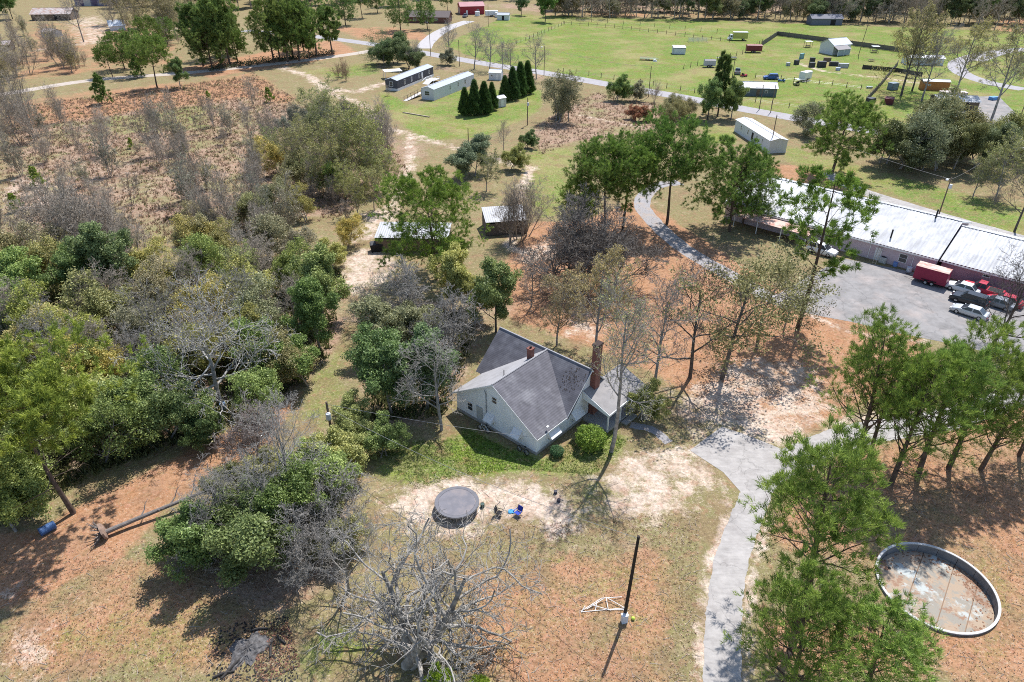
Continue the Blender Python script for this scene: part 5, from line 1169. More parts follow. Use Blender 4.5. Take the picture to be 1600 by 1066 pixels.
# --- trailers
def trailer(label, loc, rz, L, W, H, side, top, group='trailers', tandem=True, name='box_trailer'):
    o = thing(name, label, 'trailer', loc, rz, group)
    MB().box((0, 0, .55 + H / 2), (L, W, H)).build('body', side, o)
    MB().hexa([(-L / 2 - .03, -W / 2 - .03, .55 + H), (L / 2 + .03, -W / 2 - .03, .55 + H), (L / 2 + .03, W / 2 + .03, .55 + H), (-L / 2 - .03, W / 2 + .03, .55 + H)], [(-L / 2, -W / 2 + .3, .68 + H), (L / 2, -W / 2 + .3, .68 + H), (L / 2, W / 2 - .3, .68 + H), (-L / 2, W / 2 - .3, .68 + H)]).build('roof', top, o)
    MB().tube([(L / 2, -.5, .5), (L / 2 + 1.4, 0, .5), (L / 2, .5, .5)], .06, 5).build('tow_bar', m_dark, o)
    for x in (-L / 3, 0, L / 3): MB().box((x, -W / 2 - .02, .55 + H / 2), (.06, .03, H - .1)).build('side_rib', side, o)
    add_door(o, (L * .3, -W / 2, .6 + H * .45), .8, H * .8, 0, side)
    wheel_set(o, (-.5, .4) if tandem else (0,), W / 2 - .02, .36)
    MB().box((0, -W / 2 - .1, .82), (2.1, .24, .06)).build('mudguard', m_dark, o); MB().box((0, W / 2 + .1, .82), (2.1, .24, .06)).build('mudguard', m_dark, o)
    return o
m_maroon = mat('maroon_paint', (.27, .022, .06), .45, .08, 1.5); m_rusty = mat('rusty_pink_roof', (.62, .45, .38), .8, .1, 1.5, stain=(.36, .10, .07), stain_amt=.8, stain_scale=.9)
trailer('dark red cargo trailer with a peeling pale roof parked by the building', at(1452, 442), LA + math.pi, 4.6, 2.2, 2.1, m_maroon, m_rusty)
MB().slab([(-33, -3.2, 2.35), (-19, -3.2, 2.35), (-19, -.05, 2.8), (-33, -.05, 2.8)], .06).build('lean_to_roof', m_rusty, lb)
for x in (-32.6, -28.2, -23.8, -19.4): MB().box((x, -3.0, 1.15), (.12, .12, 2.3)).build('lean_to_post', m_trim, lb)
ac = thing('air_conditioner', 'boxy grey air conditioner unit at the pink wall', 'machine', at(1379, 410), LA)
MB().box((0, 0, .5), (1.1, 1.0, 1.0)).build('body', mat('ac_grey', (.5, .5, .48), .6, wave=('Z', 9., .2)), ac); MB().lathe([(.0, 1.0), (.4, 1.0), (.4, 1.08), (.0, 1.08)], 12).build('fan_grille', m_dark, ac)
for y in (-.56, .56): MB().box((0, y, .5), (.9, .04, .8)).build('louvre', MATS['ac_grey'], ac)
ld = thing('ladder', 'wooden ladder leaning against the pink wall by the air conditioner', 'ladder', at(1368, 410), LA)
for s in (-.25, .25): MB().tube([(s, -.9, 0), (s, .6, 2.7)], .04, 5).build('rail', m_pale_wood, ld)
for i in range(7): MB().tube([(-.25, -.9 + 1.5 * (i + .5) / 7, 2.7 * (i + .5) / 7), (.25, -.9 + 1.5 * (i + .5) / 7, 2.7 * (i + .5) / 7)], .03, 5).build('rung', m_pale_wood, ld)
def barrel(label, loc, m, r=.3, h=.9, lying=None, name='barrel', cat='barrel'):
    o = thing(name, label, cat, loc)
    prof = [(0, 0), (r * .93, 0), (r, h * .04), (r * .97, h * .3), (r * 1.02, h * .33), (r * .97, h * .36), (r * .97, h * .64), (r * 1.02, h * .67), (r * .97, h * .7), (r, h * .96), (r * .93, h), (0, h)]
    bd = MB().lathe(prof, 20).build('body', m, o); rim = MB().lathe([(r * .9, h - .03), (r * 1.03, h - .03), (r * 1.03, h + .03), (r * .9, h + .03)], 20).build('rim', m, o)
    if lying is not None: o.rotation_euler = (math.pi / 2, 0, lying); o.location.z = r
    return o
barrel('blue plastic tub at the pink wall', at(1398, 416), mat('blue_plastic', (.18, .3, .6), .5), .35, .7)
barrel('white plastic tub at the pink wall beside the trailer', at(1420, 424), mat('white_plastic', (.7, .72, .75), .5), .4, .7)

# ------------------------------------------------------------------ yard things
pool = thing('round_pool', 'round empty concrete pool with peeling pale floor and dark inner wall', 'pool', (36.6, 39.85, 0))
PR, PH, PF = 4.62, .2, -.66
m_poolw = mat('pool_wall_concrete', (.20, .20, .205), .9, .18, 1.0, stain=(.09, .09, .10), stain_amt=.7, stain_scale=.7)
NP = 18
for i in range(NP):
    a0, a1 = 2 * math.pi * i / NP + .004, 2 * math.pi * (i + 1) / NP - .004; b = MB(); lo = []; up = []
    for r_ in (PR, PR + .16):
        seq = [a0 + (a1 - a0) * q / 4 for q in range(5)]; seq = seq if r_ == PR else seq[::-1]
        for a in seq: lo.append((r_ * math.cos(a), r_ * math.sin(a), PF - .1)); up.append((r_ * math.cos(a), r_ * math.sin(a), PH))
    b.hexa(lo, up).build('wall_panel', m_poolw, pool)
MB().lathe([(PR - .02, PH), (PR + .19, PH), (PR + .19, PH + .08), (PR - .02, PH + .08)], 72).build('coping', mat('coping_concrete', (.50, .49, .475), .9, .15, 2), pool)
def pool_floor():
    m = bpy.data.materials.new('peeling_pool_floor'); m.use_nodes = True; n, l = nodes_of(m); b = n['Principled BSDF']; b.inputs['Roughness'].default_value = .9
    tc = n.new('ShaderNodeTexCoord')
    def nz(s, o, ro=.6):
        x = n.new('ShaderNodeTexNoise'); x.inputs['Scale'].default_value = s; x.inputs['Detail'].default_value = 7; x.inputs['Roughness'].default_value = ro
        mp = n.new('ShaderNodeMapping'); mp.inputs['Location'].default_value = (o, o, 0); l.new(tc.outputs['Object'], mp.inputs['Vector']); l.new(mp.outputs['Vector'], x.inputs['Vector']); return x.outputs['Fac']
    def mx(f, lo, hi, a, c):
        r_ = n.new('ShaderNodeMapRange'); r_.inputs['From Min'].default_value = lo; r_.inputs['From Max'].default_value = hi; l.new(f, r_.inputs['Value'])
        q = n.new('ShaderNodeMix'); q.data_type = 'RGBA'; l.new(r_.outputs['Result'], q.inputs['Factor'])
        for k, c_ in (('A', a), ('B', c)):
            if isinstance(c_, tuple): q.inputs[k].default_value = (*c_, 1)
            else: l.new(c_, q.inputs[k])
        return q.outputs['Result']
    c = mx(nz(.45, 0), .52, .57, (.35, .265, .19), (.40, .42, .40)); c = mx(nz(.8, 9, .7), .50, .56, c, (.27, .245, .205)); c = mx(nz(.7, 23, .75), .52, .58, c, (.27, .16, .105)); c = mx(nz(6, 3), .66, .78, c, (.45, .45, .42))
    l.new(c, b.inputs['Base Color']); return m
mpf = pool_floor()
for i in range(4):          # four poured floor slabs with open joints
    xs = [-PR + .02, -1.6, .9, 2.9, PR - .02]; x0, x1 = xs[i] + .04, xs[i + 1] - .04; P = []
    for q in range(13):
        x = x0 + (x1 - x0) * q / 12; P.append((x, -math.sqrt(max((PR - .02) ** 2 - x * x, 0)), PF))
    P += [(x, -y, z) for x, y, z in P[::-1]]
    MB().hexa([(x, y, PF - .08) for x, y, z in P], P).build('floor_slab', mpf, pool, None, R(-38))
bb = MB(); rg_ = np.random.default_rng(9)
for _ in range(260):
    a = rg_.normal(.6, .9); r_ = PR - abs(rg_.normal(0, .7)) - .1; x, y = r_ * math.cos(a), r_ * math.sin(a); s = rg_.uniform(.04, .11); q = rg_.uniform(0, 3)
    bb.add([(x + s * math.cos(q + k), y + s * math.sin(q + k), PF + .015 + rg_.uniform(0, .02)) for k in (0, 1.4, 3.1, 4.5)], [(0, 1, 2, 3)])
MB().lathe([(0, PF - .14), (PR + .1, PF - .14), (PR + .1, PF - .09), (0, PF - .09)], 48).build('subfloor', mat('silt', (.25, .17, .12), .95), pool)
tag(bb.build('fallen_leaves', mat('brown_leaves', (.24, .13, .08), .95, .3, 5), pool), kind='stuff')
MB().lathe([(0, PF), (.14, PF), (.14, PF + .04), (0, PF + .04)], 12).build('drain', m_dark, pool, (-2.6, 2.6, 0))

tr = thing('trampoline', 'round trampoline with a faded grey mat on the sandy yard', 'trampoline', (-5.35, 49.1, 0))
m_tm = mat('trampoline_mat', (.17, .165, .185), .8, .15, 1.2, stain=(.25, .21, .2), stain_amt=.6)
MB().lathe([(0, .88), (1.78, .9), (1.78, .93), (0, .91)], 40).build('jumping_mat', m_tm, tr); MB().lathe([(1.8, .9), (2.12, .92), (2.12, .96), (1.8, .94)], 40).build('spring_pad', mat('pad_blue_grey', (.15, .148, .165), .8), tr)
MB().lathe([(2.1, .84), (2.17, .84), (2.17, .91), (2.1, .91)], 40).build('frame_ring', mat('frame_grey', (.12, .12, .13), .6), tr)
for i in range(5):
    a = i * 2 * math.pi / 5; p = lambda da, z, r_=2.13: (r_ * math.cos(a + da), r_ * math.sin(a + da), z)
    MB().tube([p(-.25, .86), p(-.25, .05), p(0, .03, 2.2), p(.25, .05), p(.25, .86)], .03, 6).build('leg', m_steel, tr)
def folding_chair(label, loc, rz, m, tipped=0):
    o = thing('folding_chair', label, 'chair', loc, rz, 'folding chairs on the sandy yard')
    MB().slab([(-.27, -.25, .45), (.27, -.25, .45), (.27, .25, .40), (-.27, .25, .40)], .03).build('seat', m, o)
    MB().slab([(-.27, .27, .45), (.27, .27, .45), (.27, .45, .98), (-.27, .45, .98)], .03).build('backrest', m, o)
    for s in (-1, 1):
        MB().tube([(s * .3, -.3, 0), (s * .3, .38, .75)], .016, 5).build('leg', m_dark, o); MB().tube([(s * .3, .3, 0), (s * .3, -.28, .46)], .016, 5).build('leg', m_dark, o)
        MB().box((s * .32, -.02, .64), (.06, .55, .03)).build('armrest', m, o); MB().tube([(s * .3, .26, .4), (s * .3, .46, 1.0)], .016, 5).build('back_post', m_dark, o)
    return o
folding_chair('black folding chair facing the trampoline on pale sand', at(780, 806), R(70), m_dark)
folding_chair('blue folding chair on pale sand, right of the black one', at(809, 806), R(-40), mat('royal_blue_cloth', (.02, .05, .36), .7))
barrel('small bucket beside the trampoline', at(754, 792), mat('bucket_green', (.05, .09, .08), .6), .2, .38, name='bucket', cat='bucket')
tw = MB()
rt = np.random.default_rng(4); n = 7; V = []
for i in range(n):
    for j in range(n): V.append((i * .1 - .3 + rt.normal() * .03, j * .08 - .25 + rt.normal() * .03, .03 + abs(rt.normal()) * .06))
tw.add(V, [(i * n + j, i * n + j + 1, (i + 1) * n + j + 1, (i + 1) * n + j) for i in range(n - 1) for j in range(n - 1)])
tag(tw.build('crumpled_towel', mat('sky_blue_cloth', (.08, .32, .55), .8), None, at(799, 800)), 'crumpled sky blue towel on the sand beside the blue chair', 'towel')
for i, (u, v, lab) in enumerate([(868, 771, 'small dark plant pot on the sand by the lawn edge'), (873, 784, 'second dark plant pot on the sand below the other')]):
    barrel(lab, at(u, v), mat('pot_dark', (.05, .05, .07), .6), .17, .28, name='plant_pot', cat='pot')
def bicycle(label, loc, rz, paint, lean=.22):
    o = thing('bicycle', label, 'bicycle', loc, rz, 'bicycles by the house'); o.rotation_euler = (lean, 0, rz)
    for x in (-.52, .52):
        w = MB().lathe([(.29, -.03), (.35, -.03), (.35, .03), (.29, .03)], 22).build('wheel', m_dark, o); w.location = (x, 0, .35); w.rotation_euler = (math.pi / 2, 0, 0)
        for k in range(6):
            a = k * math.pi / 6; MB().tube([(.3 * math.cos(a), .3 * math.sin(a), 0), (-.3 * math.cos(a), -.3 * math.sin(a), 0)], .008, 3).build('spoke', m_steel, w)
    b = MB(); 
    for p, q in (((-.52, 0, .35), (-.05, 0, .3)), ((-.52, 0, .35), (-.15, 0, .75)), ((-.05, 0, .3), (-.2, 0, .85)), ((-.15, 0, .75), (.38, 0, .78)), ((-.05, 0, .3), (.4, 0, .68)), ((.52, 0, .35), (.36, 0, .9))): b.tube([p, q], .025, 5)
    b.build('frame', paint, o)
    MB().box((-.22, 0, .9), (.26, .13, .06)).build('saddle', m_dark, o); MB().tube([(.28, -.3, 1.0), (.36, 0, .95), (.28, .3, 1.0)], .02, 5).build('handlebar', m_steel, o)
    MB().tube([(-.05, -.12, .3), (-.05, .12, .3)], .03, 5).build('pedal_crank', m_steel, o); return o
def hpt(x, y, z=0): return HO + Vector((math.cos(HA) * x - math.sin(HA) * y, math.sin(HA) * x + math.cos(HA) * y, z))
bicycle('dark bicycle leaning at the near corner of the house', hpt(-.75, 1.3), HA + math.pi / 2, mat('bike_dark', (.1, .1, .12), .4))
bicycle('white framed bicycle on the grass by the left house wall', hpt(-.9, 6.9), HA + math.pi / 2 + .2, mat('bike_white', (.7, .7, .7), .4))
# blue barrel, tub, fallen log
barrel('blue plastic barrel lying beside the flat topped pine', at(88, 824), mat('barrel_blue', (.06, .12, .26), .45), .42, 1.3, lying=R(-38))
barrel('pale blue barrel standing under the sprawling oak', at(350, 640), mat('barrel_pale', (.2, .3, .45), .5), .35, .9)
fl = thing('fallen_log', 'fallen grey tree trunk with its torn root plate on red straw', 'log', at(163, 838))
q = at(330, 778) - at(163, 838)
MB().tube([(.3, 0, .55), (q.x * .25, q.y * .25, .62), (q.x * .5, q.y * .5, .8), (q.x * .75, q.y * .75, .95), (q.x, q.y, 1.1)], [.25, .22, .2, .18, .15], 10).build('trunk', mat('dead_grey_bark', (.17, .15, .14), .95, .3, 3), fl)
rr_ = np.random.default_rng(8)
for i, (f, a, L_) in enumerate([(.35, .9, 1.3), (.5, -1.0, 1.0), (.62, .7, 1.6), (.72, -.8, 1.8), (.82, 1.0, 1.9), (.9, -.6, 1.6), (.97, .3, 1.8)]):
    s0 = Vector((q.x * f, q.y * f, .6 + .5 * f)); d0 = Matrix.Rotation(a, 3, 'Z') @ Vector((q.x, q.y, 0)).normalized(); d0.z = .35
    MB().tube([s0, s0 + d0 * L_ * .5, s0 + d0 * L_ * .8 + Vector((0, 0, .25 * L_)), s0 + d0 * L_ * 1.1 + Vector((.1, 0, .3 * L_))], [.09, .06, .04, .012], 6).build('broken_branch', MATS['dead_grey_bark'], fl)
MB().lathe([(0, -.1), (.5, -.15), (.85, -.05), (.8, .12), (.4, .22), (0, .25)], 11).build('root_plate', mat('root_earth', (.26, .18, .14), .95, .3, 4), fl, (.1, -.05, .7)).rotation_euler = (1.35, .1, math.atan2(q.y, q.x) + 1.57)
for i in range(16):
    a = i * .42; d = Vector((-.4 - rr_.uniform(0, .3), math.sin(a) * 1.0, .7 + math.cos(a) * .75)); e = d * rr_.uniform(1.1, 1.5); e.z = max(e.z, .05)
    mm = Matrix.Rotation(math.atan2(q.y, q.x), 3, 'Z')
    MB().tube([mm @ Vector((0, d.y * .3, .7)), mm @ d, mm @ (e + Vector((rr_.normal() * .15, rr_.normal() * .15, 0)))], [.07, .045, .015], 5).build('root', MATS['dead_grey_bark'], fl)
# burn pile and debris
ash = MB(); ra_ = np.random.default_rng(12); N = 34; c = at(388, 1015); V = [(c.x, c.y, .22)]; NR = 7
for k in range(1, NR + 1):
    for i in range(N):
        a = 2 * math.pi * i / N; r_ = (1.0 + .28 * math.sin(2 * a + 1) + .2 * math.sin(5 * a) + ra_.uniform(-.14, .14)) * k / NR
        V.append((c.x + 1.15 * r_ * math.cos(a), c.y + 1.9 * r_ * math.sin(a), .006 if k == NR else max(.02, .26 * (1 - (k / NR) ** 2) + ra_.normal() * .06)))
ash.add(V, [(0, i + 1, (i + 1) % N + 1) for i in range(N)] + [(1 + (k - 1) * N + i, 1 + k * N + i, 1 + k * N + (i + 1) % N, 1 + (k - 1) * N + (i + 1) % N) for k in range(1, NR) for i in range(N)])
tag(ash.build('ash_heap', mat('ash', (.12, .115, .115), .98, .45, 5, stain=(.035, .03, .03), stain_amt=.9, stain_scale=2.2, bump=.8)), 'grey heap of ash and charred bits at the bottom left', 'ash heap')
for i, (u, v, rz, L) in enumerate([(368, 1040, 60, 2.6), (350, 1055, 20, 1.6), (425, 1012, 100, 1.8), (405, 985, 10, 1.4), (440, 1000, 140, 1.2)]):
    b = MB(); b.tube([(-L / 2, 0, .12), (0, .08, .16), (L / 2, 0, .1)], [.09, .1, .06], 6); o = b.build('charred_branch', mat('charred_wood', (.05, .045, .042), .95), None, at(u, v), R(rz)); tag(o, ['long charred branch at the near side of the ash heap', 'short charred branch at the bottom edge by the ash heap', 'charred branch at the right of the ash heap', 'charred branch at the upper end of the ash heap', 'small charred branch lying among the red leaves'][i], 'branch', 'charred branches')
# tubular frame on the ground and ball
fr = thing('collapsed_frame', 'collapsed white tubular canopy frame lying beside the dark pole', 'frame', at(942, 950), R(4))
for i, (p, q_) in enumerate([((-1.9, -.3, .05), (1.8, -.2, .08)), ((-1.9, -.25, .06), (0, .7, .35)), ((0, .7, .35), (1.8, .9, .1)), ((-1.4, -.1, .1), (.3, .75, .3)), ((.4, -.25, .1), (.4, .8, .3)), ((.4, .8, .3), (1.8, -.2, .1)), ((-.9, .2, .2), (.6, -.35, .1)), ((-1.9, -.35, .05), (-1.5, .1, .3)), ((-.4, .6, .3), (-.7, -.3, .05)), ((.4, -.3, .1), (1.75, -.35, .06))]):
    MB().tube([p, q_], .028, 5).build('tube', m_trim, fr)
MB().lathe([(0, 0), (.09, .02), (.15, .09), (.16, .16), (.15, .22), (.09, .29), (0, .31)], 14).build('ball', mat('lime_rubber', (.45, .6, .08), .6), None, at(989, 968)); tag(bpy.data.objects['ball'], 'lime yellow ball on the dry grass right of the dark pole', 'ball')
bx_ = thing('meter_box', 'white boxy cover at the foot of the dark pole', 'box', at(975, 972), R(15)); MB().box((0, 0, .45), (.5, .35, .9)).build('body', mat('box_white', (.6, .68, .78), .5), bx_); MB().box((0, 0, .92), (.56, .41, .05)).build('lid', m_trim, bx_)
# ------------------------------------------------------------------ poles and wires
def pole(label, base, h, r=.14, arm=False, can=False, lamp=False, lean=(0, 0), m=None):
    p = base if isinstance(base, Vector) else at(*base); o = thing('utility_pole', label, 'pole', p, 0, 'utility poles')
    MB().tube([(0, 0, 0), (lean[0] * .5, lean[1] * .5, h * .5), (lean[0], lean[1], h)], [r, r * .9, r * .75], 9).build('post', m or m_wood, o)
    if arm:
        MB().box((lean[0], lean[1], h - .5), (2.2, .12, .14), R(arm if arm is not True else 20)).build('crossarm', m_wood, o)
        for s in (-1, 0, 1): MB().tube([(lean[0] + s * .95 * math.cos(R(20)), lean[1] + s * .95 * math.sin(R(20)), h - .43), (lean[0] + s * .95 * math.cos(R(20)), lean[1] + s * .95 * math.sin(R(20)), h - .22)], .05, 6).build('insulator', m_trim, o)
    if can:
        MB().lathe([(0, 0), (.26, 0), (.28, .06), (.28, .7), (.24, .78), (0, .8)], 14).build('transformer', mat('transformer_grey', (.55, .57, .58), .4), o, (lean[0] + .1, lean[1] - .42, h - 2.0))
    if lamp:
        MB().tube([(lean[0], lean[1], h - .4), (lean[0] - .5, lean[1] - .3, h - .1), (lean[0] - 1.0, lean[1] - .5, h - .15)], .03, 5).build('lamp_arm', m_steel, o)
        MB().lathe([(0, -.2), (.22, -.15), (.25, .05), (.12, .15), (0, .15)], 12).build('lamp_head', m_trim, o, (lean[0] - 1.0, lean[1] - .5, h - .25))
    return o
m_darkpole = mat('creosote_pole', (.035, .028, .024), .85, .2, 3)
pole('dark wooden pole standing on the dry grass near the narrow drive', (975, 968), 9.8, .15, lean=(.27, 0), m=m_darkpole)
pole('pole with a grey transformer can beside the grass strip', (521, 692), 5.6, .16, can=True)
pole('utility pole with a lamp left of the big ragged bush', (824, 196), 7.2, .13, can=True)
pole('light pole behind the long metal roof', (1466, 338), 7.6, .13, can=True, lamp=True)
for u, v, h, lab in [(1013, 152, 9.0, 'tall plain pole at the roadside right of the rounded bush'), (995, 156, 5.5, 'shorter plain pole left of the tall roadside pole'), (850, 118, 9.5, 'pole with a lamp at the fence by the roadside trees'), (1141, 140, 9, 'pole behind the dark tree pair'), (1204, 176, 7.5, 'pole at the road before the grey roofed shed'), (1186, 172, 7.0, 'pole left of the one before the grey roofed shed'),
    (1341, 88, 14, 'tall leaning pole beside the white yard cottage'), (718, 104, 9, 'pole at the road behind the charcoal mobile home'), (732, 226, 4.0, 'short post behind the round grey green bush'), (673, 88, 11, 'tall pole at the pale driveway mouth'), (1583, 212, 9.5, 'slanting pole at the yard apron'), (1532, 285, 6, 'pole in front of the wide thicket'), (1203, 236, 8.5, 'pole at the end of the white roofed mobile home'), (763, 42, 10, 'pole beside the far pale driveway'), (608, 332, 3.0, 'short post left of the corrugated shed')]:
    pole(lab, (u, v), h, .12, lean=(.9, 0) if u == 1341 else (0, 0), lamp=(u == 850))
def wire(label, a, b_, sag, r=.022):
    a, b_ = Vector(a), Vector(b_); P = [a.lerp(b_, t / 16) - Vector((0, 0, sag * 4 * (t / 16) * (1 - t / 16))) for t in range(17)]
    o = MB().tube(P, r, 4).build('power_line', mat('wire_grey', (.30, .29, .28), .6), None); tag(o, label, 'wire', 'overhead wires')
pa = at(521, 692); pb = at(975, 968) + Vector((.27, 0, 9.6))
wire('upper overhead wire crossing before the house wall', pa + Vector((0, 0, 5.3)), hpt(-.2, .3, 2.4), .25)
wire('lower overhead wire running from transformer pole to dark pole', pa + Vector((0, 0, 4.9)), pb, 1.1)
pl = at(1466, 338) + Vector((0, 0, 7.2))
wire('overhead wire running left from the light pole over the metal roof', pl, at(1203, 236) + Vector((0, 0, 8.2)), .8); wire('overhead wire from the light pole towards the wide thicket pole', pl, at(1532, 285) + Vector((0, 0, 5.7)), .5)
wire('overhead wire along the road between the roadside poles', at(1013, 152) + Vector((0, 0, 8.8)), at(850, 118) + Vector((0, 0, 9.2)), 1.0)
# ------------------------------------------------------------------ fences
def fence(label, pts, gap, h, m=m_wood, r=.11, rails=(), boards=False, wires=(.5, .9), group='fences'):
    q = [at(*p) for p in pts]; o = thing('fence', label, 'fence', q[0], 0, group); post = MB().tube([(0, 0, 0), (0, 0, h)], r, 6).mesh('post', m); c0 = q[0]
    rg = random.Random(len(pts) + int(h * 10)); pos = []
    for a, b_ in zip(q, q[1:]):
        n = max(1, round((b_ - a).length / gap))
        for i in range(n): pos.append(a.lerp(b_, i / n))
    pos.append(q[-1])
    for p in pos:
        s = link('post', post, o, p - c0); s.scale = (1, 1, rg.uniform(.92, 1.08)); s.rotation_euler = (rg.uniform(-.04, .04), rg.uniform(-.04, .04), 0)
    for z in wires: MB().tube([p - c0 + Vector((0, 0, z)) for p in pos], .012, 3).build('wire', m_steel, o)
    for z in rails:
        for a, b_ in zip(pos, pos[1:]): MB().tube([a - c0 + Vector((0, 0, z)), b_ - c0 + Vector((0, 0, z))], .05, 4).build('rail', m, o)
    if boards:
        for a, b_ in zip(pos, pos[1:]):
            d = b_ - a; L = d.length; bd = MB().box((L / 2, -.08, h * .47), (L - .03, .04, h * .86)).build('board_panel', m, o, a - c0, math.atan2(d.y, d.x))
            for z in (.35, h - .3): MB().box((L / 2, -.13, z), (L - .03, .05, .1)).build('rail', m, bd)
    return o
fence('post and wire fence along the road side of the pasture', [(880, 113), (920, 118), (1000, 131), (1085, 145), (1180, 160), (1260, 172)], 5.2, 1.5)
fence('post and rail fence along the far side of the pasture', [(880, 38), (960, 44), (1070, 57), (1140, 66)], 4.6, 1.7, rails=(.9,))
fence('post fence rising along the left side of the pasture', [(800, 72), (840, 56), (882, 38)], 4.6, 1.5)
fence('thin post fence beyond the far side of the pasture', [(900, 33), (1000, 40), (1120, 52)], 8.0, 1.8)
fence('post fence down the right side of the pasture', [(1190, 68), (1160, 85), (1110, 98), (1068, 108)], 4.5, 1.7)
fence('post fence beside the golf cart and white trailer', [(1180, 122), (1240, 128), (1300, 134), (1345, 140)], 4.2, 1.6)
m_priv = mat('grey_privacy_boards', (.17, .15, .13), .95, .2, 2, wave=('X', 1.6, .3))
fence('tall weathered privacy fence behind the white yard cottage', [(1190, 72), (1214, 56), (1260, 62), (1320, 70), (1400, 81), (1440, 88)], 2.6, 2.1, m_priv, .08, boards=True, wires=())
fence('dark board pen fence right of the yard cottage', [(1347, 108), (1400, 113), (1440, 120)], 3.0, 1.6, mat('dark_pen_boards', (.07, .065, .06), .9, .2), .08, boards=True, wires=())
fence('slanting plank fence beside the yard clutter', [(1352, 160), (1375, 135), (1402, 102)], 3.0, 1.7, m_priv, .08, boards=True, wires=())
# ------------------------------------------------------------------ pasture and yard things
sh = open_shed('livestock_shelter', 'white three sided shelter standing in the pasture', at(1060, 84), R(-3), 5.0, 3.6, 2.5, 2.9, MATS['bright_white_roof'], m_hwhite)
def flatbed(label, loc, rz, L, bed, low=False):
    o = thing('flatbed_trailer', label, 'trailer', loc, rz, 'trailers'); MB().box((0, 0, .62), (L, 2.1, .14)).build('bed', bed, o); MB().tube([(L / 2, -.7, .55), (L / 2 + 1.3, 0, .5), (L / 2, .7, .55)], .06, 5).build('tow_bar', m_steel, o)
    for s in (-1, 1): MB().box((0, s * 1.03, .9), (L - .1, .06, .08)).build('side_rail', m_steel, o)
    wheel_set(o, (-.5, .35), 1.0, .34); return o
flatbed('flat trailer with a white nose resting in the pasture', at(1012, 94), R(-12), 6.0, mat('bed_green', (.28, .33, .2), .9)); b = MB(); b.hexa([(-.7, -.6, 0), (.9, -.5, 0), (.9, .5, 0), (-.7, .6, 0)], [(-.5, -.4, .7), (.5, -.3, .5), (.5, .3, .5), (-.5, .4, .7)]); tag(b.build('white_cowl', p_white, None, at(1023, 96), R(-12)), 'white fibreglass cowl at the flat trailer nose', 'cowl')
def box_truck(label, loc, rz, box_m, cab_m):
    o = thing('box_truck', label, 'truck', loc, rz); MB().box((-.9, 0, 2.05), (6.2, 2.4, 2.5)).build('cargo_box', box_m, o); MB().box((-.9, 0, 3.34), (6.26, 2.46, .08)).build('roof', p_white, o)
    MB().hexa([(2.3, -1.05, .5), (4.3, -1.0, .5), (4.3, 1.0, .5), (2.3, 1.05, .5)], [(2.3, -1.0, 2.4), (3.3, -.9, 2.4), (3.3, .9, 2.4), (2.3, 1.0, 2.4)]).build('cab', cab_m, o)
    b = MB(); b.add([(3.92, -.8, 1.35), (3.92, .8, 1.35), (3.42, .75, 2.25), (3.42, -.75, 2.25)], [(0, 1, 2, 3)]); b.build('windscreen', m_glass, o)
    for s in (-1, 1): MB().box((2.9, s * 1.03, 1.75), (.8, .04, .6)).build('side_window', m_glass, o)
    wheel_set(o, (-2.4, 3.2), 1.0, .46); MB().box((4.32, 0, .6), (.1, 1.9, .25)).build('bumper', m_steel, o); return o
box_truck('old box truck with yellow cargo body beyond the pasture gate', at(1152, 63), R(176), mat('yellow_box', (.46, .45, .12), .6, .1, 1.), p_white)
trailer('maroon stock trailer at the gate of the pasture', at(1177, 82), R(-4), 6.0, 2.2, 2.2, mat('maroon_stock', (.17, .035, .04), .5), mat('maroon_top', (.30, .10, .10), .5))
trailer('small grey cargo trailer by the pasture side fence', at(1108, 105), R(178), 4.0, 2.0, 1.9, mat('trailer_grey', (.42, .43, .46), .5), mat('trailer_top', (.16, .15, .17), .5), tandem=True)
flatbed('dark equipment trailer behind the small grey cargo trailer', at(1137, 93), R(175), 6.5, mat('black_bed', (.05, .05, .055), .8))
trailer('white box trailer beside the golf cart', at(1257, 126), R(40), 4.4, 2.2, 2.3, p_white, p_white, tandem=False)
pn = thing('livestock_pen', 'steel livestock pen of railed panels by the far pasture fence', 'pen', at(1090, 66), R(-5))
for s, y in ((0, -1.6), (1, 1.6)):
    for k, z in enumerate((.4, .8, 1.2, 1.6)): MB().box((0, y, z), (8.0, .06, .07)).build('rail', m_steel, pn)
    for x in (-4, -2, 0, 2, 4): MB().box((x, y, .85), (.09, .09, 1.7)).build('post', m_steel, pn)
def atv(label, loc, rz, paint, roof=False, name='golf_cart', cat='cart'):
    o = thing(name, label, cat, loc, rz); loft([(-1.1, [(.45, .3), (.55, .5), (.5, .75)]), (-.4, [(.5, .25), (.6, .45), (.55, .6)]), (.4, [(.5, .25), (.6, .45), (.55, .6)]), (.9, [(.5, .3), (.58, .6), (.5, .85)]), (1.15, [(.4, .35), (.45, .5), (.4, .65)])]).build('body', paint, o)
    MB().box((-.3, 0, .75), (.55, 1.0, .18)).build('seat', m_dark, o); MB().box((-.6, 0, 1.0), (.12, 1.0, .45)).build('backrest', m_dark, o); wheel_set(o, (-.8, .8), .5, .26); MB().tube([(.5, .2, .8), (.25, .2, 1.1)], .03, 5).build('steering_column', m_dark, o)
    if roof:
        MB().box((-.1, 0, 1.9), (1.9, 1.2, .08)).build('canopy', p_white, o)
        for x in (-.9, .7):
            for y in (-.5, .5): MB().tube([(x, y, .6), (x, y, 1.88)], .025, 5).build('canopy_post', m_dark, o)
    return o
atv('golf cart with a pale canopy in front of the white box trailer', at(1244, 133), R(100), mat('cart_paint', (.45, .42, .2), .5), True)
atv('small red tractor like mower by the grey bin', at(1162, 120), R(20), p_red, name='ride_on_mower', cat='mower')
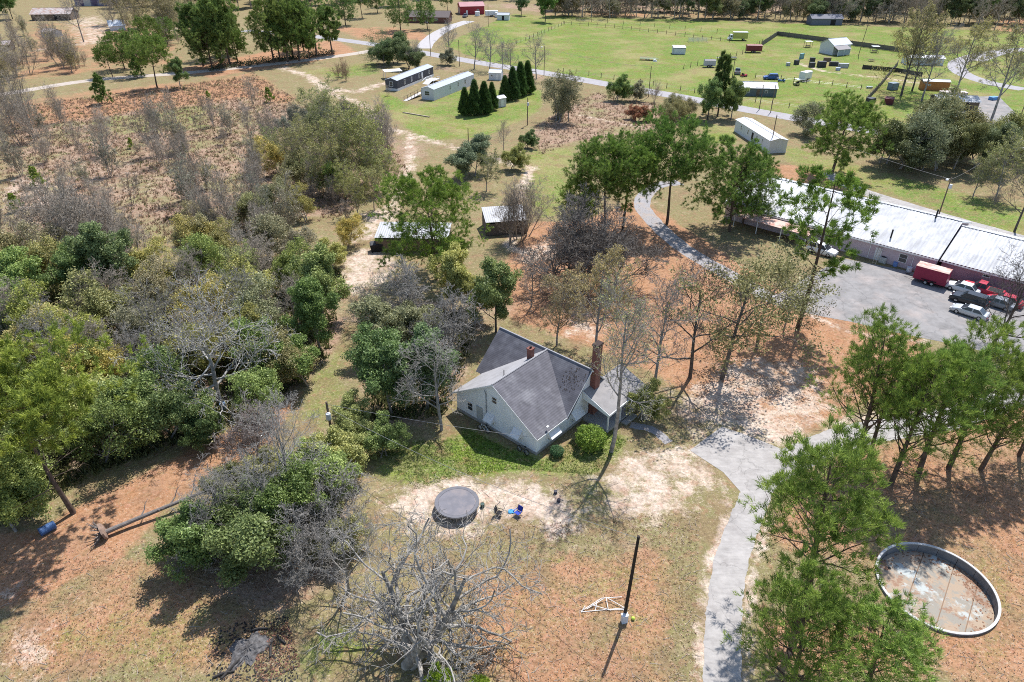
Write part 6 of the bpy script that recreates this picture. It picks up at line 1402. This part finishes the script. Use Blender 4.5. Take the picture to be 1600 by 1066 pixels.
atv('blue quad bike by the post fence', at(1221, 128), R(170), mat('quad_blue', (.06, .16, .3), .5), name='quad_bike', cat='quad bike')
car('blue car parked along the post fence', at(1204, 124), R(175), p_blue, 'suv', 'yard vehicles')
car('grey pickup standing beyond the pole by the dark tree pair', at(1152, 115), R(75), p_grey, 'pickup', 'yard vehicles')
# grey roofed roadside shed
rs = gable('roadside_shed', 'dark walled shed with grey roof beside the road', 'shed', at(1181, 147), R(-8), 11, 6.2, 2.4, 3.5, mat('blue_grey_boards', (.13, .16, .17), .8, .15, 2.), ribbed('shed_grey_roof', (.40, .43, .48), (.3, .3, .33), .6), [('S', -3, 1.4, .9, .8), ('S', 2.4, 1.4, .9, .8)], [('S', 0, 1.0, 1.9, m_wood)], .35)
MB().slab([(-.9, -3.2, 2.62), (3.2, -3.2, 2.62), (3.2, -.4, 3.6), (-.9, -.4, 3.6)], .05).build('roof_patch', mat('white_patch', (.75, .73, .70), .6), rs)
# yard cottage
yc = gable('yard_cottage', 'white cottage with a grey shed roofed porch in the fenced yard', 'cottage', at(1303, 83), R(24), 9.0, 7.0, 3.6, 5.4, m_hwhite, ribbed('cottage_roof', (.56, .58, .62), (.48, .5, .53), .4), [('E', 1.6, 1.9, .9, 1.1), ('S', 2.2, 1.9, .9, 1.1)], [('E', -1.2, .95, 2.0, m_trim)], .35)
MB().slab([(-5.0, -6.4, 2.4), (2.0, -6.4, 2.4), (2.0, -3.7, 3.5), (-5.0, -3.7, 3.5)], .07).build('porch_roof', mat('porch_tin', (.27, .25, .25), .7, .1), yc)
for x in (-4.6, -1.5, 1.6): MB().box((x, -6.2, 1.2), (.12, .12, 2.4)).build('porch_post', m_trim, yc)
MB().box((-1.5, -6.1, 1.2), (6.4, .06, 2.0)).build('porch_screen', mat('screen_blue', (.33, .37, .42), .7), yc)
def picnic(label, loc, rz, m, roof=False):
    o = thing('picnic_table', label, 'table', loc, rz, 'yard tables'); MB().box((0, 0, .75), (2.0, .9, .07)).build('table_top', m, o)
    for s in (-1, 1): MB().box((0, s * .85, .45), (2.0, .3, .06)).build('bench', m, o)
    for x in (-.75, .75): MB().tube([(x, -.7, 0), (x, -.2, .73)], .05, 4).build('leg', m, o); MB().tube([(x, .7, 0), (x, .2, .73)], .05, 4).build('leg', m, o)
    if roof:
        MB().box((0, 0, 2.3), (2.8, 2.2, .1)).build('canopy', mat('canopy_white', (.7, .72, .72), .6), o)
        for x in (-1.3, 1.3):
            for y in (-1, 1): MB().box((x, y, 1.15), (.1, .1, 2.3)).build('canopy_post', m_wood, o)
    return o
picnic('picnic table under a pale canopy beside the privacy fence', at(1262, 74), R(5), m_wood, True); picnic('covered picnic table at the privacy fence right of the cottage', at(1366, 82), R(-6), m_wood, True)
picnic('dark wooden picnic table on the yard grass right of the cottage', at(1361, 96), R(8), m_wood)
def crate(label, loc, rz, d, m, top=None, name='storage_box', group='yard clutter'):
    o = thing(name, label, 'box', loc, rz, group); MB().box((0, 0, d[2] / 2), d).build('body', m, o); MB().box((0, 0, d[2] + .05), (d[0] + .1, d[1] + .1, .1)).build('lid', top or m, o)
    for x in (-d[0] / 2 + .1, d[0] / 2 - .1): MB().box((x, -d[1] / 2 - .03, d[2] / 2), (.1, .06, d[2] * .96)).build('batten', m_wood, o)
    return o
m_blk = mat('charcoal_plastic', (.045, .047, .055), .6); m_teal = mat('teal_plastic', (.16, .33, .36), .6)
for u, v, rz, d, m, lab in [(1231, 103, 10, (1.2, 1, 1), m_grey_metal, 'small grey box at the left end of the yard clutter row'), (1244, 101, 30, (1.6, 1.2, 1.5), m_blk, 'dark box below the teal panel in the yard clutter'), (1252, 92, 40, (2.6, .5, 1.8), m_teal, 'teal upright panel left of the yard cottage'), (1268, 105, 10, (1.8, 1.4, 1.5), m_blk, 'round shouldered dark box in the clutter before the cottage'), (1269, 96, 0, (1.8, 1.0, 1.2), m_blk, 'dark cabinet close below the cottage porch'), (1283, 105, 6, (2.8, 1.6, 1.9), m_blk, 'biggest black box in the clutter before the cottage'), (1292, 96, -8, (2.6, 1.0, 1.2), m_wood, 'brown chest behind the biggest black box'), (1302, 103, -8, (3.0, 1.2, 1.3), m_blk, 'long black box right of the biggest one'), (1317, 106, -8, (3.4, 1.3, 1.4), m_grey_metal, 'grey slatted box at the right end of the clutter row'), (1309, 110, 0, (1.4, .9, .8), mat('pale_blue', (.45, .52, .68), .6), 'pale blue small box in front of the clutter row')]:
    crate(lab, at(u, v), R(rz), d, m)
for u, v, rz, d, m, lab in [(1394, 140, 20, (2.6, 2.0, 2.0), mat('slate_tarp', (.2, .25, .3), .7), 'slate covered crate right of the slanting plank fence'), (1388, 162, 60, (3.4, 2.4, 1.6), mat('dark_red_crate', (.12, .03, .035), .7), 'dark red crate below the budding yard trees'), (1360, 160, 30, (2.4, 1.6, 1.2), m_blk, 'black crate at the foot of the slanting plank fence'), (1358, 138, 0, (1.8, .7, .5), mat('pale_tank', (.5, .55, .55), .5), 'pale low tank on the grass by the slanting fence')]:
    crate(lab, at(u, v), R(rz), d, m)
gable('patched_shed', 'shed with a patched silvery roof under the yard trees', 'shed', at(1488, 168), R(-8), 11.0, 6.5, 2.4, 3.3, m_wood, mat('patched_roof', (.52, .52, .52), .6, .2, 1.5, stain=(.22, .2, .2), stain_amt=.8, stain_scale=1.2), [], [('S', 2, 2.0, 1.9, m_dark)], .4)
gable('old_camper', 'old camper with white top and rusty orange end in the yard', 'camper', at(1458, 140), R(-10), 8.0, 3.0, 2.6, 3.0, mat('rusty_orange', (.4, .17, .06), .8, .2), MATS['bright_white_roof'], [('S', -2, 1.6, .8, .6)], [], .1)
gable('yard_outbuilding', 'low pale roofed outbuilding beyond the yellow green tree', 'shed', at(1440, 100), R(-8), 13.0, 5.0, 2.4, 3.0, m_hwhite, MATS['bright_white_roof'], [('S', 1, 1.4, .9, .8)], [], .3)
crate('pink white flat box behind the patched shed', at(1488, 150), R(-5), (7.5, 2.4, 1.2), mat('pinkish_white', (.62, .52, .52), .7)); crate('blue tarp covered heap at the right of the yard apron', at(1551, 156), R(20), (2.2, 1.4, .8), mat('tarp_blue', (.12, .3, .6), .6))
gable('edge_shed', 'grey flat roofed shed at the right edge by the thicket', 'shed', at(1604, 246), R(-10), 9, 4.5, 2.4, 2.7, m_wood, m_corr, [], [], .3)
# top left farm buildings
m_rust = ribbed('rusty_tin', (.50, .43, .40), (.34, .16, .09), .85, ('X', .5, .3))
gable('rusty_barn', 'long barn with a rusty tin roof at the top left', 'barn', at(88, 30), R(6), 19, 10, 3.0, 5.2, m_wood, m_rust, [('S', -4, 1.6, 1.2, 1.0)], [('S', 3, 3.0, 2.6, m_dark)], .5)
gable('old_shed', 'small rusty roofed shed below the long barn', 'shed', at(82, 57), R(-22), 7.0, 5, 2.2, 3.2, m_grey_metal, m_rust, [], [('S', -1, 1.2, 1.9, m_wood)], .3)
gable('old_shed', 'grey roofed shed at the left edge of the picture', 'shed', at(4, 78), R(10), 8.0, 5, 2.2, 3.3, m_wood, m_rust, [], [('S', 1, 1.2, 1.9, m_dark)], .3)
gable('blue_barn', 'barn with blue and red tin walls at the top edge', 'barn', at(160, 8), R(3), 26, 10, 4.2, 6.5, mat('faded_blue_tin', (.10, .08, .16), .6, .3, .5, stain=(.3, .33, .45), stain_amt=.9, stain_scale=.15), m_rust, [('S', 6, 2., 1.6, 1.4)], [('S', -6, 4.0, 3.6, m_grey_metal)], .4)
gable('tin_hut', 'white peaked tin hut behind the lane pine cluster', 'hut', at(184, 46), R(30), 6.5, 6.5, 2.0, 4.0, m_hwhite, ribbed('pale_tin', (.62, .66, .70), (.5, .5, .5), .4), [], [('S', 0, 1.0, 1.9, m_trim)], .4)
gable('brown_house', 'brown brick house with a dark roof behind the road pines', 'house', at(670, 34), R(-6), 22, 10, 2.8, 5.0, mat('brown_brick', (.17, .085, .07), .9, .15), mat('brown_roof', (.14, .115, .11), .95, .15), [('S', -6, 1.6, 1.6, 1.2), ('S', 5, 1.6, 1.6, 1.2)], [('S', 0, 1.0, 2.0, m_trim)], .5)
rb = gable('red_barn', 'red metal barn with a dull red roof at the top', 'barn', at(736, 21), R(12), 13, 10, 4.0, 5.6, mat('barn_red', (.33, .035, .045), .6, .1, wave=('X', 2.4, .15)), ribbed('red_roof', (.40, .18, .19), (.3, .13, .13), .5), [('S', 3, 2.0, 1.2, 1.0)], [('W', 0, 3.4, 3.0, m_grey_metal), ('S', -3, 1.0, 2.0, m_trim)], .3)
car('grey pickup parked before the red barn', at(727, 27), R(80), p_grey, 'pickup', 'far parked vehicles')
for u, v, r_, lab in [(746, 25, 1.3, 'white tank right of the red barn'), (777, 27, 1.2, 'pale tank beside the far white trailer')]: barrel(lab, at(u, v), p_white, r_, 2.2, name='water_tank', cat='tank')
trailer('white camper trailer far right of the red barn', at(768, 26), R(10), 6.5, 2.4, 2.3, p_white, p_white); gable('small_barn', 'pale shed right of the far white camper', 'shed', at(787, 31), R(-8), 6, 4.5, 2.4, 3.2, m_hwhite, m_homegrey, [], [('S', 0, 1.2, 2.0, m_dark)], .2)
gable('wood_edge_shed', 'grey blue shed at the edge of the far woods', 'shed', at(1287, 38), R(0), 15, 7, 3.0, 4.4, mat('slate_walls', (.14, .15, .2), .8), mat('slate_roof', (.17, .17, .2), .8), [], [('S', 3, 2.4, 2.3, m_dark)], .4)
# ------------------------------------------------------------------ ground cover that nobody could count
def tufts(name, label, polys, n, size, hgt, tint, seed, cat='grass'):
    rng = np.random.default_rng(seed); P = []
    for poly, share in polys:
        q = [(p.x, p.y) for p in (at(*x) for x in poly)]; A = np.array(q); k = int(n * share); got = 0
        while got < k:
            c = rng.uniform(A.min(0), A.max(0), (k * 3, 2)); m = np.zeros(len(c), bool)
            for i in range(len(q)):
                (x1, y1), (x2, y2) = q[i], q[i - 1]
                if y1 == y2: continue
                m ^= ((y1 > c[:, 1]) != (y2 > c[:, 1])) & (c[:, 0] < (x2 - x1) * (c[:, 1] - y1) / (y2 - y1) + x1)
            m &= np.hypot(c[:, 0] - POOL[0], c[:, 1] - POOL[1]) > 5.0
            c = c[m][:k - got]; P.append(c); got += len(c)
    c = np.concatenate(P); N = len(c); per = 5; c = np.repeat(c, per, 0); M = len(c)
    b0 = np.concatenate([c + rng.normal(size=(M, 2)) * size * .5, np.zeros((M, 1))], 1); d = rng.normal(size=(M, 3)) * .5; d[:, 2] = 1; d /= np.linalg.norm(d, axis=1, keepdims=True)
    s = np.cross(d, rng.normal(size=(M, 3))); s /= np.linalg.norm(s, axis=1, keepdims=True); h = hgt * rng.uniform(.4, 1.3, (M, 1))
    V = np.stack([b0 - s * size * .22, b0 + s * size * .22, b0 + d * h], 1).reshape(-1, 3)
    me = bpy.data.meshes.new(name); fill(me, V, np.arange(M * 3).reshape(-1, 3)); me.materials.append(LEAF); tone_attr(me, rng.uniform(0, 1, M), 3)
    o = tag(link(name, me), label, cat, kind='stuff'); o.color = (*tint, 1); return o
field = [(0, 170), (400, 118), (470, 160), (600, 210), (640, 270), (540, 340), (400, 360), (250, 380), (0, 440)]
tufts('dry_brush', 'dry brown brush covering the field at the left', [(field, .8), ([(830, 200), (930, 145), (1050, 168), (1010, 215), (890, 222), (845, 245)], .08)], 15000, .36, .6, (.215, .155, .10), 1, 'brush')
tufts('weeds', 'low green weeds among the left brush', [(field, .6), ([(0, 430), (540, 430), (500, 580), (200, 690), (0, 760)], .4)], 2600, .5, .6, (.10, .11, .04), 2, 'weeds')
tufts('undergrowth', 'shaded leafy undergrowth of the left woods', [([(0, 430), (540, 420), (510, 560), (440, 620), (300, 690), (150, 740), (0, 830)], .8), ([(560, 500), (740, 480), (730, 560), (690, 650), (580, 660)], .2)], 9000, .55, .8, (.08, .09, .035), 3, 'undergrowth')
tufts('lawn_grass', 'green grass tufts on the house lawn', [([(720, 665), (800, 705), (850, 720), (935, 660), (980, 690), (930, 742), (800, 734), (730, 745)], .7), ([(580, 695), (715, 685), (735, 740), (650, 765)], .3)], 9000, .07, .11, (.07, .12, .02), 4)
tufts('dry_grass', 'dry tan grass and litter on the near ground', [([(0, 880), (420, 860), (420, 1100), (0, 1100)], .3), ([(690, 830), (1090, 800), (1085, 1100), (690, 1100)], .4), ([(1380, 720), (1600, 680), (1600, 1100), (1180, 1100), (1200, 800)], .3)], 9000, .12, .12, (.24, .18, .10), 5)

def thicket_mass(name, label, polys, n, hmax, size, tint, seed):
    rng = np.random.default_rng(seed); P = []
    for poly in polys:
        q = [(p.x, p.y) for p in (at(*x) for x in poly)]; A = np.array(q); c = rng.uniform(A.min(0), A.max(0), (n * 4, 2)); m = np.zeros(len(c), bool)
        for i in range(len(q)):
            (x1, y1), (x2, y2) = q[i], q[i - 1]
            if y1 != y2: m ^= ((y1 > c[:, 1]) != (y2 > c[:, 1])) & (c[:, 0] < (x2 - x1) * (c[:, 1] - y1) / (y2 - y1) + x1)
        P.append(c[m][:n])
    c = np.concatenate(P); z = rng.uniform(0, 1, len(c)) ** 1.5 * hmax * (.5 + .5 * np.sin(c[:, 0] * .21) * np.sin(c[:, 1] * .17 + 1))
    me = leaves(rng, np.column_stack([c, np.abs(z) + .3]), .9, 7, size); me.name = name
    o = tag(link(name, me), label, 'undergrowth', kind='stuff'); o.color = (*tint, 1)
thicket_mass('wood_undergrowth', 'grey green undergrowth filling the far woods', [[(868, 22), (1000, 26), (1300, 32), (1640, 40), (1680, -10), (850, -14)]], 4500, 5.0, .38, (.07, .068, .045), 21)
thicket_mass('lane_undergrowth', 'undergrowth beneath the grove pines above the lane', [[(325, 106), (520, 80), (525, 84), (330, 112)]], 500, 1.5, .3, (.06, .065, .035), 22)

tg = MB(); rq = np.random.default_rng(31)
for poly, n in (([(690, 830), (1090, 800), (1085, 1090), (690, 1090)], 170), ([(1010, 590), (1320, 560), (1320, 690), (1000, 700)], 150), ([(0, 860), (420, 850), (420, 1080), (0, 1080)], 170), ([(1380, 720), (1640, 660), (1640, 1090), (1400, 1090)], 190), ([(560, 740), (900, 740), (900, 850), (600, 850)], 120)):
    q = [(p.x, p.y) for p in (at(*x) for x in poly)]; A = np.array(q); k = 0
    while k < n:
        x, y = rq.uniform(A.min(0), A.max(0))
        if not inpoly(x, y, q) or math.hypot(x - POOL[0], y - POOL[1]) < 6: continue
        k += 1; a = rq.uniform(0, 6.28); L = rq.uniform(.25, 1.2); b2 = a + rq.normal() * .4
        tg.tube([(x, y, .03), (x + math.cos(a) * L * .5, y + math.sin(a) * L * .5, .05), (x + math.cos(a) * L * .5 + math.cos(b2) * L * .5, y + math.sin(a) * L * .5 + math.sin(b2) * L * .5, .03)], [.02, .018, .008], 3, False)
tag(tg.build('fallen_twigs', mat('twig_grey', (.34, .29, .24), .95, .3, 2)), 'fallen grey twigs scattered over the near ground', 'twigs', kind='stuff')

def litter(name, label, polys, n, size, tint, seed):
    """fallen leaves lying flat: crisp flecks on the ground"""
    rng = np.random.default_rng(seed); P = []
    for poly, share in polys:
        q = [(p.x, p.y) for p in (at(*x) for x in poly)]; A = np.array(q); c = rng.uniform(A.min(0), A.max(0), (int(n * share) * 4, 2)); m = np.zeros(len(c), bool)
        for i in range(len(q)):
            (x1, y1), (x2, y2) = q[i], q[i - 1]
            if y1 != y2: m ^= ((y1 > c[:, 1]) != (y2 > c[:, 1])) & (c[:, 0] < (x2 - x1) * (c[:, 1] - y1) / (y2 - y1) + x1)
        m &= np.hypot(c[:, 0] - POOL[0], c[:, 1] - POOL[1]) > 5.0
        P.append(c[m][:int(n * share)])
    c = np.concatenate(P); N = len(c); a = rng.uniform(0, 6.28, (N, 1)); s = size * rng.uniform(.5, 1.6, (N, 1)); z = rng.uniform(.02, .05, N)
    d = np.concatenate([np.cos(a), np.sin(a)], 1); e = np.concatenate([-np.sin(a), np.cos(a)], 1) * .55
    V = np.stack([np.column_stack([c - d * s, z]), np.column_stack([c - e * s, z + .02 * rng.uniform(0, 1, N)]), np.column_stack([c + d * s, z]), np.column_stack([c + e * s, z + .03 * rng.uniform(0, 1, N)])], 1).reshape(-1, 3)
    me = bpy.data.meshes.new(name); fill(me, V, np.arange(N * 4).reshape(-1, 4)); me.materials.append(LEAF); tone_attr(me, rng.uniform(0, 1, N) ** 1.3, 4)
    o = tag(link(name, me), label, 'leaf litter', kind='stuff'); o.color = (*tint, 1)
yard = [([(0, 850), (430, 840), (430, 1100), (-60, 1100)], .2), ([(690, 830), (1095, 800), (1085, 1100), (690, 1100)], .22), ([(1380, 700), (1640, 640), (1660, 1100), (1180, 1100), (1200, 800)], .25), ([(840, 360), (1000, 320), (1270, 490), (1330, 650), (1040, 700), (800, 520)], .33)]
litter('leaf_litter', 'brown and tan fallen leaves over the yard', yard, 15000, .055, (.19, .115, .07), 61)
litter('bleached_litter', 'bleached pale leaves and chips over the yard', yard, 5000, .05, (.20, .155, .11), 62)

litter('rusty_leaves', 'rust brown dead leaves heaped beside the ash heap', [([(395, 985), (450, 970), (470, 1040), (400, 1075)], 1.0)], 900, .08, (.13, .07, .042), 63)
litter('ash_debris', 'charred flakes strewn round the ash heap', [([(330, 980), (450, 960), (470, 1080), (320, 1080)], 1.0)], 900, .09, (.03, .028, .028), 64)
